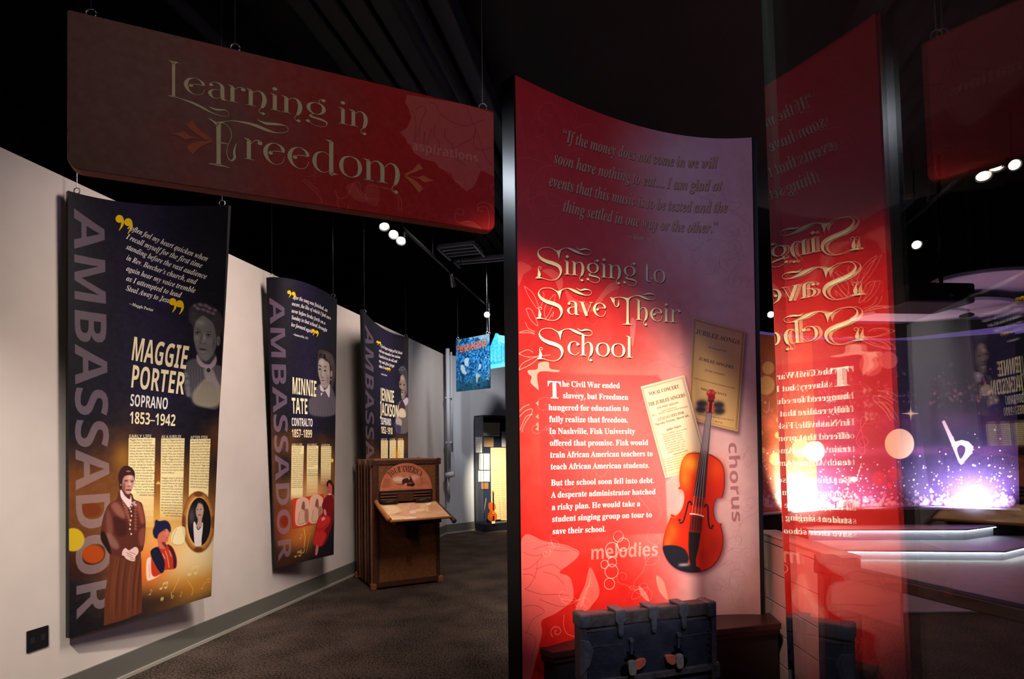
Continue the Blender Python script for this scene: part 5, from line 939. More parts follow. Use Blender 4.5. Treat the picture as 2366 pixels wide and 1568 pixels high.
# ================================================================== HANGING NAME BANNER
cv = Canvas(S_free.W, S_free.H, 640, surf=S_free)
nz = vnoise(cv.h, cv.w, 7, 21); nz2 = vnoise(cv.h, cv.w, 80, 22, 2)
def f_free(a, b):
    t = sstep(a + .25 * (nz - .5) - .10 * (b - .5), .1, .78)
    return mixc((122, 84, 74), (182, 24, 18), t) + (nz2[..., None] - .5) * 16
grad(cv, f_free)
cv.crop(650, 150, 3.8236)
cv.poly([(1112, 262), (1095, 330), (1132, 400), (1150, 470), (1110, 560), (1045, 600), (1092, 645), (1112, 692), (1160, 725), (1165, 775), (1250, 835), (1350, 860), (1400, 915), (1500, 965), (1540, 1040), (1640, 1122), (1700, 1085), (1720, 1050), (1765, 935), (1820, 960), (1895, 1000), (1895, 430), (1600, 340)], (214, 130, 118), .55, 0, False)
for l in [[(1160, 720), (1190, 560), (1180, 450), (1150, 400)], [(1180, 400), (1240, 370), (1280, 400), (1230, 520), (1220, 640)], [(1330, 560), (1310, 640), (1290, 720), (1330, 800)], [(1300, 330), (1370, 350), (1400, 420), (1500, 500), (1640, 540), (1800, 480)], [(1640, 370), (1680, 480), (1720, 560), (1700, 640), (1600, 700), (1530, 740)], [(1360, 520), (1350, 620), (1400, 700), (1360, 780)], [(1450, 560), (1450, 640), (1520, 720), (1510, 800), (1640, 900)], [(1720, 560), (1700, 700), (1760, 750), (1880, 730)], [(1500, 700), (1560, 820), (1720, 860), (1760, 920)], [(1210, 560), (1180, 680)], [(1270, 590), (1260, 720)], [(1740, 620), (1800, 800), (1870, 900)]]:
    cv.line(l, (110, 40, 34), 1.6, .6)
cv.poly([(570, 1090), (640, 1050), (700, 1110), (760, 1170), (740, 1220), (640, 1190)], (222, 120, 96), .4); cv.poly([(735, 1105), (810, 1050), (870, 1120), (850, 1250), (760, 1230)], (214, 120, 100), .35)
for l in [[(480, 1110), (500, 1180), (580, 1170), (640, 1050), (690, 1050), (700, 1110)], [(500, 1170), (500, 1250), (570, 1290), (600, 1240)], [(670, 1110), (720, 1180), (790, 1190)], [(180, 1020), (330, 1160), (360, 1230)], [(200, 1010), (340, 1130)], [(850, 1080), (960, 1110), (1030, 1180), (1040, 1310)], [(900, 1090), (1000, 1120), (1060, 1200), (1060, 1310)], [(1580, 1330), (1540, 1300), (1560, 1280), (1610, 1290), (1610, 1330), (1580, 1330), (1535, 1320), (1560, 1400), (1680, 1390), (1770, 1460)], [(1790, 1300), (1740, 1290), (1760, 1260), (1820, 1270), (1840, 1360), (1830, 1460)], [(1740, 1300), (1740, 1240), (1800, 1220), (1870, 1270), (1905, 1400)], [(1890, 1050), (1855, 1080), (1870, 1140), (1895, 1170)], [(1370, 840), (1520, 1010), (1600, 1060)]]:
    cv.line(l, (236, 112, 88), 1.7, .7)
cv.poly([(1540, 1340), (1570, 1400), (1650, 1385), (1770, 1450), (1690, 1440), (1580, 1410)], (226, 110, 90), .4)
cv.text('aspirations', 'H', (1148, 750), (1745, 868), .056, (236, 180, 160), .4)
cv.crop(0, 0, 1); floral(cv, 33, 8, (214, 120, 90), 1.3, .3, (560, 1130, 380, 520))
M_freeprint = cv.material('name_banner_print', .6, .25)
free = thing('hanging_banner', 'long red banner hung from the ceiling lettered Learning in Freedom in gold', 'banner', ((_a[0] + _b[0]) / 2, (_a[1] + _b[1]) / 2, FZ0))
def rounded_board(surf, name, mats, thick, r, n=6):
    """flat board with rounded lower corners"""
    W, H = surf.W, surf.H; P = [(0, H), ] ; P = []
    for cx, cy, a0 in [(r, r, PI), (W - r, r, 1.5 * PI), (W - .008, H - .008, 0), (.008, H - .008, .5 * PI)]:
        rr = r if cy == r else .008
        for k in range(n + 1): a = a0 + .5 * PI * k / n; P.append((cx + rr * math.cos(a), cy + rr * math.sin(a)))
    P = np.array(P); N = len(P); Fp = surf.pos(P, 0); Bp = surf.pos(P, -thick)
    Fp2 = surf.pos(np.array([W / 2, H / 2]) + (P - [W / 2, H / 2]) * np.array([1 - .006 / W, 1 - .006 / H]), .004)
    V = np.concatenate([Fp, Bp, Fp2]); Fc = [tuple(range(2 * N, 3 * N)), tuple(range(2 * N - 1, N - 1, -1))] + [(i, N + i, N + (i + 1) % N, (i + 1) % N) for i in range(N)] + [(i, (i + 1) % N, 2 * N + (i + 1) % N, 2 * N + i) for i in range(N)]
    me = mesh_from(name, V, Fc); uvl = me.uv_layers.new(name='print'); U = np.tile(P / np.array([W, H]), (3, 1))
    vi = np.empty(len(me.loops), int); me.loops.foreach_get('vertex_index', vi); uvl.data.foreach_set('uv', U[vi].ravel())
    me.polygons.foreach_set('material_index', [0, 1] + [1] * N + [0] * N); return link(name, me, mats)
on(free, rounded_board(S_free, 'board', [M_freeprint, mat('red_cloth_edge', (120, 40, 34), .7)], .045, .035))
Z1 = (370, 120, 4.6121)
GOLD = (216, 200, 150)
def gold(q): on(free, shadowed(S_free, 'gold_word', q, GOLD, None, .004, -.005, (40, 18, 16), .0055))
fp = display(S_free, Z1, 'L', (98, 476), (98 + .34 * 340, 476 + .34 * 66), 370)
fp += display(S_free, Z1, 'earning', (250, 436), (1779, 742), 345)
gold(fp)
fp = display(S_free, Z1, 'in', ((782 - 370) * 4.612, (286 - 120) * 4.612), ((852 - 370) * 4.612, (300 - 120) * 4.612), 340)
gold(fp)
fp = display(S_free, Z1, 'F', (560, 1205), (560 + .66 * 460, 1205 + .66 * 90), 460)
fp += display(S_free, Z1, 'reedom', (893, 1143), (2566, 1432), 440)
gold(fp)
fan = [('poly', [(555, 938), (558, 972), (500, 987), (430, 1022), (385, 1060), (350, 1104), (275, 1026), (330, 985), (420, 962), (495, 955)]), ('poly', [(555, 938), (500, 900), (430, 845), (380, 790), (345, 733), (270, 776), (320, 830), (400, 890), (490, 948)]), ('poly', [(500, 948), (370, 928), (265, 942), (200, 902), (100, 876), (200, 868), (262, 855), (320, 900), (400, 925)])]
fan2 = [('poly', [((x / 3.8236 + 650 - 370) * 4.6121, (y / 3.8236 + 150 - 120) * 4.6121) for x, y in P]) for P in ([(1085, 966), (1150, 938), (1190, 898), (1208, 872), (1249, 920), (1195, 945), (1140, 965), (1110, 982), (1086, 988)], [(1112, 987), (1200, 996), (1255, 980), (1300, 1010), (1347, 1026), (1258, 1043), (1212, 1008), (1150, 994)], [(1085, 966), (1085, 990), (1140, 1042), (1180, 1092), (1214, 1135), (1251, 1098), (1205, 1045), (1155, 1008), (1105, 985)])]
on(free, shadowed(S_free, 'fan_ornament', cropink(S_free, Z1, fan), (176, 74, 40), None, -.003, .003, (40, 18, 14), .0055))
on(free, shadowed(S_free, 'fan_ornament', cropink(S_free, Z1, fan2), (214, 106, 56), None, .002, -.002, (60, 18, 14), .0055))
M_wire = mat('steel_wire', (150, 150, 155), .3, metal=1)
def hanger(root, p, top, drop=0.06):
    p = Vector(p); r = .018
    on(root, MB().tube([p + Vector((r * math.cos(t), 0, r + r * math.sin(t))) for t in np.linspace(0, 2 * PI, 13)], .003, 6).build('eye_bolt', M_steel, smooth=True))
    on(root, MB().tube([p + Vector((0, 0, 2 * r)), p + Vector((0, 0, drop + .04)), p + Vector((0, 0, top - p.z))], .0022, 5).build('cable', M_wire))
for a_ in (.04, .33, .972): p = S_free.pos([[S_free.W * a_, S_free.H]], -.02)[0]; hanger(free, p, 5.0)

# ================================================================== THREE NAME BANNERS ON THE LEFT WALL
def amb_base(surf, res, seed):
    cv = Canvas(surf.W, surf.H, res, surf=surf); cv.bs = .45
    nz = vnoise(cv.h, cv.w, 7, seed, 4); nz2 = vnoise(cv.h, cv.w, 120, seed + 1, 2)
    def f(a, b):
        c = mixc((15, 13, 22), (34, 29, 54), np.exp(-((a - .55) / .3) ** 2) * sstep(b, .3, .6))
        c = c + (mixc((92, 52, 26), (150, 84, 30), nz) - c) * (sstep(.52 + .3 * (nz - .5) - b, 0, .25) * sstep(b, .1, .28) * .75)[..., None]
        return c + (nz2[..., None] - .5) * 12
    grad(cv, f); return cv
def notes(cv, items, color, al=.8):
    """music signs: kind, x, y, size in crop units"""
    for k, x, y, s in items:
        if k == 'beam':
            cv.ell(x, y + s, s * .22, s * .16, color, al, 0, -.3); cv.ell(x + s * .7, y + s * .85, s * .22, s * .16, color, al, 0, -.3)
            cv.line([(x + s * .2, y + s), (x + s * .35, y + s * .2)], color, 1.6, al); cv.line([(x + s * .9, y + s * .85), (x + s * 1.05, y)], color, 1.6, al)
            cv.line([(x + s * .35, y + s * .2), (x + s * 1.05, y)], color, 4, al); cv.line([(x + s * .32, y + s * .4), (x + s * 1.02, y + s * .2)], color, 2.5, al)
        elif k == 'flat':
            cv.line([(x, y - s), (x + s * .05, y + s * .6)], color, 2, al); cv.line([(x + .05 * s, y + s * .6), (x + s * .5, y + s * .1), (x + s * .35, y - s * .1), (x + .03 * s, y + s * .05)], color, 2, al)
        elif k == 'sharp':
            for d in (0, .3): cv.line([(x + d * s, y - s * .5), (x + d * s - s * .1, y + s * .5)], color, 2, al); cv.line([(x - s * .25, y + (d - .1) * s), (x + s * .5, y + (d - .3) * s)], color, 3, al)
        elif k == 'note':
            cv.ell(x, y + s, s * .25, s * .18, color, al, 0, -.3); cv.line([(x + s * .22, y + s), (x + s * .3, y - s * .2), (x + s * .6, y + s * .3)], color, 2, al)
def column(cv, rect, head, h, lines, fade, lh, em, sh):
    """cream text column with its heading; rect x0,y0,x1,y1 in crop units; sh = slope of the lines"""
    x0, y0, x1, y1, xb = rect
    w = x1 - x0
    def row(a, b, al): L = x0 + (xb - x0) * a; L2 = x0 + (xb - x0) * b; cv.poly([(L, y0 + (y1 - y0) * a), (L + w * (1 - .05 * a), y0 + (y1 - y0) * a + sh * .1), (L2 + w * (1 - .05 * b), y0 + (y1 - y0) * b + sh * .1), (L2, y0 + (y1 - y0) * b)], (252, 232, 170), al, 0, False)
    row(0, min(fade, 1), 1); n = 6
    if fade < 1:
        for k in range(n): row(fade, fade + (1 - fade) * (k + 1) / n, .28)
    cv.text(head, 'H', (x0 + 2, y0 - 1), (x0 + w * .86, y0 + sh * .1 - 1), em * 1.7, (240, 228, 190), 1)
    m = len(lines)
    for i, t in enumerate(lines):
        y = y0 + lh * (i + 1); a = (y - y0) / (y1 - y0); off = t[1] if isinstance(t, tuple) else 0; t = t[0] if isinstance(t, tuple) else t
        X = x0 + (xb - x0) * a + 6 + off; s = sh * (.5 - 1.6 * a) * .3
        if t: cv.text(t, 'R', (X, y), (X + min(w * .94, w * .0385 * len(t)), y + s), em, (70, 56, 40), .9)
TXT1 = ['Maggie Porter was born', 'in Lebanon, Tennessee.', "Her parents' master, Henry", 'Frazier, moved his family and', 'house slaves to Nashville', 'when the war started. He', 'then fled when the Union', 'Army occupied the city.', 'Frazier left Mrs. Porter in', 'charge, taking her husband', ('and two daughters to', 12), ('ensure her loyalty.', 30), ('After Lincoln issued', 36), ('the Emancipation', 40), ('Proclamation, he', 40), ('freed the family. Mrs.', 34), ('Porter agreed to work', 30), ('for him until Frazier', 28), ('refused to pay wages.', 28), ('She found work with', 44), ('another family.', 62)]
TXT2 = ['At age 12, Maggie attended the', 'Fisk Free Colored School and', 'later returned to teach. In', 'January 1868, she enrolled at', 'Fisk, the Free Colored School.', 'George White soon recognized', "Maggie's talent for the Jubilee", 'Singers. Maggie became the', 'leading soprano from the first', 'of White\u2019s rehearsals. It', 'has been said that her voice', '\u201chad never been heard of a black', 'person before.\u201d', '', 'Maggie sang in all three', 'campaigns from 1871-78. She', 'credited White for the singers\u2019', 'vocal training. \u201cMr. White', 'believed if the machinery', 'of throat and voice was to', 'run well it must be daily', 'overhauled and oiled.\u201d Her', 'diva express came with a diva', 'temperament. White banished', 'her from the troupe during', 'the second European tour', 'for bad behavior, but a', ('heartfelt apology won', 14), ('her reinstatement.', 30)]
TXT3 = ['After the Fisk tours, Maggie', "sang briefly with White's", 'new group and then with', 'Frederick Loudin\u2019s troupe. In', '1882, she formed the Original', 'Jubilee Singers with husband', 'Daniel Cole. They performed', 'in a later period in Detroit.', 'Maggie was the last to go.', '\u201cIt seems to me,\u201d Maggie wrote', '\u201cthat the slave songs we sang', 'of the old, I recall of the', 'moment of our first hearing', 'the effects of the 400s.', 'Nashville, it was good that', 'God took my hand, through', 'which I have had as many', 'wonderful experiences.\u201d']

def amb_board(surf, name, label, front):
    p = surf.pos([[surf.W / 2, 0]])[0]
    root = thing(name, label, 'banner', tuple(p), 0, 'ambassador banners on the left wall')
    on(root, surf.board('cloth_panel', [front, M_dark], .03)); return root
def commas(surf, root, crop, items, color=(250, 205, 20)):
    for x, y, r in items:
        sh = [(x, y, r), [(x + r * .55, y - r * .2, r * .9), (x + r * .8, y + r * .9, r * .75), (x + r * .55, y + r * 1.9, r * .5), (x - r * .1, y + r * 2.9, r * .14)]]
        on(root, ink_mesh(surf, 'quotation_mark', cropink(surf, crop, sh), ink(color), .002, None))
def quote_lines(surf, root, crop, rows, em):
    for r in rows: on(root, ink_mesh(surf, 'quotation_line', lines_mesh(surf, crop, [r], 'I', em), ink((250, 246, 240)), .0012, None))
def lines_mesh(surf, crop, rows, f, em, **k):
    q = []
    for t, a, b in rows: q += text_polys(surf, t, f, cp(crop, a), cp(crop, b), em, **k)
    return q

# ---------------------------------------------------------------- first banner
A1T, A1B = (100, 400, 2.614), (100, 950, 2.614)
cv = amb_base(S_a1, 560, 41)
cv.crop(*A1B)
cv.cloud(720, 900, 141, 115, (244, 150, 44), .9); cv.cloud(870, 850, 130, 90, (255, 252, 246), 1); cv.cloud(760, 760, 128, 141, (246, 190, 90), .8); cv.cloud(960, 960, 77, 77, (250, 220, 150), .8)
cv.cloud(620, 960, 77, 77, (226, 90, 16), .8); cv.cloud(660, 620, 51, 77, (240, 170, 70), .5); cv.cloud(900, 1060, 141, 44, (214, 130, 30), .75); cv.cloud(690, 400, 44, 77, (190, 100, 30), .5); cv.cloud(480, 280, 33, 51, (190, 130, 40), .6); cv.cloud(560, 1180, 77, 51, (20, 20, 34), .8); cv.cloud(700, 1150, 77, 28, (50, 30, 24), .7)
cv.poly([(150, 860), (400, 800), (400, 1000), (150, 1020)], (66, 22, 10), .4, 12, False)
cv.ell(290, 595, 58, 44, (112, 44, 12), .85, 2); cv.ell(300, 862, 66, 56, (170, 66, 14), .95, 2); cv.ell(180, 775, 68, 70, (196, 160, 20), .85, 3)
cv.crop(0, 0, 1); cv.text('AMBASSADOR', 'H', (171, 481), (177, 1431), .245, (160, 138, 150), .58)
cv.crop(*A1B); cv.ell(180, 775, 68, 70, (206, 176, 30), .6, 3)
column(cv, (515, 161, 676, 700, 510), 'EARLY LIFE', 18, TXT1, .62, 16.6, .0165, -6)
column(cv, (711, 164, 853, 660, 703), 'AS A JUBILEE', 18, TXT2, .8, 16.2, .0165, -14)
column(cv, (886, 168, 1009, 560, 876), 'AFTER FISK', 18, TXT3, .85, 16.2, .0165, -20)
cv.line([(680, 440), (692, 432), (706, 440)], (255, 200, 90), 2.5); cv.glow(693, 433, 9, 9, (255, 220, 120), .9)
# engraved portrait, top right
P = (400, 680, 5.6); cv.crop(*P)
cv.glow(300, 1350, 77, 77, (70, 66, 90), .5)
cv.poly([(165, 890), (290, 830), (420, 900), (560, 910), (640, 980), (640, 1330), (560, 1480), (420, 1470), (300, 1440), (240, 1350), (160, 1300), (130, 1100)], (86, 82, 90), .95, 5)
for k in range(26):
    x = 175 + k * 18; cv.line([(x, 1320 - (k % 5) * 20), (x + 18, 1120), (x + 12, 930 + abs(k - 13) * 4)], (150, 146, 150) if k % 2 else (58, 56, 66), 1, .45)
cv.poly([(410, 1090), (490, 1040), (570, 1140), (630, 1220), (600, 1400), (500, 1460), (380, 1450), (260, 1400), (250, 1290), (310, 1190)], (162, 150, 128), .85, 6)
cv.poly([(400, 960), (500, 960), (560, 1090), (600, 1200), (500, 1180), (440, 1100), (410, 1080)], (150, 138, 140), .9, 3)
for k in range(12): cv.line([(280 + k * 26, 1400), (330 + k * 20, 1260), (400 + k * 10, 1130)], (90, 82, 72), 1, .4)
for x, y in [(150, 1030), (165, 1120), (175, 1200), (185, 1270)]: cv.poly([(x - 20, y), (x + 20, y - 25), (x + 45, y + 30), (x, y + 55)], (126, 128, 136), .7, 2)
cv.poly([(300, 780), (345, 800), (400, 880), (470, 900), (545, 790), (558, 880), (500, 960), (440, 960), (350, 930), (305, 860)], (172, 152, 164), .95, 2)
cv.poly([(330, 760), (540, 760), (520, 840), (450, 900), (380, 880)], (60, 58, 60), .95, 4)
cv.poly([(210, 360), (200, 220), (240, 140), (330, 105), (430, 120), (540, 180), (610, 250), (650, 350), (630, 470), (600, 560), (600, 640), (560, 660), (540, 500), (480, 360), (380, 290), (300, 330), (268, 400), (262, 470), (236, 380)], (56, 52, 58), 1, 3)
for x, y, r in [(280, 150, 26), (320, 185, 36), (390, 200, 34), (450, 225, 34), (515, 248, 32), (420, 150, 34), (470, 180, 32), (540, 205, 28), (350, 135, 34)]:
    cv.ell(x, y, r, 19, (122, 104, 118), .8, 2, .35); cv.ell(x - 4, y - 4, r * .5, 7, (156, 138, 148), .7, 2, .35)
for k in range(40):
    g = rng.uniform(0, 1, 2); x = 215 + g[0] * 90; y = 230 + g[1] * 110; cv.ell(x, y, 7, 5, (90, 86, 92), .5, 1)
    x = 500 + g[0] * 130; y = 290 + g[1] * 190; cv.ell(x, y, 7, 5, (84, 78, 86), .5, 1)
cv.poly([(380, 275), (430, 300), (510, 370), (545, 490), (556, 600), (545, 700), (510, 780), (440, 860), (390, 855), (330, 800), (290, 700), (266, 600), (262, 490), (275, 390), (310, 320)], (112, 110, 108), 1, 2)
cv.glow(350, 370, 64, 33, (170, 166, 162), .6); cv.glow(400, 560, 18, 44, (176, 172, 166), .7); cv.glow(300, 560, 28, 44, (158, 154, 150), .55); cv.glow(480, 610, 44, 38, (140, 138, 134), .6); cv.glow(400, 800, 46, 26, (128, 126, 122), .5); cv.glow(520, 640, 20, 90, (66, 64, 66), .6)
cv.poly([(290, 440), (330, 450), (368, 490), (330, 472)], (56, 54, 56), .6, 4); cv.poly([(408, 500), (450, 478), (505, 488), (450, 492)], (54, 52, 54), .55, 4)
for x, y in [(315, 500), (455, 530)]:
    cv.ell(x, y + 2, 38, 20, (70, 68, 70), .7, 4); cv.ell(x, y, 26, 11, (176, 174, 172), .9, 1, .1); cv.ell(x - 2, y, 12, 11, (24, 22, 26), 1, 1); cv.line([(x - 30, y - 2), (x, y - 14), (x + 30, y)], (30, 28, 30), 2.5, .9)
cv.line([(375, 520), (352, 600), (345, 630)], (70, 68, 68), 3, .6); cv.ell(358, 628, 16, 9, (50, 48, 50), .8, 2); cv.ell(400, 636, 14, 7, (54, 52, 54), .8, 2); cv.ell(376, 618, 22, 14, (150, 146, 142), .6, 3)
cv.poly([(330, 700), (372, 694), (400, 704), (440, 716), (400, 728), (350, 722)], (66, 60, 62), .95, 1); cv.poly([(345, 728), (400, 736), (430, 728), (395, 756), (360, 750)], (140, 134, 132), .8, 2)
cv.poly([(575, 540), (605, 560), (600, 640), (570, 665), (560, 600)], (120, 118, 116), .95, 2); cv.ell(585, 600, 8, 26, (60, 58, 60), .7, 2)
cv.ell(454, 980, 24, 28, (34, 28, 30), 1, 1); cv.ell(450, 974, 8, 9, (110, 96, 100), .8, 1)
# standing figure in a brown dress
cv.crop(*A1B)
cv.poly([(402, 850), (588, 850), (594, 1000), (596, 1215), (480, 1260), (365, 1295), (372, 1100), (395, 960)], (96, 48, 30), 1, 1, False)
for x, al in [(420, .2), (436, .35), (474, .2), (520, .3), (536, .3), (566, .25)]: cv.line([(x + 20, 870), (x - 6, 1050), (x - 14, 1250)], (150, 84, 54), 8, al, taper=True); cv.line([(x + 30, 880), (x + 10, 1050), (x + 4, 1230)], (54, 26, 20), 6, .3, taper=True)
cv.crop(220, 1060, 6.03)
cv.poly([(300, 560), (200, 620), (140, 720), (100, 860), (78, 1000), (80, 1120), (150, 1240), (210, 1330), (330, 1360), (470, 1400), (640, 1290), (668, 1240), (690, 1100), (700, 880), (670, 700), (640, 610), (540, 560), (500, 480), (340, 440)], (88, 40, 32), 1, 1)
cv.poly([(220, 640), (300, 600), (400, 720), (420, 800), (380, 850), (300, 780), (240, 700)], (160, 100, 78), .75, 8); cv.poly([(560, 600), (640, 640), (690, 860), (640, 900), (600, 760)], (158, 84, 66), .8, 7)
cv.poly([(160, 700), (210, 760), (250, 900), (240, 1040), (170, 1060), (150, 900)], (124, 72, 56), .8, 6); cv.poly([(150, 1050), (240, 1060), (330, 1200), (300, 1260), (200, 1200)], (150, 104, 92), .7, 6); cv.poly([(610, 1020), (690, 960), (680, 1180), (620, 1200)], (150, 80, 62), .7, 6)
cv.poly([(90, 1000), (150, 1060), (210, 1240), (210, 1330), (120, 1200), (80, 1110)], (26, 14, 14), .9, 3); cv.poly([(260, 800), (420, 860), (430, 1060), (300, 1060), (250, 900)], (52, 22, 20), .7, 8)
for k in range(9): cv.poly([(370 + k * 12, 590 + k * 36), (420 + k * 8, 575 + k * 36), (440 + k * 7, 600 + k * 36), (385 + k * 11, 615 + k * 36)], (150, 92, 74), .8, 1)
for k in range(8): cv.poly([(545, 650 + k * 44), (578, 660 + k * 44), (574, 684 + k * 44), (545, 680 + k * 44)], (156, 88, 70), .7, 1)
cv.poly([(345, 440), (370, 440), (420, 520), (480, 560), (495, 500), (505, 600), (470, 680), (420, 620), (360, 540)], (232, 204, 206), 1, 1)
for x, y in [(484, 690), (498, 730), (505, 790), (494, 855), (486, 915), (482, 975), (500, 1045)]: cv.ell(x, y, 11, 14, (240, 214, 200), .95, 1)
for x, y in [(510, 610), (540, 625), (560, 640), (505, 650), (545, 600)]: cv.ell(x, y, 18, 13, (226, 198, 196), .9, 2)
cv.poly([(330, 330), (318, 240), (350, 150), (400, 100), (470, 100), (530, 150), (552, 210), (545, 310), (520, 240), (430, 230), (380, 290), (370, 400), (340, 430)], (58, 26, 24), 1, 1)
cv.ell(462, 172, 34, 9, (214, 160, 150), .8, 3)
cv.poly([(400, 250), (470, 225), (530, 240), (542, 300), (530, 380), (500, 450), (470, 492), (430, 480), (392, 420), (378, 340)], (196, 138, 128), 1, 2)
cv.glow(480, 260, 38, 26, (232, 190, 182), .8); cv.glow(480, 350, 15, 33, (236, 190, 180), .8); cv.glow(400, 390, 18, 77, (110, 56, 50), .8)
cv.ell(430, 304, 26, 10, (70, 30, 28), .95, 3); cv.ell(512, 312, 22, 10, (70, 30, 28), .95, 3); cv.ell(468, 382, 26, 7, (120, 60, 54), .9, 2); cv.poly([(430, 425), (495, 425), (495, 442), (430, 440)], (90, 40, 38), .95, 1); cv.ell(462, 458, 30, 10, (220, 160, 150), .8, 3)
cv.ell(356, 362, 9, 12, (230, 170, 160), .9, 1)
cv.poly([(372, 1340), (380, 1280), (420, 1240), (470, 1270), (550, 1225), (595, 1250), (600, 1310), (560, 1360), (550, 1420), (500, 1420), (430, 1390), (400, 1350)], (226, 186, 180), 1, 1)
for a_, b_ in [((430, 1300), (520, 1350)), ((440, 1340), (530, 1380)), ((470, 1290), (560, 1330)), ((480, 1390), (545, 1405))]: cv.line([a_, b_], (150, 96, 90), 2, .8)
# little bust and oval frame
cv.crop(330, 1120, 5.806)
cv.poly([(50, 1010), (120, 980), (130, 1120), (240, 1190), (120, 1270), (50, 1260)], (250, 220, 200), .95, 2)
cv.poly([(120, 900), (185, 830), (330, 800), (400, 850), (445, 980), (445, 1090), (400, 1130), (300, 1140), (240, 1190), (150, 1230), (110, 1150)], (196, 56, 30), 1, 2)
cv.poly([(100, 900), (190, 832), (240, 900), (290, 1040), (280, 1150), (240, 1180), (170, 1080)], (26, 26, 50), 1, 1)
cv.poly([(330, 800), (400, 850), (448, 980), (445, 1100), (410, 1110), (400, 960)], (56, 20, 40), .9, 2)
for l in [[(300, 880), (330, 980), (350, 1110)], [(260, 920), (300, 990)], [(350, 880), (380, 960)], [(80, 1060), (90, 1240)]]: cv.line(l, (240, 160, 130), 3.5, .8)
cv.poly([(190, 690), (230, 640), (310, 600), (360, 640), (345, 700), (330, 760), (300, 780), (310, 850), (230, 850), (200, 780)], (214, 110, 84), 1, 2)
cv.glow(320, 650, 26, 33, (236, 160, 140), .6); cv.poly([(250, 770), (300, 775), (320, 840), (290, 830)], (96, 26, 40), .8, 3)
cv.poly([(160, 490), (185, 466), (215, 485), (300, 475), (350, 510), (375, 580), (362, 640), (320, 590), (260, 620), (210, 660), (190, 720), (150, 700), (132, 620), (158, 540)], (30, 28, 62), 1, 1.5)
cv.ell(292, 610, 10, 5, (40, 20, 30), .9, 1); cv.ell(318, 706, 10, 4, (150, 40, 36), .9, 1); cv.ell(336, 672, 7, 4, (120, 50, 44), .8, 1)
cv.ell(748, 500, 220, 412, (60, 30, 10), .5, 4); cv.ell(742, 495, 220, 412, (150, 92, 40), 1, .5); cv.ell(742, 495, 196, 385, (196, 130, 62), .8, 3); cv.ell(742, 495, 168, 345, (232, 170, 92), 1, 1)
for a_, c_ in [(-1.57, (96, 50, 22)), (1.57, (90, 44, 18)), (0, (100, 56, 26)), (3.14, (96, 50, 24))]: cv.ell(742 + 192 * math.cos(a_), 495 + 368 * math.sin(a_), 60 if abs(a_) > 1 and abs(a_) < 2 else 24, 34 if abs(a_) > 1 and abs(a_) < 2 else 90, c_, .75, 4)
cv.ell(755, 495, 155, 325, (24, 20, 24), 1, .5)
cv.glow(650, 420, 44, 115, (110, 92, 96), .7)
cv.poly([(675, 520), (700, 500), (740, 590), (800, 500), (800, 600), (785, 740), (780, 812), (700, 812), (685, 720)], (236, 222, 218), 1, 1)
cv.poly([(710, 300), (740, 245), (790, 250), (815, 330), (805, 400), (790, 470), (790, 550), (745, 600), (715, 560), (735, 470), (712, 400)], (192, 156, 140), 1, 2)
cv.poly([(705, 300), (720, 225), (780, 205), (815, 260), (800, 262), (745, 240), (715, 310)], (40, 32, 34), 1, 2)
cv.ell(730, 330, 12, 5, (40, 30, 30), .9, 1); cv.ell(775, 325, 12, 5, (40, 30, 30), .9, 1); cv.ell(758, 402, 24, 6, (96, 50, 46), .9, 1); cv.line([(722, 560), (742, 602), (770, 560)], (30, 24, 24), 2.5, .9)
notes(cv, [('beam', 620, 1080, 120), ('beam', 240, 1300, 90), ('flat', 380, 1490, 60), ('sharp', 250, 1530, 60)], (246, 222, 150), .75)
notes(cv, [('note', 90, 1410, 60), ('note', 500, 1440, 50), ('note', 790, 1330, 60), ('beam', 840, 1250, 60)], (236, 190, 100), .6)
for l in [[(400, 1440), (540, 1120)], [(600, 1280), (670, 1400), (650, 1480)]]: cv.line(l, (250, 190, 80), 2.5, .7)
cv.poly([(430, 590), (560, 570), (540, 790), (380, 770)], (252, 240, 190), .8, 1); cv.line([(450, 590), (390, 770), (500, 805), (550, 770)], (150, 140, 120), 2, .7)
M_a1 = cv.material('first_banner_print', .62, .2)
a1 = amb_board(S_a1, 'wall_banner', 'nearest dark wall banner lettered AMBASSADOR, with a woman in a brown dress', M_a1)
commas(S_a1, a1, A1T, [(460, 276, 24), (513, 296, 24), (782, 776, 22), (824, 788, 22)])
WHT, CRM = (250, 246, 240), (255, 240, 196)
quote_lines(S_a1, a1, A1T, [('I often feel my heart quicken when', (508, 334), (988, 533)), ('I recall myself for the first time', (500, 394), (955, 574)), ('standing before the vast audience', (500, 456), (982, 640)), ('in Rev. Beecher\u2019s church, and', (500, 522), (922, 672)), ('again hear my voice tremble', (500, 587), (915, 724)), ('as I attempted to lead', (500, 647), (830, 752)), ('Steal Away to Jesus.', (498, 706), (790, 792))], .049)
on(a1, ink_mesh(S_a1, 'credit_lettering', lines_mesh(S_a1, A1T, [('\u2014Maggie Porter', (517, 794), (663, 835))], 'B', .027), ink(WHT), .0012, None))
on(a1, shadowed(S_a1, 'name_line', lines_mesh(S_a1, A1T, [('MAGGIE', (525, 1126), (866, 1184))], 'H', .205), CRM, None, .003, -.003, (14, 12, 22)))
on(a1, shadowed(S_a1, 'name_line', lines_mesh(S_a1, A1T, [('PORTER', (522, 1292), (848, 1336))], 'H', .198), CRM, None, .003, -.003, (14, 12, 22)))
on(a1, ink_mesh(S_a1, 'voice_lettering', lines_mesh(S_a1, A1T, [('SOPRANO', (522, 1404), (752, 1426))], 'H', .104), ink(WHT), .0012, None))
on(a1, ink_mesh(S_a1, 'date_lettering', lines_mesh(S_a1, A1T, [('1853\u20131942', (518, 1510), (798, 1526))], 'H', .104), ink(CRM), .0012, None))

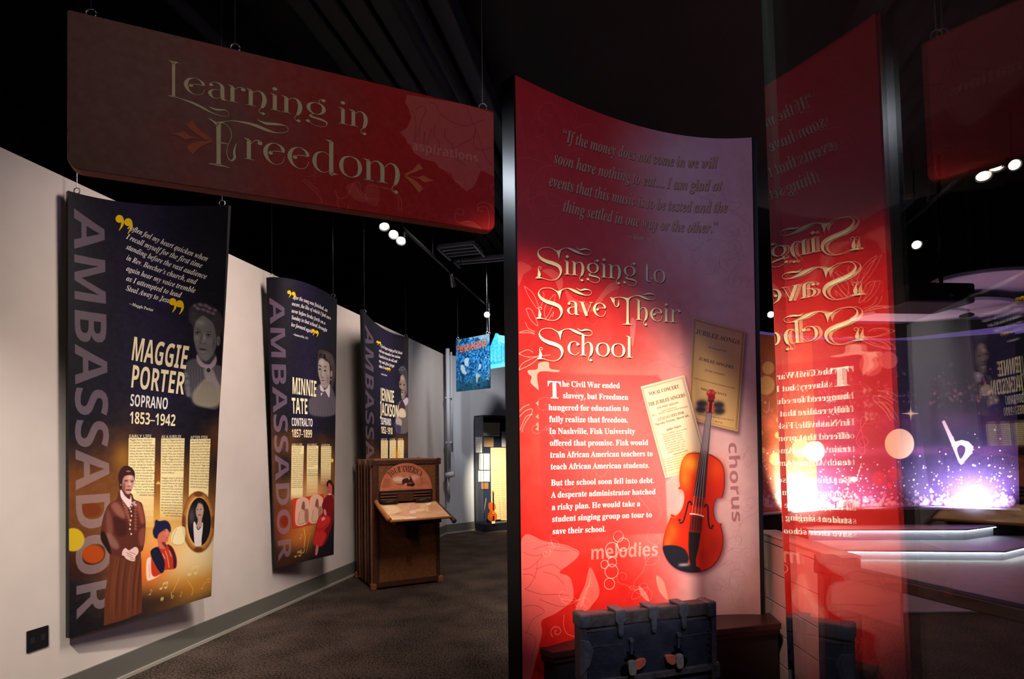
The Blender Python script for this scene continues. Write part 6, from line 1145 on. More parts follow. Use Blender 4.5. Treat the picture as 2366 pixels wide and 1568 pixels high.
# ---------------------------------------------------------------- second banner
A2T, A2B = (580, 600, 3.92), (580, 960, 3.92)
cv = amb_base(S_a2, 420, 61)
cv.crop(*A2B)
cv.cloud(480, 1000, 77, 90, (240, 160, 60), .9); cv.cloud(440, 1100, 102, 77, (214, 120, 50), .8); cv.cloud(560, 700, 102, 90, (240, 170, 110), .8); cv.cloud(300, 960, 77, 77, (170, 60, 30), .7); cv.cloud(720, 420, 26, 77, (150, 96, 30), .8); cv.cloud(300, 1330, 115, 51, (70, 40, 20), .8); cv.cloud(700, 1180, 64, 77, (22, 18, 26), .9)
cv.ell(732, 405, 16, 18, (240, 220, 80), .9, 2)
cv.crop(0, 0, 1); cv.text('AMBASSADOR', 'H', (622, 687), (643.5, 1297), .232, (150, 122, 150), .6)
cv.crop(*A2B); cv.ell(305, 955, 32, 46, (130, 36, 16), .8, 5)
TXT_M = ['She was born free in', 'Tennessee. She was', 'taught to sing and', 'to read at home.'] + TXT2[4:12] + TXT2[14:24]
column(cv, (368, 272, 480, 765, 360), 'EARLY LIFE', 18, TXT_M, .9, 17.3, .0165, 4)
column(cv, (506, 273, 610, 730, 503), 'AS A JUBILEE', 18, ['Minnie Tate was the', 'youngest of the original'] + TXT2[4:18], .55, 17, .0165, -6)
column(cv, (634, 277, 728, 620, 631), 'AFTER FISK', 18, TXT3[:11], .55, 16.5, .0165, -8)
cv.crop(670, 1100, 7.127)
cv.poly([(52, 372), (545, 292), (556, 320), (540, 760), (60, 862), (42, 840)], (40, 20, 30), .5, 3, False); cv.poly([(48, 370), (552, 290), (556, 740), (52, 856)], (216, 56, 26), 1, 0, False)
for a_ in (0, 225):
    y = a_ * -.18; cv.poly([(100 + a_, 440 + y), (150 + a_, 360 + y), (230 + a_, 340 + y), (300 + a_, 380 + y), (318 + a_, 440 + y), (316 + a_, 740 + y), (100 + a_, 800 + y)], (232, 176, 150), 1, .5)
    cv.poly([(190 + a_, 500 + y), (215 + a_, 415 + y), (240 + a_, 430 + y), (245 + a_, 560 + y), (200 + a_, 570 + y)], (120, 76, 70), .9, 2); cv.poly([(160 + a_, 570 + y), (230 + a_, 560 + y), (245 + a_, 760 + y), (140 + a_, 780 + y)], (216, 170, 140), .95, 3)
    cv.poly([(245 + a_, 560 + y), (300 + a_, 550 + y), (305 + a_, 740 + y), (250 + a_, 750 + y)], (150, 96, 80), .8, 3); cv.line([(160 + a_, 590 + y), (135 + a_, 770 + y), (200 + a_, 785 + y), (245 + a_, 755 + y)], (96, 60, 54), 1.4, .8)
cv.poly([(600, 330), (640, 290), (700, 320), (720, 480), (710, 600), (700, 760), (660, 900), (600, 1060), (530, 1150), (400, 1130), (385, 1050), (420, 850), (470, 680), (530, 620), (540, 560), (525, 480), (560, 380)], (120, 18, 24), 1, 1)
cv.poly([(470, 690), (560, 640), (660, 680), (640, 800), (560, 900), (600, 960), (520, 1140), (400, 1130), (388, 1040), (430, 840)], (204, 46, 42), .9, 4)
for k in range(3): cv.line([(425, 840 + k * 26), (500, 860 + k * 24), (640, 780 + k * 20)], (120, 16, 20), 2, .8)
cv.poly([(620, 180), (640, 120), (690, 130), (700, 210), (670, 290), (630, 280)], (190, 84, 76), 1, 1); cv.poly([(600, 120), (640, 60), (690, 80), (725, 180), (720, 300), (695, 280), (690, 160), (640, 110), (620, 180)], (52, 16, 22), 1, 1)
cv.ell(634, 186, 10, 4, (50, 14, 18), .9, 1); cv.ell(668, 190, 8, 4, (50, 14, 18), .9, 1); cv.ell(645, 248, 13, 4, (110, 26, 26), .9, 1); cv.ell(652, 296, 34, 14, (230, 190, 170), .9, 1)
cv.poly([(560, 540), (590, 560), (600, 640), (560, 620)], (220, 130, 120), .95, 1); cv.poly([(520, 690), (560, 670), (580, 700), (530, 735)], (230, 150, 140), .95, 1); cv.poly([(430, 1150), (470, 1150), (450, 1280), (415, 1290)], (214, 110, 100), .95, 1)
notes(cv, [('beam', 90, 1220, 100), ('note', 170, 960, 60)], (236, 196, 120), .7); cv.line([(230, 860), (250, 1000), (230, 1180)], (250, 200, 80), 4, .8); cv.line([(140, 1256), (220, 1256), (240, 1190)], (220, 176, 120), 4, .8); cv.line([(330, 930), (270, 1260)], (236, 176, 70), 2, .8)
cv.crop(700, 790, 8.711)
cv.glow(280, 1400, 77, 77, (110, 104, 130), .6)
cv.poly([(280, 900), (350, 850), (540, 850), (640, 1080), (670, 1250), (660, 1440), (480, 1500), (300, 1490), (130, 1430), (120, 1160), (200, 1090)], (92, 84, 94), .95, 5)
for k in range(18): cv.line([(150 + k * 28, 1450), (200 + k * 24, 1250), (280 + k * 15, 1100)], (140, 132, 144) if k % 2 else (56, 48, 56), 1, .5)
cv.poly([(300, 280), (320, 170), (400, 160), (500, 190), (590, 270), (640, 420), (650, 560), (640, 700), (600, 900), (560, 860), (580, 700), (560, 520), (520, 400), (440, 330), (380, 300), (310, 350)], (70, 56, 56), 1, 2)
for k in range(30):
    g = rng.uniform(0, 1, 2); cv.ell(440 + g[0] * 170 * (1 - .2 * g[1]), 200 + g[1] * 330 * g[0] + 20, 10, 7, (150, 134, 128), .5, 2)
cv.ell(350, 260, 26, 40, (22, 16, 22), .9, 3, .5); cv.ell(432, 290, 22, 60, (20, 14, 20), .9, 3)
cv.poly([(320, 360), (390, 325), (450, 370), (520, 420), (540, 540), (545, 700), (530, 840), (480, 910), (420, 920), (370, 880), (345, 780), (310, 650), (300, 500)], (164, 150, 142), 1, 2)
cv.glow(380, 420, 51, 64, (206, 194, 186), .7); cv.glow(400, 620, 18, 64, (196, 184, 176), .7); cv.glow(500, 760, 28, 90, (120, 104, 100), .7)
cv.poly([(310, 460), (350, 465), (372, 500), (330, 482)], (50, 38, 38), .9, 2); cv.poly([(412, 500), (450, 484), (480, 500), (445, 505)], (50, 38, 38), .9, 2)
for x, y in [(340, 545), (445, 575)]: cv.ell(x, y, 30, 17, (90, 76, 74), .8, 3); cv.ell(x, y, 16, 13, (24, 18, 22), 1, 1)
cv.line([(375, 560), (362, 680), (385, 720)], (96, 80, 76), 3, .7); cv.ell(395, 716, 22, 8, (80, 62, 60), .8, 2); cv.ell(402, 775, 42, 8, (90, 60, 58), .95, 1); cv.ell(400, 798, 34, 10, (196, 170, 164), .8, 2)
cv.ell(572, 640, 20, 70, (150, 134, 126), 1, 2); cv.ell(564, 755, 9, 14, (222, 212, 206), 1, 1)
cv.poly([(345, 850), (400, 920), (432, 968), (490, 920), (540, 850), (530, 1110), (480, 1040), (440, 980), (410, 1000), (350, 960)], (214, 204, 210), 1, 1); cv.poly([(355, 1030), (400, 1015), (365, 1090)], (230, 224, 230), 1, 1)
M_a2 = cv.material('second_banner_print', .62, .2)
a2 = amb_board(S_a2, 'wall_banner', 'middle dark wall banner lettered AMBASSADOR, with a girl in a red dress', M_a2)
commas(S_a2, a2, A2T, [(344, 293, 17), (383, 306, 17), (560, 641, 15), (593, 654, 15)])
quote_lines(S_a2, a2, A2T, [('After the song was finished, an', (378, 352), (692, 475)), ('encore, the like of which I feel sure', (370, 412), (722, 546)), ('never before broke forth on a', (367, 476), (672, 590)), ('Sunday in that school, brought', (366, 536), (688, 655)), ('her forward again.', (364, 600), (560, 667))], .052)
on(a2, ink_mesh(S_a2, 'credit_lettering', lines_mesh(S_a2, A2T, [('\u2014Gustavus Pike, 1873', (378, 682), (516, 722))], 'B', .028), ink(WHT), .0012, None))
on(a2, shadowed(S_a2, 'name_line', lines_mesh(S_a2, A2T, [('MINNIE', (370, 1212), (592, 1242))], 'H', .21), CRM, None, .003, -.003, (14, 12, 22)))
on(a2, shadowed(S_a2, 'name_line', lines_mesh(S_a2, A2T, [('TATE', (370, 1391), (514, 1398))], 'H', .20), CRM, None, .003, -.003, (14, 12, 22)))
on(a2, ink_mesh(S_a2, 'voice_lettering', lines_mesh(S_a2, A2T, [('CONTRALTO', (367, 1503), (558, 1510))], 'H', .103), ink(WHT), .0012, None))
on(a2, ink_mesh(S_a2, 'date_lettering', lines_mesh(S_a2, A2B, [('1857\u20131899', (368, 194), (553, 198))], 'H', .103), ink(CRM), .0012, None))

# ---------------------------------------------------------------- third banner
A3 = (780, 680, 3.5636)
cv = amb_base(S_a3, 360, 81)
cv.crop(0, 0, 1); cv.text('AMBASSADOR', 'H', (843.5, 748), (846, 1206), .28, (132, 112, 132), .6)
cv.crop(*A3)
for x0, x1, h in ((357, 416, 'EARLY LIFE'), (428, 483, 'AS A JUBILEE'), (494, 546, 'AFTER FISK')):
    column(cv, (x0, 1202, x1, 1420, x0), h, 10, TXT2[:15], 1, 13.4, .02, 0)
cv.glow(490, 1320, 15, 51, (240, 150, 40), .8)
cv.crop(880, 830, 9.224)
cv.glow(330, 1400, 77, 64, (84, 80, 110), .6)
cv.poly([(560, 810), (600, 880), (600, 1300), (560, 1560), (340, 1560), (320, 1400), (310, 1280), (340, 1180), (360, 960), (420, 880)], (96, 86, 84), 1, 3)
cv.poly([(380, 220), (430, 150), (490, 140), (550, 230), (570, 400), (580, 560), (570, 780), (540, 700), (540, 500), (500, 380), (440, 320), (400, 300)], (56, 54, 66), 1, 3)
for x, y in [(400, 215), (430, 180), (470, 170), (500, 210), (450, 230)]: cv.ell(x, y, 20, 12, (120, 122, 136), .8, 3, .6)
cv.poly([(420, 360), (470, 330), (520, 420), (545, 560), (545, 700), (510, 820), (450, 850), (430, 760), (430, 640), (395, 600), (390, 500), (410, 440)], (130, 112, 104), 1, 3)
cv.glow(455, 410, 33, 56, (192, 164, 134), .8); cv.glow(460, 590, 13, 51, (170, 150, 140), .8); cv.glow(520, 720, 20, 77, (80, 62, 58), .8)
cv.ell(415, 530, 20, 16, (34, 26, 30), .95, 3); cv.ell(497, 545, 20, 14, (34, 26, 30), .95, 3); cv.ell(450, 655, 30, 12, (56, 44, 44), .8, 3); cv.ell(452, 708, 30, 12, (90, 62, 64), .95, 2); cv.ell(458, 742, 24, 12, (190, 172, 168), .9, 2)
cv.poly([(460, 900), (550, 810), (590, 880), (560, 960), (500, 1000), (470, 940)], (178, 166, 188), 1, 2); cv.poly([(380, 1060), (440, 870), (520, 1000), (480, 1100), (450, 1040), (400, 1080)], (60, 38, 44), 1, 2)
cv.poly([(390, 1080), (450, 1040), (520, 1100), (520, 1230), (390, 1220)], (206, 190, 160), .95, 3); cv.poly([(320, 1260), (380, 1240), (440, 1300), (440, 1400), (370, 1420), (320, 1360)], (170, 158, 150), .95, 3)
cv.poly([(330, 1400), (420, 1420), (420, 1560), (350, 1560)], (58, 52, 96), .9, 4)
M_a3 = cv.material('third_banner_print', .62, .2)
a3 = amb_board(S_a3, 'wall_banner', 'farthest dark wall banner lettered AMBASSADOR, its foot hidden behind the trunk kiosk', M_a3)
commas(S_a3, a3, A3, [(327, 390, 9), (346, 396, 9), (409, 608, 8), (425, 612, 8)])
quote_lines(S_a3, a3, A3, [('I first began singing at Fisk School', (354, 432), (532, 494)), ('and can remember how anxious', (342, 471), (516, 527)), ('I used to be to do well, and', (341, 514), (490, 562)), ('my soul often forgot', (341, 557), (466, 600)), ('where I was.', (341, 600), (410, 622))], .062)
on(a3, ink_mesh(S_a3, 'credit_lettering', lines_mesh(S_a3, A3, [('\u2014Jennie Jackson', (354, 658), (407, 673))], 'B', .034), ink(WHT), .0012, None))
on(a3, shadowed(S_a3, 'name_line', lines_mesh(S_a3, A3, [('JENNIE', (353, 870), (465, 893))], 'H', .225), CRM, None, .004, -.003, (14, 12, 22)))
on(a3, shadowed(S_a3, 'name_line', lines_mesh(S_a3, A3, [('JACKSON', (352, 992), (503, 1014))], 'H', .225), CRM, None, .004, -.003, (14, 12, 22)))
on(a3, ink_mesh(S_a3, 'voice_lettering', lines_mesh(S_a3, A3, [('SOPRANO', (356, 1069), (440, 1080))], 'H', .125), ink(WHT), .0012, None))
on(a3, ink_mesh(S_a3, 'date_lettering', lines_mesh(S_a3, A3, [('1852\u20131910', (356, 1141), (452, 1152))], 'H', .12), ink(CRM), .0012, None))
for s_, r_ in ((S_a1, a1), (S_a2, a2), (S_a3, a3)):
    for a_ in (.07, .96): hanger(r_, s_.pos([[s_.W * a_, s_.H]], -.015)[0], 5.0)

# ================================================================== STEAMER-TRUNK KIOSK
def poly_board(surf, name, mats, thick, P):
    P = np.array(P, float); N = len(P); Fp = surf.pos(P, 0); Bp = surf.pos(P, -thick)
    V = np.concatenate([Fp, Bp]); Fc = [tuple(range(N)), tuple(range(2 * N - 1, N - 1, -1))] + [(i, N + i, N + (i + 1) % N, (i + 1) % N) for i in range(N)]
    me = mesh_from(name, V, Fc); uvl = me.uv_layers.new(name='print'); U = np.tile(P / np.array([surf.W, surf.H]), (2, 1))
    vi = np.empty(len(me.loops), int); me.loops.foreach_get('vertex_index', vi); uvl.data.foreach_set('uv', U[vi].ravel())
    me.polygons.foreach_set('material_index', [0] + [1] * (N + 1)); return link(name, me, mats)
KA = math.radians(28.3); KO = Vector((-1.445 + .366 * math.cos(KA), 5.907 + .366 * math.sin(KA), 0))
KM = Matrix.Translation(KO) @ Matrix.Rotation(KA, 4, 'Z')
def K(x, y, z): return tuple(KM @ Vector((x, y, z)))
kiosk = thing('trunk_kiosk', 'upright brown steamer trunk kiosk with a tour map shelf against the left wall', 'kiosk', tuple(KO), KA)
M_tan = mat('trunk_canvas', (128, 78, 40), .6, noise=.25, nscale=45, bump=.12, bscale=120)
M_trim = mat('trunk_wood', (74, 42, 26), .45, noise=.3, nscale=18)
M_trim2 = mat('trunk_wood_pale', (128, 76, 48), .5, noise=.25, nscale=22)
M_brass = mat('aged_brass', (150, 118, 70), .35, metal=.9)
KH = 1.345
MB().box(-.35, .35, .012, .70, .03, KH - .02).build('trunk_body', M_tan, kiosk, bevel=.004)
for n_, x0, x1, z0, z1 in [('edge_strip', -.366, -.30, .03, KH - .03), ('edge_strip', .325, .366, .03, KH - .03), ('edge_strip', -.366, .366, .02, .075), ('edge_strip', -.366, .366, KH - .055, KH - .005)]:
    MB().box(x0, x1, 0, .03, z0, z1).build(n_, M_trim, kiosk, bevel=.004)
for i, (y, m) in enumerate([(.05, M_trim2), (.17, M_trim), (.30, M_trim2), (.43, M_trim), (.56, M_trim2), (.68, M_trim)]):
    MB().box(-.378, -.345, y - .022, y + .022, .03, KH).build('side_batten', m, kiosk, bevel=.005)
    MB().box(-.37, .37, y - .02, y + .02, KH - .022, KH + .004).build('top_batten', m, kiosk, bevel=.005)
for x in (-.366, .366):
    for y in (.01, .69):
        MB().box(x - .03, x + .03, y - .03, y + .03, 0, .07).build('corner_cap', M_trim2, kiosk, bevel=.012)
        MB().box(x - .02, x + .02, y - .02, y + .02, KH - .06, KH + .01).build('corner_cap', M_trim, kiosk, bevel=.01)
rv = MB()
for k in range(26):
    for x in (-.308, .333): rv.box(x - .0035, x + .0035, -.004, .002, .08 + k * .048, .087 + k * .048)
for k in range(12): rv.box(-.30 + k * .052, -.293 + k * .052, -.004, .002, KH - .048, KH - .041)
o = rv.build('rivets', M_brass, kiosk); o['kind'] = 'stuff'
# arched print
S_arch = Surf([K(-.298, -.014, 1.02), K(.276, -.014, 1.02)], [K(-.298, -.014, 1.312), K(.276, -.014, 1.312)], 8)
C7 = (860, 1060, 8.7105)
cv = Canvas(S_arch.W, S_arch.H, 900, (206, 122, 86), S_arch); nz = vnoise(cv.h, cv.w, 6, 90)
cv.a += ((nz - .5) * 34)[..., None]; cv.crop(*C7)
cv.glow(680, 430, 160, 70, (236, 190, 170), .8); cv.ell(520, 410, 110, 56, (244, 214, 200), .8, 8); cv.ell(860, 370, 90, 50, (238, 190, 170), .6, 8)
cv.poly([(600, 280), (640, 330), (680, 300), (660, 360), (610, 350)], (150, 90, 80), .5, 4)
cv.poly([(610, 420), (640, 400), (720, 385), (725, 420), (760, 400), (750, 340), (770, 350), (800, 400), (830, 470), (860, 500), (830, 550), (770, 548), (740, 540), (700, 545), (700, 480), (640, 500), (620, 520), (600, 470)], (58, 26, 24), .95, 2)
cv.poly([(450, 505), (620, 510), (620, 525), (480, 515)], (100, 50, 44), .8, 2); cv.poly([(780, 470), (810, 480), (770, 490), (740, 500), (730, 480)], (206, 130, 100), .9, 2); cv.ell(790, 525, 30, 22, (40, 18, 18), 1, 1); cv.ell(725, 520, 22, 20, (40, 18, 18), 1, 1)
for p in [[(860, 430), (930, 380)], [(840, 500), (910, 480)], [(430, 470), (560, 440)]]: cv.line(p, (110, 56, 48), 2, .6)
for i, (a, b) in enumerate([((246, 412), (356, 404)), ((238, 432), (364, 424)), ((230, 452), (352, 444)), ((222, 472), (372, 462)), ((214, 494), (366, 484)), ((208, 516), (392, 504)), ((200, 536), (412, 524)), ((196, 556), (410, 546)), ((196, 578), (380, 568))]): cv.text('the singers went north and east', 'R', a, b, .010, (70, 34, 28), .85)
for i, (a, b) in enumerate([((972, 380), (1078, 380)), ((968, 400), (1090, 398)), ((968, 420), (1100, 418)), ((970, 440), (1096, 438)), ((972, 460), (1120, 456)), ((968, 478), (1126, 476)), ((950, 496), (1130, 492)), ((930, 515), (1120, 510)), ((890, 545), (1030, 538))]): cv.text('singing their way to fame', 'R', a, b, .010, (70, 34, 28), .85)
cv.text('In October 1871 nine young singers set out on a tour of America to save their school', 'R', (320, 624), (1010, 592), .010, (60, 30, 26), .85)
M_arch = cv.material('arched_print', .5, .3)
ar = [(S_arch.W / 2 + .285 * math.cos(t), .001 + .285 * math.sin(t)) for t in np.linspace(0, PI, 33)]
ab = poly_board(S_arch, 'arched_sign', [M_arch, M_dark], .012, ar); on(kiosk, ab)
def arc_text(surf, crop, s, f, pts, em_px, name, color, root):
    """text along a curve given in crop units"""
    C = catmull(pts, 14); L = np.concatenate([[0], np.cumsum(np.linalg.norm(np.diff(C, axis=0), axis=1))]); lay, w = layout(s, f); sc = L[-1] / w; out = []
    for c, x in lay:
        adv, V, T = glyph_mesh(f, c)
        if not len(V): continue
        q = (x + adv / 2) * sc; p = np.array([np.interp(q, L, C[:, 0]), np.interp(q, L, C[:, 1])]); p2 = np.array([np.interp(q + 2, L, C[:, 0]), np.interp(q + 2, L, C[:, 1])])
        d = (p2 - p) / (np.linalg.norm(p2 - p) + 1e-9); u = np.array([d[1], -d[0]])
        X = p + np.outer((V[:, 0] - adv / 2) * sc, d) + np.outer(V[:, 1] * em_px, u); out.append((surf.inv(X / crop[2] + np.array(crop[:2])), T))
    o = ink_mesh(surf, name, out, ink(color), .001, None); on(root, o)
arc_text(S_arch, C7, 'TOUR AMERICA', 'B', [(370, 372), (470, 300), (560, 272), (670, 262), (790, 272), (880, 302), (985, 350)], 170, 'arched_lettering', (40, 20, 18), kiosk)
arc_text(S_arch, C7, 'The Jubilee Singers', 'I', [(505, 182), (660, 158), (830, 164)], 50, 'small_lettering', (70, 30, 26), kiosk)
# recessed drawer rack
MB().box(-.30, .28, -.02, .0, .90, 1.02).build('drawer_rack', mat('dark_walnut', (36, 20, 18), .5), kiosk, bevel=.003)
for z in (.925, .955, .985):
    for x0, x1 in ((-.29, -.12), (.06, .26)):
        MB().box(x0, x1, -.034, -.018, z, z + .009).build('rack_rail', M_trim2, kiosk, bevel=.002)
MB().box(-.12, .06, -.03, -.015, .905, 1.0).build('rack_block', M_trim, kiosk, bevel=.004)
for x0, x1 in ((-.28, -.11), (.08, .25)):
    MB().tube([((x0), -.045, .905), ((x1), -.045, .905)], .018, 10).build('roller', mat('dark_walnut', (36, 20, 18), .5), kiosk, smooth=True)
# map shelf
zb, zf, yb, yf = .885, .757, -.02, -.455
S_map = Surf([K(-.318, yf, zf), K(.314, yf, zf)], [K(-.318, yb, zb), K(.314, yb, zb)], 8)
cv = Canvas(S_map.W, S_map.H, 900, (206, 160, 118), S_map); nz = vnoise(cv.h, cv.w, 5, 91)
cv.a += ((nz - .5) * 40)[..., None]; cv.crop(*C7)
cv.poly([(120, 880), (420, 880), (700, 830), (1200, 850), (1240, 870), (760, 850), (500, 900), (230, 930)], (176, 110, 44), .8, 8)
cv.poly([(240, 930), (500, 950), (560, 1060), (330, 1120), (280, 1000)], (246, 214, 164), .8, 14); cv.poly([(340, 1130), (700, 1140), (800, 1190), (400, 1220)], (244, 208, 158), .7, 14)
cv.poly([(1140, 920), (1300, 900), (1420, 1040), (1160, 1040)], (190, 132, 92), .6, 10)
st = [[(560, 1070), (740, 1040), (820, 1080), (700, 1160), (620, 1130)], [(740, 1060), (800, 1030), (870, 1040), (890, 1080), (780, 1100)], [(860, 1010), (1060, 990), (1070, 1030), (900, 1060)], [(950, 940), (1020, 910), (1080, 930), (1060, 980), (960, 985)], [(1070, 860), (1110, 845), (1190, 880), (1130, 930), (1080, 910)], [(650, 1190), (860, 1165), (880, 1190), (680, 1210)], [(750, 950), (860, 900), (940, 940), (880, 1000), (780, 1010)], [(1060, 990), (1130, 970), (1130, 1050), (1090, 1060)]]
for i, P in enumerate(st): cv.poly(P, [(214, 160, 130), (236, 206, 190), (232, 196, 150), (222, 180, 140), (240, 214, 200), (244, 226, 206), (206, 150, 120), (226, 184, 150)][i], .85, 1); cv.line(P + [P[0]], (130, 70, 50), 1.4, .7)
for a, b in [((490, 1105), (570, 1095)), ]: cv.text('II II', 'B', a, b, .03, (50, 30, 26))
for k in range(12): cv.text('Jubilee Singers sang here in churches and halls', 'R', (270 + k * 10, 955 + k * 17), (520 + k * 14, 950 + k * 17), .008, (110, 66, 40), .7)
for k in range(5): cv.text('the route of the first tour', 'R', (360 + k * 8, 1110 + k * 18), (620, 1130 + k * 14), .010, (90, 44, 30), .8)
cv.text('The First U.S. Tour of the Jubilee Singers', 'B', (500, 1252), (1390, 1192), .030, (96, 40, 20))
M_map = cv.material('map_print', .35, .4)
on(kiosk, S_map.board('map_shelf', [M_map, mat('shelf_edge', (176, 106, 48), .5)], .012, nv=3))
M_roll = mat('rolled_scroll', (164, 98, 44), .5)
o = MB().tube([(-.335, -.01, .915), (-.338, -.12, .875), (-.335, -.3, .82), (-.325, -.45, .772)], [.022, .02, .022, .026], 14).build('rolled_edge', M_roll, kiosk, smooth=True)
o = MB().tube([(-.318, -.462, .757), (.32, -.462, .757)], .013, 12).build('rolled_edge', M_roll, kiosk, smooth=True)
o = MB().tube([(.322, -.02, .885), (.326, -.2, .825), (.335, -.4, .752), (.345, -.47, .712)], [.006, .012, .02, .026], 14).build('curled_edge', mat('scroll_underside', (60, 34, 22), .6), kiosk, smooth=True)
MB().box(-.24, .24, -.38, .0, .70, .745).build('shelf_bracket', M_blackmetal, kiosk, bevel=.006)
MB().prism([(-.02, .0), (.02, 0), (.02, .2), (-.02, .2)], -.3, 0, Matrix.Translation((0, 0, .52))).build('bracket_arm', M_blackmetal, kiosk, bevel=.004)

# ================================================================== LOW PLINTH IN FRONT OF THE RED PANEL
M_wood = mat('dark_red_wood', (52, 24, 23), .35, spec=.35, noise=.2, nscale=14)
M_plinth = mat('plinth_black', (26, 22, 24), .55)
a_ = at_z(1240, 1475, .45); b_ = at_z(1276, 1506, .45); c_ = at_z(1640, 1456, .45); d_ = at_z(1806, 1439, .45)
i0 = int(np.argmin(np.abs(RPATH[:, 0] - a_[0])))
back = [(p[0], p[1] - .012) for p in RPATH[i0 + 1:]]
mid = at_z(1450, 1481, .45)
poly = [(a_[0], back[0][1] - .004), (b_[0], b_[1]), (mid[0], mid[1]), (c_[0], c_[1]), (d_[0], d_[1]), (1.53, 3.44)] + back[::-1]
bench = thing('low_plinth', 'low dark red wooden plinth running along the foot of the red story panel', 'plinth', (.8, 3.05, 0))
def inset(poly, k, c): return [(x + (c[0] - x) * 0, y + k) if j in (1, 2, 3, 4) else (x, y) for j, (x, y) in enumerate(poly)]
on(bench, MB().slab(poly, .415, .45).build('plinth_top', M_wood, bevel=.006))
on(bench, MB().slab([(x + .01 * (j < 2), y + (.02 if 1 <= j <= 4 else 0)) for j, (x, y) in enumerate(poly)], .385, .415).build('top_moulding', M_wood, bevel=.004))
on(bench, MB().slab([(x + .03 * (j < 2), y + (.045 if 1 <= j <= 4 else 0)) for j, (x, y) in enumerate(poly)], 0, .385).build('plinth_body', M_plinth, bevel=.004))

# ================================================================== OLD TRAVELLING TRUNK
TA = math.atan2(.19, .619); TO = Vector((.27, 2.35, 0)); TW = .636; TH = .760; SEAM = .488
TM = Matrix.Translation(TO) @ Matrix.Rotation(TA, 4, 'Z')
tc_ = TM @ Vector((TW / 2, .15, 0))
def TX(x): return x - TW / 2
trunk = thing('travel_trunk', 'battered blue-grey travelling trunk with metal clamps in front of the red panel', 'trunk', tuple(tc_), TA)
M_lid = mat('worn_leather_blue', (48, 50, 60), .42, spec=.6, noise=.35, nscale=16, bump=.25, bscale=60)
M_band = mat('worn_leather_brown', (74, 64, 64), .5, noise=.35, nscale=25, bump=.3, bscale=90)
M_iron = mat('worn_iron', (92, 90, 98), .5, metal=.3, noise=.3, nscale=30, bump=.2, bscale=90)
Y0 = -.15; YB = -.09
# lid front bows slightly outward
g = MB(); nx, nz_ = 12, 8; V = []; Fc = []
for j in range(nz_ + 1):
    for i in range(nx + 1):
        x = TX(TW * i / nx); z = SEAM + (TH - SEAM) * j / nz_; V.append((x, Y0 - .012 * math.sin(PI * j / nz_) - .006 * math.sin(PI * i / nx), z))
for j in range(nz_):
    for i in range(nx): q = j * (nx + 1) + i; Fc.append((q, q + 1, q + nx + 2, q + nx + 1))
n0 = len(V); V += [(x, YB, z) for z in (SEAM, TH) for x in (TX(0), TX(TW))]
bot = list(range(nx + 1)); top = [nz_ * (nx + 1) + i for i in range(nx + 1)]; lf = [j * (nx + 1) for j in range(nz_ + 1)]; rt = [j * (nx + 1) + nx for j in range(nz_ + 1)]
Fc += [tuple(top + [n0 + 3, n0 + 2]), tuple(bot[::-1] + [n0, n0 + 1]), tuple(lf[::-1] + [n0, n0 + 2])[:], tuple(rt + [n0 + 3, n0 + 1]), (n0, n0 + 2, n0 + 3, n0 + 1)]
g.add(V, Fc).build('lid', M_lid, trunk)
MB().box(TX(.012), TX(TW - .012), Y0, YB, .0, SEAM - .006).build('trunk_body', M_lid, trunk, bevel=.006)
MB().box(TX(-.004), TX(TW + .004), Y0 - .016, Y0 + .01, TH - .05, TH + .004).build('rim_band', M_band, trunk, bevel=.006)
MB().box(TX(0), TX(TW), Y0 - .013, Y0 + .005, TH - .068, TH - .058).build('beading', M_band, trunk, bevel=.002)
MB().box(TX(-.004), TX(TW + .014), Y0 - .016, Y0 + .01, SEAM - .022, SEAM + .006).build('lower_rail', M_band, trunk, bevel=.004)
MB().box(TX(0), TX(TW), Y0 - .0165, Y0, .63, .634).build('lid_crease', M_band, trunk)
for fx in (.27, .515, .745):
    c = TX(TW * fx); P = [(c - .022, TH + .012), (c + .022, TH + .012), (c + .024, TH - .03), (c + .013, TH - .045), (c + .011, TH - .085), (c + .006, TH - .095), (c - .006, TH - .095), (c - .011, TH - .085), (c - .013, TH - .045), (c - .024, TH - .03)]
    cl = MB().prism(P, Y0 - .028, Y0 - .012).build('clamp', M_iron, trunk, bevel=.004)
    MB().box(c - .022, c + .022, Y0 - .026, YB, TH + .002, TH + .014).build('clamp_top', M_iron, cl, bevel=.004)
    MB().tube([(c, Y0 - .031, TH - .08), (c, Y0 - .027, TH - .08)], .004, 8).build('rivet', M_iron, cl)
for x0, x1, hh in ((-.008, .042, .05), (TW - .042, TW + .006, .06)):
    MB().box(TX(x0), TX(x1), Y0 - .024, YB + .006, TH - hh, TH + .008).build('corner_cap', M_iron, trunk, bevel=.012, seg=3)
for x0, x1 in ((-.006, .022), (TW - .02, TW + .006)):
    MB().box(TX(x0), TX(x1), Y0 - .018, Y0 + .02, .02, TH - .05).build('edge_strip', M_band, trunk, bevel=.004)
MB().prism([(TX(-.008), .52), (TX(.03), .56), (TX(.05), .62), (TX(.03), .66), (TX(-.008), .67)], Y0 - .024, Y0 - .01).build('corner_plate', M_iron, trunk, bevel=.004)
MB().box(TX(TW - .012), TX(TW + .02), Y0 - .022, Y0 + .03, .43, .50).build('corner_cap', M_band, trunk, bevel=.01)
for r_, x in (('', .028), ('', TW - .03)):
    rvm = MB()
    for k in range(22): rvm.box(TX(x) - .003, TX(x) + .003, Y0 - .0205, Y0 - .012, .05 + k * .028, .056 + k * .028)
    o = rvm.build('rivets', M_brass, trunk); o['kind'] = 'stuff'
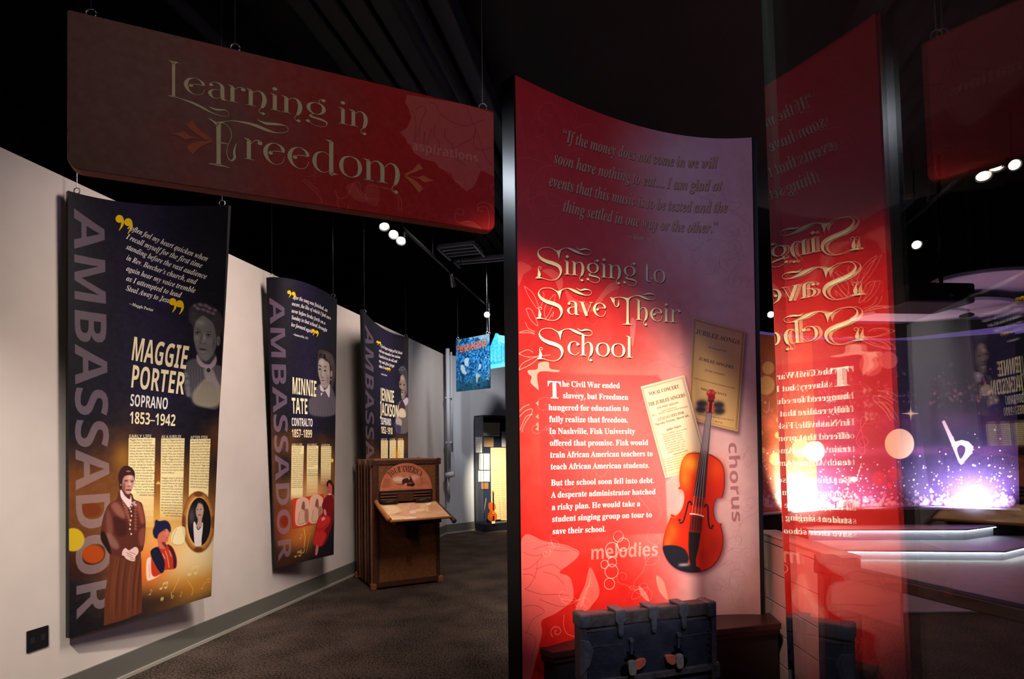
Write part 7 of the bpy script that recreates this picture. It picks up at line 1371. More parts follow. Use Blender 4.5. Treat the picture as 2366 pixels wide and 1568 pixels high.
M_or = mat('orange_leather', (196, 92, 66), .6, noise=.3, nscale=60); M_gy = mat('grey_leather', (134, 122, 104), .6, noise=.3, nscale=60); M_dkp = mat('lock_plate', (22, 22, 28), .4, metal=.6)
def blobp(P, y0, y1, name, m, par): return MB().prism([tuple(p) for p in catmull(P, 4, True)], y0, y1).build(name, m, par, bevel=.003)
for fx, flip in ((.345, 1), (.70, -1)):
    c = TX(TW * fx); h = MB().box(c - .006, c + .006, Y0 - .028, Y0 - .014, .585, .65).build('hasp', mat('hasp_metal', (112, 100, 130), .35, metal=.7), trunk, bevel=.003)
    MB().tube([(c, Y0 - .031, .645), (c, Y0 - .02, .645)], .010, 10).build('hasp_boss', M_iron, h)
    star = [(c + (.032 if k % 2 else .014) * math.cos(k * PI / 5 + .3), .575 + (.032 if k % 2 else .014) * math.sin(k * PI / 5 + .3)) for k in range(10)]
    MB().prism(star, Y0 - .022, Y0 - .008).build('lock_plate', M_dkp, trunk, bevel=.002)
    blobp([(c - .012, .56), (c + .012, .56), (c + .018, .535), (c + .014, .505), (c - .012, .505), (c - .018, .535)], Y0 - .034, Y0 - .014, 'padlock', M_gy, trunk)
    blobp([(c + flip * .014, .553), (c + flip * .04, .562), (c + flip * .064, .56), (c + flip * .06, .535), (c + flip * .03, .518), (c + flip * .016, .53)], Y0 - .028, Y0 - .013, 'leather_tab', M_or, trunk)
    blobp([(c - flip * .018, .545), (c - flip * .04, .54), (c - flip * .044, .52), (c - flip * .02, .508)], Y0 - .024, Y0 - .012, 'buckle', M_dkp, trunk)

# ================================================================== GLASS SCREEN BESIDE THE VIEWER
GN = np.array([.975, -.222, .011]); GD = .234 + .011 * 1.45
GT = np.array([.222, .975, 0])
def gpt(Y, z, off=0.):
    X = (GD + off - GN[1] * Y - GN[2] * z) / GN[0]; return (X, Y, z)
def glass_mat(name, tint=(1, 1, 1)):
    m = bpy.data.materials.new(name); m.use_nodes = True; N = m.node_tree.nodes; L = m.node_tree.links; N.clear()
    out = N.new('ShaderNodeOutputMaterial'); mx = N.new('ShaderNodeMixShader'); tr = N.new('ShaderNodeBsdfTransparent'); gl = N.new('ShaderNodeBsdfGlossy')
    fr = N.new('ShaderNodeFresnel'); ge = N.new('ShaderNodeNewGeometry'); mr = N.new('ShaderNodeMapRange')
    mr.inputs['To Min'].default_value = 1.52; mr.inputs['To Max'].default_value = 1 / 1.52
    L.new(ge.outputs['Backfacing'], mr.inputs['Value']); L.new(mr.outputs[0], fr.inputs['IOR'])
    tr.inputs[0].default_value = tuple(tint) + (1,); gl.inputs['Roughness'].default_value = 0.0; gl.inputs[0].default_value = (1, 1, 1, 1)
    L.new(fr.outputs[0], mx.inputs[0]); L.new(tr.outputs[0], mx.inputs[1]); L.new(gl.outputs[0], mx.inputs[2]); L.new(mx.outputs[0], out.inputs[0]); return m
M_glass = glass_mat('clear_glass', (.97, .98, .98)); M_gedge = mat('glass_edge', (30, 40, 42), .15, spec=.8)
V = []
for z in (.02, 3.0):
    for o_ in (0., .01):
        for Y in (-.8, 1.0 + .045 * (z - 1.45)): V.append(gpt(Y, z, o_))
gp = thing('glass_screen', 'tall clear glass screen at the right, mirroring the red panel', 'glass screen', gpt(.1, 0, .005))
on(gp, MB().add(V, [(0, 1, 5, 4), (2, 6, 7, 3), (0, 4, 6, 2), (0, 2, 3, 1), (4, 5, 7, 6)]).build('pane', M_glass))
E_ = [gpt(1.0 + .045 * (z - 1.45) + d, z, o_) for z in (.02, 3.0) for o_ in (0., .01) for d in (0, .003)]
on(gp, MB().add(E_, [(0, 1, 5, 4), (2, 6, 7, 3), (1, 3, 7, 5), (0, 4, 6, 2)]).build('polished_edge', M_gedge))
q_ = [gpt(Y, 0, o_) for Y, o_ in ((-.82, -.02), (1.0, -.02), (1.0, .03), (-.82, .03))]
on(gp, MB().slab([(p[0], p[1]) for p in q_], 0, .03).build('floor_channel', M_blackmetal))

# ================================================================== HALF WALL AND RAIL
HW = 1.54
hwall = thing('half_wall', 'low cream half wall faced with wide planks right of the red panel', 'partition', (HW + .06, 3.15, 0))
on(hwall, MB().box(HW + .012, HW + .12, 2.74, 3.62, 0, .90).build('core', M_dark))
M_plank = mat('cream_plank', (206, 176, 166), .45, noise=.05, nscale=9)
zs = [0.0, .18, .35, .52, .69, .86, .905]
for z0, z1 in zip(zs[:-1], zs[1:]):
    on(hwall, MB().box(HW, HW + .013, 2.74, 3.62, z0 + .003, z1 - .003).build('plank', M_plank, bevel=.002))
on(hwall, MB().box(HW - .006, HW + .125, 2.74, 3.62, .905, .915).build('cap', M_plank, bevel=.002))
rail = thing('guard_rail', 'black guard rail with a square newel post seen through the glass', 'railing', (1.49, 2.70, 0))
ra, rb = np.array([1.485, 2.70]), np.array([1.84, 1.55]); rd = (rb - ra) / np.linalg.norm(rb - ra); rn = np.array([rd[1], -rd[0]])
M_rail = mat('rail_black', (40, 34, 36), .4, spec=.5)
on(rail, MB().box(1.45, 1.52, 2.68, 2.74, 0, .90).build('newel_post', M_rail, bevel=.004))
on(rail, MB().box(1.44, 1.53, 2.67, 2.75, .885, .925).build('newel_cap', M_rail, bevel=.006))
on(rail, MB().box(1.43, 1.46, 2.685, 2.735, .84, .89).build('newel_bracket', M_rail, bevel=.006))
Q = [tuple(ra - rn * .035), tuple(rb - rn * .035), tuple(rb + rn * .035), tuple(ra + rn * .035)]
on(rail, MB().slab(Q, .845, .895).build('top_rail', M_rail, bevel=.006))
k2 = ra + rd * .36
Q = [tuple(ra - rn * .008), tuple(k2 - rn * .008), tuple(k2 + rn * .008), tuple(ra + rn * .008)]
on(rail, MB().slab(Q, .70, .845).build('infill_panel', mat('infill_mauve', (150, 110, 120), .5)))
k3 = ra + rd * 1.15
on(rail, MB().slab([tuple(k3 - rn * .03), tuple(k3 + rd * .05 - rn * .03), tuple(k3 + rd * .05 + rn * .03), tuple(k3 + rn * .03)], 0, .845).build('newel_post', M_rail, bevel=.004))

# ================================================================== STAGE BEYOND THE GLASS
M_step = mat('grey_step', (170, 170, 176), .6); M_tread = mat('grey_tread', (176, 176, 182), .5); M_led = mat('led_strip', (255, 255, 255), .5, emit=(238, 244, 255), estr=10)
def step(name, label, path, z0, z1, depth):
    P = [np.array(p, float) for p in path]
    root = thing(name, label, 'step', (P[1][0], P[1][1] + .2, z0))
    for i in range(len(P) - 1):
        a, b = P[i], P[i + 1]; d = (b - a) / np.linalg.norm(b - a); n = np.array([-d[1], d[0]]); e = d * (.002)
        a2 = a + e; b2 = b - e
        on(root, MB().slab([tuple(a2), tuple(b2), tuple(b2 + n * .03), tuple(a2 + n * .03)], z0 + .001, z1 - .02).build('riser_panel', M_step))
        on(root, MB().slab([tuple(a2 - n * .035), tuple(b2 - n * .035), tuple(b2 - n * .012), tuple(a2 - n * .012)], z1 - .03, z1 - .022).build('light_strip', M_led))
    n = np.array([0, 1.]);
    Q = [tuple(p - n * .045) for p in P] + [(P[-1][0], P[-1][1] + depth), (P[0][0], P[0][1] + depth)]
    on(root, MB().slab(Q, z1 - .02, z1).build('tread', M_tread, bevel=.003))
step('stage_step', 'lower lit grey step of the stage seen through the glass', [(3.74, 7.2), (5.95, 6.97), (7.3, 7.75)], 0, .135, .72)
step('stage_step', 'upper lit grey step of the stage, behind the lower one', [(4.06, 7.87), (6.1, 7.73), (6.75, 8.05)], .135, .29, .42)
plat = MB().slab([(3.0, 8.0), (4.3, 8.25), (6.2, 8.18), (7.4, 8.0), (7.4, 9.6), (3.0, 9.6)], 0, .50).build('stage_platform', M_black); plat['kind'] = 'structure'; plat.name = 'trim_4'
def zB(px, py, z): return at_z(px, py, z)
bz, tz = .52, 3.0
def bpt(px, Y, z): 
    d = ray(px, 1024); return ((EYE + d * (Y / d[1]))[0], Y, z)
B0, B1, B2, B3 = bpt(1705, 7.75, bz), bpt(1887, 8.4, bz), bpt(2149, 8.58, bz), bpt(2352, 8.05, bz)
T0, T1, T2, T3 = bpt(1700, 7.75, tz), bpt(1880, 8.4, tz), bpt(2104, 8.58, tz), bpt(2352, 8.05, tz)
drop = thing('stage_backdrop', 'curved stage backdrop printed with glitter, planets and music signs', 'backdrop', (B1[0], B1[1] + .1, .5))
SB = [Surf([B0, B1], [T0, T1], 10), Surf([B1, B2], [T1, T2], 10), Surf([B2, B3], [T2, T3], 10)]
BK = [None] * 3
for i, s_ in enumerate(SB):
    cv = Canvas(s_.W, s_.H, 260, surf=s_); nz = vnoise(cv.h, cv.w, 6, 200 + i, 4); nz2 = vnoise(cv.h, cv.w, 90, 300 + i, 2)
    def fb(a, b):
        if i == 0: c = mixc((150, 70, 40), (200, 110, 70), nz); c = mixc(c, (230, 190, 150), (np.exp(-((b - .1) / .25) ** 2) * .6)) if False else c
        else: c = mixc((22, 20, 40), (48, 38, 74), nz)
        c = c + (np.array([110, 46, 60]) * (.9 if i == 1 else .5)) * (np.exp(-((b - .5) / .06) ** 2) * nz * .9 + np.exp(-((b - .33) / .03) ** 2) * .6)[..., None]
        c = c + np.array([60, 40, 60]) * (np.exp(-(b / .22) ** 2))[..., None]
        return c + (nz2[..., None] - .5) * 14
    grad(cv, fb); cv.crop(0, 0, 1)
    g = np.random.default_rng(400 + i); x0, x1 = [(1710, 1885), (1890, 2148), (2150, 2345)][i]
    for _ in range(170): # fine glitter higher up
        x = g.uniform(x0, x1); y = 1168 - abs(g.normal(0, 70)); r = g.uniform(.8, 2.3); cv.ell(x, y, r, r, (255, 236, 240), g.uniform(.5, 1), 0)
    for _ in range(240):
        x = g.uniform(x0, x1); y = 1170 - abs(g.normal(0, 13)); r = g.uniform(2, 5); cv.ell(x, y, r, r, (255, 214, 214) if i < 2 else (244, 214, 255), g.uniform(.25, .7), 0)
    for _ in range(130):
        x = g.uniform(x0, x1); y = g.normal(905, 22); r = g.uniform(1.5, 4.5); cv.ell(x, y, r, r, (230, 130, 140), g.uniform(.1, .4), 0)
    if i == 0:
        for x, y, r in [(1757, 1000, 6), (1762, 1040, 6), (1790, 1060, 13), (1797, 1005, 7), (1800, 970, 7), (1770, 890, 20), (1775, 850, 14), (1850, 1035, 20)]: cv.ell(x, y, r, r * 1.1, (244, 190, 120), .7, 1)
        cv.line([(1778, 928), (1776, 948), (1768, 952), (1764, 944)], (226, 180, 190), 3, .8); cv.ell(1768, 930, 3, 3, (226, 180, 190), .8); cv.ell(1880, 1042, 24, 23, (255, 214, 160), .95, 0)
    if i == 1:
        cv.ell(2012, 842, 27, 27, (206, 110, 106), .75, 0); cv.ell(2052, 832, 22, 20, (206, 130, 120), .75, 0); cv.ell(2078, 1025, 34, 35, (250, 206, 160), 1, 0)
        cv.ell(2031, 1105, 16, 17, (150, 50, 74), .7, 3); cv.ell(2066, 1095, 16, 17, (150, 50, 74), .7, 3); cv.ell(2055, 1120, 6, 6, (206, 60, 76), .8, 1)
        for a_, r_ in ((0, 24), (PI / 2, 18)): cv.poly([(2104 + r_ * math.cos(a_), 955 + r_ * math.sin(a_)), (2104 + 2 * math.sin(a_), 955 - 2 * math.cos(a_)), (2104 - r_ * math.cos(a_), 955 - r_ * math.sin(a_)), (2104 - 2 * math.sin(a_), 955 + 2 * math.cos(a_))], (255, 214, 160), .95, 0, False)
        cv.glow(2104, 955, 6, 6, (255, 220, 170), .9)
        cv.line([(1990, 1028), (1984, 1018), (1996, 1008), (2006, 1022), (1990, 1034), (1978, 1016), (1992, 986), (2002, 970), (1994, 962), (1988, 980), (1998, 1030), (1996, 1048), (1986, 1046)], (220, 110, 120), 2.2, .7)
        cv.ell(1973, 1107, 9, 6, (255, 220, 200), .95); cv.line([(1980, 1105), (1990, 1070)], (255, 220, 200), 2.2, .95)
        cv.ell(1887, 1042, 18, 23, (255, 214, 160), .9, 0)
    if i == 2:
        cv.fill([cv.tr([(2176, 974), (2182, 970), (2207, 1020), (2222, 1016), (2238, 1020), (2249, 1032), (2246, 1046), (2221, 1074), (2215, 1068)]), cv.tr(catmull([(2212, 1034), (2220, 1028), (2230, 1034), (2228, 1048), (2219, 1060), (2212, 1044)], 4, True))], (244, 206, 196), .95)
        cv.ell(2273, 810, 5, 5, (130, 130, 150), .5, 1); cv.ell(2197, 842, 5, 5, (130, 130, 150), .4, 1)
    BK[i] = cv.material('backdrop_print', .5, .3)
    on(drop, s_.board('printed_panel', [BK[i], M_dark], .04, nv=6))
for s_ in SB:
    a, b = s_._p(0., 0.), s_._p(1., 0.); d = (b - a) / np.linalg.norm(b - a); n = np.array([d[1], -d[0], 0])
    on(drop, MB().slab([tuple((a + n * k)[:2]) for k in (0.0,)] + [tuple((b + n * 0.)[:2]), tuple((b + n * .1)[:2]), tuple((a + n * .1)[:2])], bz - .025, bz - .002).build('base_ledge', mat('ledge_pale', (190, 180, 200), .4)))
# lit cove above the backdrop
cove = thing('light_cove', 'violet lit curved cove along the top of the stage backdrop', 'light cove', (5.2, 8.0, 3.0))
cp_ = [at_z(px, py, 3.02) for px, py in [(1740, 782), (1830, 791), (1940, 797), (2070, 798), (2200, 786), (2366, 766), (2440, 752)]]
C3 = catmull([p[:2] for p in cp_], 6); C3o = C3 + np.array([.02, .22])
v_ = [(x, y, 3.02) for x, y in C3] + [(x, y, 3.02) for x, y in C3o] + [(x, y, 3.14) for x, y in C3] + [(x, y, 3.14) for x, y in C3o]; n_ = len(C3)
fc = []
for i in range(n_ - 1): fc += [(i, i + 1, n_ + i + 1, n_ + i), (2 * n_ + i, 3 * n_ + i, 3 * n_ + i + 1, 2 * n_ + i + 1), (i, 2 * n_ + i, 2 * n_ + i + 1, i + 1), (n_ + i, n_ + i + 1, 3 * n_ + i + 1, 3 * n_ + i)]
on(cove, MB().add(v_, fc).build('cove_band', mat('cove_glow', (170, 150, 205), .5, emit=(150, 120, 230), estr=.22)))
# acoustic clouds and a hanging projector
M_cloud = mat('cloud_felt', (176, 160, 176), .9)
def cloud(px, py, z, rx, ry, rot, label):
    c = at_z(px, py, z); r = thing('ceiling_cloud', label, 'ceiling panel', tuple(c))
    t = np.linspace(0, 2 * PI, 40, endpoint=False); w = 1 + .10 * np.cos(2 * t + 1) + .06 * np.cos(3 * t)
    P = [(rx * w_ * math.cos(a) * math.cos(rot) - ry * w_ * math.sin(a) * math.sin(rot), rx * w_ * math.cos(a) * math.sin(rot) + ry * w_ * math.sin(a) * math.cos(rot)) for a, w_ in zip(t, w)]
    MB().slab(P, 0, .05).build('felt_panel', M_cloud, r, bevel=.01)
    for x in (-.5, .5): MB().tube([(x * rx, 0, .05), (x * rx, 0, 5.0 - z)], .003, 5).build('cable', M_wire, r)
cloud(2105, 733, 3.3, .80, .50, .1, 'leftmost pale felt cloud hanging over the stage')
cloud(2232, 712, 3.34, .62, .46, .2, 'pale felt cloud just right of the projector box')
cloud(2345, 722, 3.3, .7, .5, .3, 'lowest pale felt cloud at the right over the stage')
cloud(2325, 655, 3.5, .95, .55, .3, 'topmost pale felt cloud at the right over the stage')
c = at_z(2132, 690, 3.22); pj = thing('projector_box', 'black box projector hanging between the felt clouds', 'projector', tuple(c), .1)
MB().box(-.42, .42, -.3, .3, -.12, .12).build('housing', M_black, pj, bevel=.04, seg=3); MB().tube([(.1, -.3, 0), (.1, -.34, 0)], .05, 14).build('lens', M_dark, pj)
for x in (-.25, .25): MB().box(x - .015, x + .015, -.015, .015, .12, 5 - c[2]).build('drop_rod', M_blackmetal, pj)

# ================================================================== FAR END: DISPLAY CASE, HANGING SIGNS, PIPES
CA = math.radians(35.5); CO = np.array([-.497, 9.90]); cf = np.array([math.cos(CA), math.sin(CA)]); cl = np.array([-math.sin(CA), math.cos(CA)])
CW, CD, CH = 1.3, .30, 2.03
def C(x, y, z): p = CO + cf * x + cl * y; return (p[0], p[1], z)
# the end wall is notched behind the case
case = thing('display_case', 'tall black glass display case with documents at the far end', 'display case', C(CW / 2, CD / 2, 0), CA)
case_matrix = Matrix.Translation(Vector(C(0, 0, 0))) @ Matrix.Rotation(CA, 4, 'Z')
def cbox(x0, x1, y0, y1, z0, z1, name, m, root=case, bevel=.003):
    return on(root, MB().box(x0, x1, y0, y1, z0, z1, case_matrix).build(name, m, bevel=bevel))
M_case = mat('case_black', (20, 22, 30), .35, spec=.5)
M_navy = mat('case_lining', (26, 34, 58), .8)
cbox(0, CW, 0, CD, 0, .135, 'base', M_case); cbox(0, CW, 0, CD, CH - .03, CH, 'head', M_case)
cbox(.01, CW, CD - .02, CD, .135, CH - .03, 'back_panel', M_navy); cbox(0, .02, CD - .02, CD, .135, CH - .03, 'corner_post', M_case)
cbox(.0, .008, .0, .008, .135, CH - .03, 'corner_post', M_case)
cbox(.008, CW, .001, .005, .135, CH - .03, 'front_glass', M_glass, bevel=0); cbox(.001, .005, .008, CD - .02, .135, CH - .03, 'side_glass', M_glass, bevel=0)
S_case = Surf([C(.0, CD - .024, .135), C(CW, CD - .024, .135)], [C(0, CD - .024, CH - .03), C(CW, CD - .024, CH - .03)], 4)
C6b = (1060, 940, 5.227)
docs = [('document', 'large greenish paper sheet at the top of the display case', 'paper', [(288, 187), (493, 190), (493, 355), (290, 350)], (196, 196, 160), 8), ('document', 'brown photograph sheet under the large greenish sheet in the case', 'paper', [(300, 360), (418, 362), (416, 482), (302, 480)], (170, 134, 100), 0), ('document', 'narrow white handbill at the left side of the case', 'paper', [(198, 362), (280, 362), (278, 550), (202, 550)], (214, 210, 206), 5),
        ('document', 'tall white letter left of the cream text board in the case', 'paper', [(244, 560), (370, 562), (370, 758), (244, 756)], (232, 224, 212), 7), ('document', 'wide white letter below the tall white letter in the case', 'paper', [(232, 768), (372, 768), (370, 900), (234, 900)], (240, 246, 244), 6), ('document', 'small brown card below the two white letters in the case', 'paper', [(268, 912), (355, 912), (355, 990), (270, 990)], (150, 104, 70), 0),
        ('document', 'printed grey handbill right of the large sheet in the case', 'paper', [(515, 297), (602, 297), (600, 480), (518, 480)], (196, 192, 196), 6), ('document', 'grey paper strip cut off by the dark edge post, high in the case', 'paper', [(608, 242), (700, 242), (700, 465), (609, 465)], (190, 190, 196), 0), ('document', 'cream paper at the right edge of the case, halfway up', 'paper', [(614, 570), (700, 570), (700, 785), (614, 785)], (214, 204, 180), 0),
        ('text_board', 'tall cream text board standing in the middle of the case', 'sign', [(374, 490), (606, 490), (598, 1355), (384, 1355)], (236, 200, 144), 30), ('letter_sign', 'grey sign with large dark letters behind the info board in the case', 'sign', [(603, 865), (700, 865), (700, 1090), (604, 1090)], (150, 150, 158), -1), ('info_board', 'low cream information board at the foot of the case', 'sign', [(466, 1095), (690, 1092), (690, 1362), (484, 1362)], (230, 200, 140), 12)]
for nm, lab, cat, R, col, nl in docs:
    uv = S_case.inv(np.array(R, float) / C6b[2] + np.array(C6b[:2])); off = {'text_board': .03, 'letter_sign': .05, 'info_board': .07}.get(nm, .008)
    ctr = S_case.pos(uv.mean(0)[None], off)[0]
    F_ = S_case.pos(uv, off); B_ = S_case.pos(uv, off - .006)
    r = thing(nm, lab, cat, tuple(ctr - np.array([0, 0, float(uv[:, 1].max() - uv[:, 1].min()) / 2])))
    on(r, MB().add(np.concatenate([F_, B_]), [(3, 2, 1, 0), (4, 5, 6, 7)] + [(i, (i + 1) % 4, 4 + (i + 1) % 4, 4 + i) for i in range(4)]).build('sheet' if nm == 'document' else 'board', ink(col, .6)))
    W_ = [uv[3] + (uv[2] - uv[3]) * .1, uv[2] - (uv[2] - uv[3]) * .1]; q = []
    if nl > 0:
        for k in range(nl):
            y = (uv[0][1]) - (uv[0][1] - uv[3][1]) * (k + 1) / (nl + 1)
            if nm == 'text_board' and k > 3:
                for a0, a1 in ((.08, .46), (.54, .95)):
                    q += text_uv(['the Jubilee Singers', 'on tour across the', 'north and to Europe'][k % 3], 'R', (uv[3][0] + (uv[2][0] - uv[3][0]) * a0, y), (uv[3][0] + (uv[2][0] - uv[3][0]) * a1, y), .014)
            else: q += text_uv(['The Fisk Jubilee Singers', 'and the songs they sang', 'for school and freedom'][k % 3], 'R', (W_[0][0], y), (W_[1][0], y), .014)
        on(r, ink_mesh(S_case, 'lettering', q, ink((90, 74, 60)), off + .001, None))
    if nl < 0:
        for k, ch in enumerate(['JU', 'ST', 'as', 'it']):
            y = uv[0][1] - .10 - k * .085; on(r, ink_mesh(S_case, 'letter_line', text_uv(ch, 'R', (uv[3][0] + .015, y), (uv[3][0] + .10, y), .085), ink((24, 24, 34)), off + .001, None))
# violin on its stand
vo = np.array(V_OUT, float); vo[:, 0] -= 290; vo[:, 1] = 1508 - vo[:, 1]; ang = math.radians(-9.5)
vx = vo[:, 0] * math.cos(ang) + vo[:, 1] * math.sin(ang); vy = -vo[:, 0] * math.sin(ang) + vo[:, 1] * math.cos(ang); sc_ = .33 / 945
P = catmull(np.stack([vx * sc_, vy * sc_], -1), 3, True)
vp = at_y(1140, 1202, 10.02)
vin_ = thing('violin', 'small orange violin standing upright in the far display case', 'violin', (vp[0], vp[1], .175), math.radians(8))
M_vio = mat('violin_varnish', (196, 84, 20), .25, spec=.6, noise=.2, nscale=30); M_eb = mat('ebony', (20, 16, 16), .3)
MB().prism([tuple(p) for p in P], -.02, .02).build('sound_box', M_vio, vin_, bevel=.003)
MB().box(-.012, .012, -.03, -.018, .20, .50).build('fingerboard', M_eb, vin_, bevel=.002); MB().box(-.01, .01, -.02, .005, .32, .49).build('neck', M_vio, vin_, bevel=.003)
MB().tube([(-.014, -.012, .52), (.014, -.012, .52)], .018, 12).build('scroll', M_vio, vin_, smooth=True); MB().box(-.008, .008, -.02, .004, .475, .52).build('peg_box', M_vio, vin_, bevel=.002)
for z in (.485, .505):
    for s in (-1, 1): MB().tube([(0, -.01, z), (s * .035, -.01, z)], .004, 6).build('peg', M_eb, vin_)
MB().box(-.014, .014, -.034, -.02, .02, .10).build('tailpiece', M_eb, vin_, bevel=.003); MB().box(-.022, .022, -.03, -.02, .135, .14).build('bridge', mat('maple', (220, 190, 140), .5), vin_)
stn = thing('violin_stand', 'cream block holding up the violin in the display case', 'stand', (vp[0], vp[1], .136))
MB().box(-.03, .03, -.03, .03, 0, .039).build('block', mat('cream_block', (230, 222, 190), .5), stn, bevel=.003)
b0 = at_y(1118, 1184, 9.985); b1 = at_y(1123, 1150, 9.985)
bow = thing('violin_bow', 'thin pale violin bow leaning left of the violin in the case', 'bow', tuple(b0))
on(bow, MB().tube([tuple(b0), tuple(b1)], .004, 6).build('stick', mat('bow_wood', (190, 160, 110), .4)))
on(bow, MB().tube([tuple(b0 + [.006, 0, 0]), tuple(b1 + [.004, 0, 0])], .0015, 4).build('hair', mat('bow_hair', (230, 226, 214), .5)))

# hanging blue signs
def hsign(name, label, corners, Yl, Yr, cutout=None):
    (tl, tr_, br, bl) = corners
    T = [at_y(*tl, Yl), at_y(*tr_, Yr)]; zt = (T[0][2] + T[1][2]) / 2; Bz = (at_y(*bl, Yl)[2] + at_y(*br, Yr)[2]) / 2
    s = Surf([(T[0][0], T[0][1], Bz), (T[1][0], T[1][1], Bz)], [(T[0][0], T[0][1], zt), (T[1][0], T[1][1], zt)], 6); return s
S_p = hsign('', '', ((1053, 787), (1131, 769), (1134, 894), (1055, 907)), 8.45, 8.0)
cv = Canvas(S_p.W, S_p.H, 700, surf=S_p); nz = vnoise(cv.h, cv.w, 40, 500, 4); nz2 = vnoise(cv.h, cv.w, 8, 501, 3)
def fp_(a, b): 
    c = mixc((12, 60, 110), (60, 160, 226), sstep(nz + .35 * (nz2 - .5), .36, .66)); c = mixc(c, (20, 70, 84), sstep(.3 - b, -.05, .25) * .7); return mixc(c, (150, 176, 184), sstep(b + .16 * (nz2 - .5) + .1 * (a - .5), .93, .97) * .8)
grad(cv, fp_); cv.crop(1040, 740, 7.84)
for P_, c_ in [([(265, 700), (300, 680), (345, 690), (330, 780), (340, 830), (275, 820), (258, 760)], (206, 226, 230)), ([(190, 840), (225, 800), (260, 840), (280, 900), (300, 970), (255, 975), (230, 970), (195, 900)], (206, 226, 230)), ([(510, 880), (530, 780), (560, 800), (560, 860), (540, 890), (500, 900)], (190, 220, 230)), ([(470, 960), (500, 950), (545, 990), (530, 1030), (510, 1040), (490, 1130), (470, 1100)], (190, 210, 200))]: cv.poly(P_, c_, .85, 2)
for x, y in [(315, 645), (235, 775), (550, 765), (545, 900), (515, 1170)]: cv.ell(x, y, 22, 17, (10, 30, 60), .95, 2)
cv.poly([(215, 980), (245, 980), (240, 1130), (215, 1130)], (16, 50, 84), .8, 3)
for k in range(24): g = rng.uniform(0, 1, 2); cv.ell(640 + g[0] * 90, 660 + g[1] * 420, 9, 9, (214, 240, 250), .7, 1)
M_pers = cv.material('field_print', .4, .4)
ps = thing('hanging_sign', 'blue hanging sign of field workers lettered Perseverance in orange', 'sign', tuple(S_p.pos([[S_p.W / 2, 0]])[0]))
on(ps, S_p.board('sign_panel', [M_pers, M_dark], .01, nv=3))
on(ps, shadowed(S_p, 'orange_lettering', lines_mesh(S_p, (1040, 740, 7.84), [('Perseverance', (130, 600), (668, 468))], 'H', .185), (236, 118, 60), None, .004, -.003, (20, 30, 60), .002))
S_c = hsign('', '', ((1125, 766), (1215, 775), (1215, 832), (1125, 853)), 9.0, 8.9)
cv = Canvas(S_c.W, S_c.H, 500, surf=S_c); nz = vnoise(cv.h, cv.w, 30, 510, 4)
grad(cv, lambda a, b: mixc((0, 120, 190), (60, 206, 250), nz)); cv.crop(1040, 740, 7.84)
cv.poly([(860, 250), (1300, 300), (1300, 440), (1080, 440), (880, 370)], (110, 236, 255), .7, 3, False); cv.poly([(700, 800), (1080, 760), (1300, 740), (1300, 800), (740, 870)], (120, 240, 255), .8, 4, False); cv.line([(862, 370), (910, 440)], (180, 250, 255), 3); cv.line([(880, 365), (1085, 440)], (190, 250, 255), 3)
for x in (780, 850, 930, 980): cv.line([(x, 470), (x, 760)], (0, 84, 150), 4, .7)
for y in range(480, 760, 40): cv.line([(930, y), (975, y)], (0, 84, 150), 2, .5)
cv.ell(1045, 690, 22, 30, (230, 252, 255), .9, 3)
M_cab = cv.material('cabin_print', .4, .4)
cs = thing('hanging_sign', 'bright blue cut-out sign of a log cabin behind the Perseverance sign', 'sign', tuple(S_c.pos([[S_c.W / 2, 0]])[0]))
pp = S_c.inv(np.array([(716, 880), (1300, 790), (1300, 300), (1085, 295), (880, 262), (868, 232), (822, 232), (812, 262), (722, 480), (716, 560)], float) / 7.84 + np.array([1040, 740]))
on(cs, poly_board(S_c, 'cut_out_panel', [M_cab, M_dark], .01, pp[::1]))
for s_, r_, uu in ((S_p, ps, (.06, .93)), (S_c, cs, (.06,))):
    for u_ in uu: hanger(r_, s_.pos([[s_.W * u_, s_.H]], -.005)[0], 5.0, .1)

# riser pipe with its valve
pp_ = at_y(1036, 1000, 9.62)
pipe = thing('riser_pipe', 'white painted riser pipe in the corner of the end wall', 'pipe', (pp_[0], pp_[1], 1.05))
on(pipe, MB().tube([(pp_[0], pp_[1], 1.05), (pp_[0], pp_[1], 3.14)], .034, 14).build('main_pipe', M_grey, smooth=True))
on(pipe, MB().tube([(pp_[0] + .05, pp_[1] + .1, 1.4), (pp_[0] + .05, pp_[1] + .1, 3.1)], .018, 10).build('side_pipe', M_grey, smooth=True))
on(pipe, MB().tube([(pp_[0], pp_[1], .62), (pp_[0], pp_[1], 1.06)], .016, 10).build('lower_pipe', M_grey, smooth=True))
on(pipe, MB().tube([(pp_[0] - .04, pp_[1] - .02, 1.0), (pp_[0] + .09, pp_[1] - .05, 1.03)], [.05, .045], 14).build('valve', M_grey, smooth=True))
for z in (1.55, 2.3): on(pipe, MB().box(pp_[0] - .045, pp_[0] + .06, pp_[1] - .03, pp_[1] + .12, z, z + .02).build('pipe_clip', M_grey))
# wall plate low on the left wall
w0 = wall_pt(86, 1475, .001)
pl = thing('wall_outlet', 'black square outlet plate low on the white wall at the far left', 'outlet', (w0[0], w0[1], w0[2] - .058), math.atan2(WD[1], WD[0]) - PI / 2 + PI / 2)
MB().box(-.058, .058, -.006, 0, 0, .116).build('cover_plate', M_dark, pl, bevel=.002)
for x in (-.028, .028): MB().box(x - .012, x + .012, -.0068, -.005, .04, .075).build('socket', M_black, pl, bevel=.002)

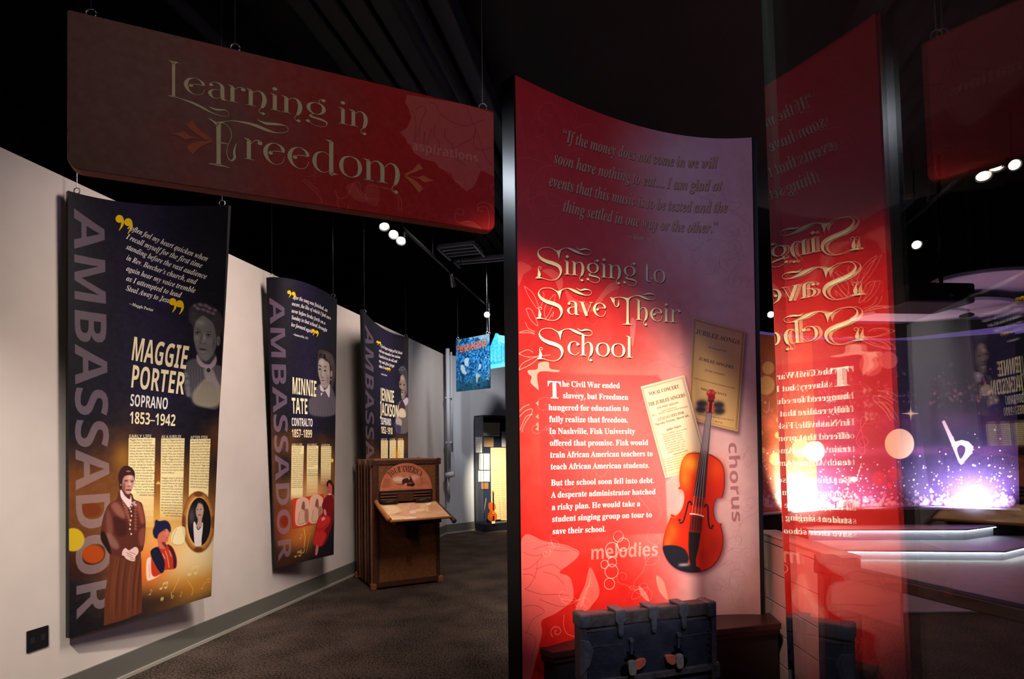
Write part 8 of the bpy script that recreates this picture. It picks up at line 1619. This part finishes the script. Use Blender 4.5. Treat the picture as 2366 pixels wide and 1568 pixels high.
# ================================================================== CEILING SERVICES AND TRACK LIGHTS
def beam(a, b, w, h, name, m, root=None):
    a = Vector(a); b = Vector(b); d = (b - a); L = d.length; ang = math.atan2(d.y, d.x)
    M = Matrix.Translation(a) @ Matrix.Rotation(ang, 4, 'Z') @ Matrix.Rotation(-math.asin(d.z / L), 4, 'Y')
    o = MB().box(0, L, -w / 2, w / 2, -h / 2, h / 2, M).build(name, m, bevel=min(w, h) * .12)
    return on(root, o) if root else o
M_duct = mat('dusty_steel', (34, 34, 38), .9); M_tray = mat('galvanised_tray', (150, 150, 156), .5, metal=.3); M_rib = mat('deck_steel', (34, 34, 40), .6)
TZ = 3.88
t0, t1 = at_z(760, 345, TZ), at_z(1165, 742, TZ)
# lighting track along the aisle
tr0 = np.array(at_z(1165, 742, TZ)); td = np.array([.2202, .9755, 0]); tr1 = tr0 - td * 6.5
track = thing('light_track', 'long black lighting track running over the aisle', 'light track', tuple((tr0 + tr1) / 2))
beam(tr1, tr0, .035, .03, 'rail', M_blackmetal, track)
for k in range(6):
    p = tr0 - td * (.4 + k * 1.15); on(track, MB().tube([tuple(p + [0, 0, .015]), (p[0], p[1], 5.0)], .006, 6).build('hanger_rod', M_blackmetal))
def bulb(name, e): return mat(name, (255, 250, 240), .3, emit=(255, 244, 228), estr=e)
M_bulb = bulb('lamp_glass', 9)
def track_light(px, py, target, label, lit=True, body=M_blackmetal, zoff=-.16, r=.05, Ld=.16):
    """spot head hanging under the track; target = the point it is aimed at"""
    ks = np.linspace(0, 6.3, 400); cand = tr0[None] - td[None] * ks[:, None] + np.array([0, 0, zoff]); c = Vector(cand[int(np.argmin(np.abs(proj(cand)[:, 0] - px)))]); root = thing('track_light', label, 'spotlight', tuple(c), 0, 'track spotlights over the aisle')
    d = (Vector(target) - c).normalized(); b0 = c - d * Ld
    on(root, MB().tube([tuple(b0 - d * .02), tuple(b0), tuple(c - d * .02), tuple(c)], [r * .7, r * .85, r, r * 1.06], 20, caps=False).build('housing', body, smooth=True))
    on(root, MB().tube([tuple(b0 - d * .022), tuple(b0 - d * .018)], r * .7, 20).build('end_cap', body))
    on(root, MB().tube([tuple(c - d * .022), tuple(c - d * .016)], r * .92, 20).build('lens', M_bulb if lit else M_dark))
    on(root, MB().tube([tuple(b0 + Vector((0, 0, r * .8))), tuple(b0 + Vector((0, 0, -zoff + .01)))], .008, 8).build('stem', M_blackmetal))
    return root, c, d
heads = [(889, 500, (-.6, 4.2, 1.0), 'lit track spotlight half hidden by the Learning in Freedom banner', True, M_blackmetal), (909, 521, (-.9, 3.6, 1.2), 'lit track spotlight with two bright arcs, middle of the near three', True, M_blackmetal), (926, 541, (-1.0, 3.9, 1.0), 'lit track spotlight, lowest of the near three', True, M_blackmetal),
         (1048, 652, (-.3, 9.9, .5), 'steel track spotlight pointing down, farther along the track', False, mat('satin_steel', (170, 170, 175), .3, metal=.9)), (1125, 710, (-.2, 5.0, 1.2), 'bright round track spotlight at the far end of the track', True, M_blackmetal)]
for px, py, tg, lb, lit, bd in heads: track_light(px, py, tg, lb, lit, bd)
# pipes and trays
for i, (x0, y0, z, r_, lb) in enumerate([(505, 98, 4.6, .05, 'dark conduit crossing above the Learning in Freedom banner at the left'), (1050, 240, 4.6, .045, 'dark conduit crossing above the right part of the banner')]):
    a = np.array(at_z(x0, y0, z)); b = a - td * 4.5; a = a + td * (1.5 if i == 0 else 3.2)
    r = thing('ceiling_conduit', lb, 'conduit', tuple((a + b) / 2)); on(r, MB().tube([tuple(b), tuple(a)], r_, 12).build('tube', M_duct, smooth=True))
    for k in (1.0, 3.0): p = b + td * k; on(r, MB().tube([tuple(p), (p[0], p[1], 5)], .008, 6).build('rod', M_blackmetal))
for k in range(6):
    p = np.array(at_z(790 + k * 58, 110 + k * 4, 4.85)); o = beam(p - td * 3, p + td * 6, .16, .2, 'trim_%d' % (5 + k), M_rib); o['kind'] = 'structure'
for j, (c0, c1, n, lb) in enumerate([((1012, 570), (1098, 560), 4, 'steel cable tray high over the far aisle, left one'), ((1050, 602), (1182, 590), 2, 'steel cable tray high over the far aisle, nearer the edge post')]):
    z = 4.25; a = np.array(at_z(*c0, z)); b = np.array(at_z(*c1, z)); r = thing('cable_tray', lb, 'cable tray', tuple((a + b) / 2))
    for k in range(n): o_ = np.array([.03, .12, 0]) * k; beam(a + o_, b + o_, .035, .05, 'bar', M_tray, r)
    beam(a + [0, -.03, -.03], a + np.array([.03, .12, 0]) * n + [0, 0, -.03], .03, .03, 'cross_bar', M_tray, r); beam(b + [-.02, -.03, -.03], b + np.array([.03, .12, 0]) * n + [-.02, 0, -.03], .03, .03, 'cross_bar', M_tray, r)
    for q in (a, b): on(r, MB().tube([tuple(q + [0, .1, .02]), (q[0], q[1] + .1, 5)], .006, 6).build('rod', M_blackmetal))
# lamps over the stage
for px, py, z, lb in [(1781, 727, 3.6, 'small lit spotlight between the red panel and the glass'), (2345, 381, 4.4, 'lit spotlight high at the right edge of the view'), (2118, 566, 4.0, 'small lit spotlight seen right of the mirrored panel')]:
    c = Vector(at_z(px, py, z)); r = thing('stage_light', lb, 'spotlight', tuple(c)); d = Vector((-.35, -.75, -.55)).normalized()
    on(r, MB().tube([tuple(c - d * .2), tuple(c)], [.05, .06], 18, caps=False).build('housing', M_blackmetal, smooth=True)); on(r, MB().tube([tuple(c - d * .02), tuple(c - d * .012)], .05, 18).build('lens', M_bulb)); on(r, MB().tube([tuple(c - d * .1), ((c - d * .1).x, (c - d * .1).y, 5.0)], .008, 6).build('stem', M_blackmetal))
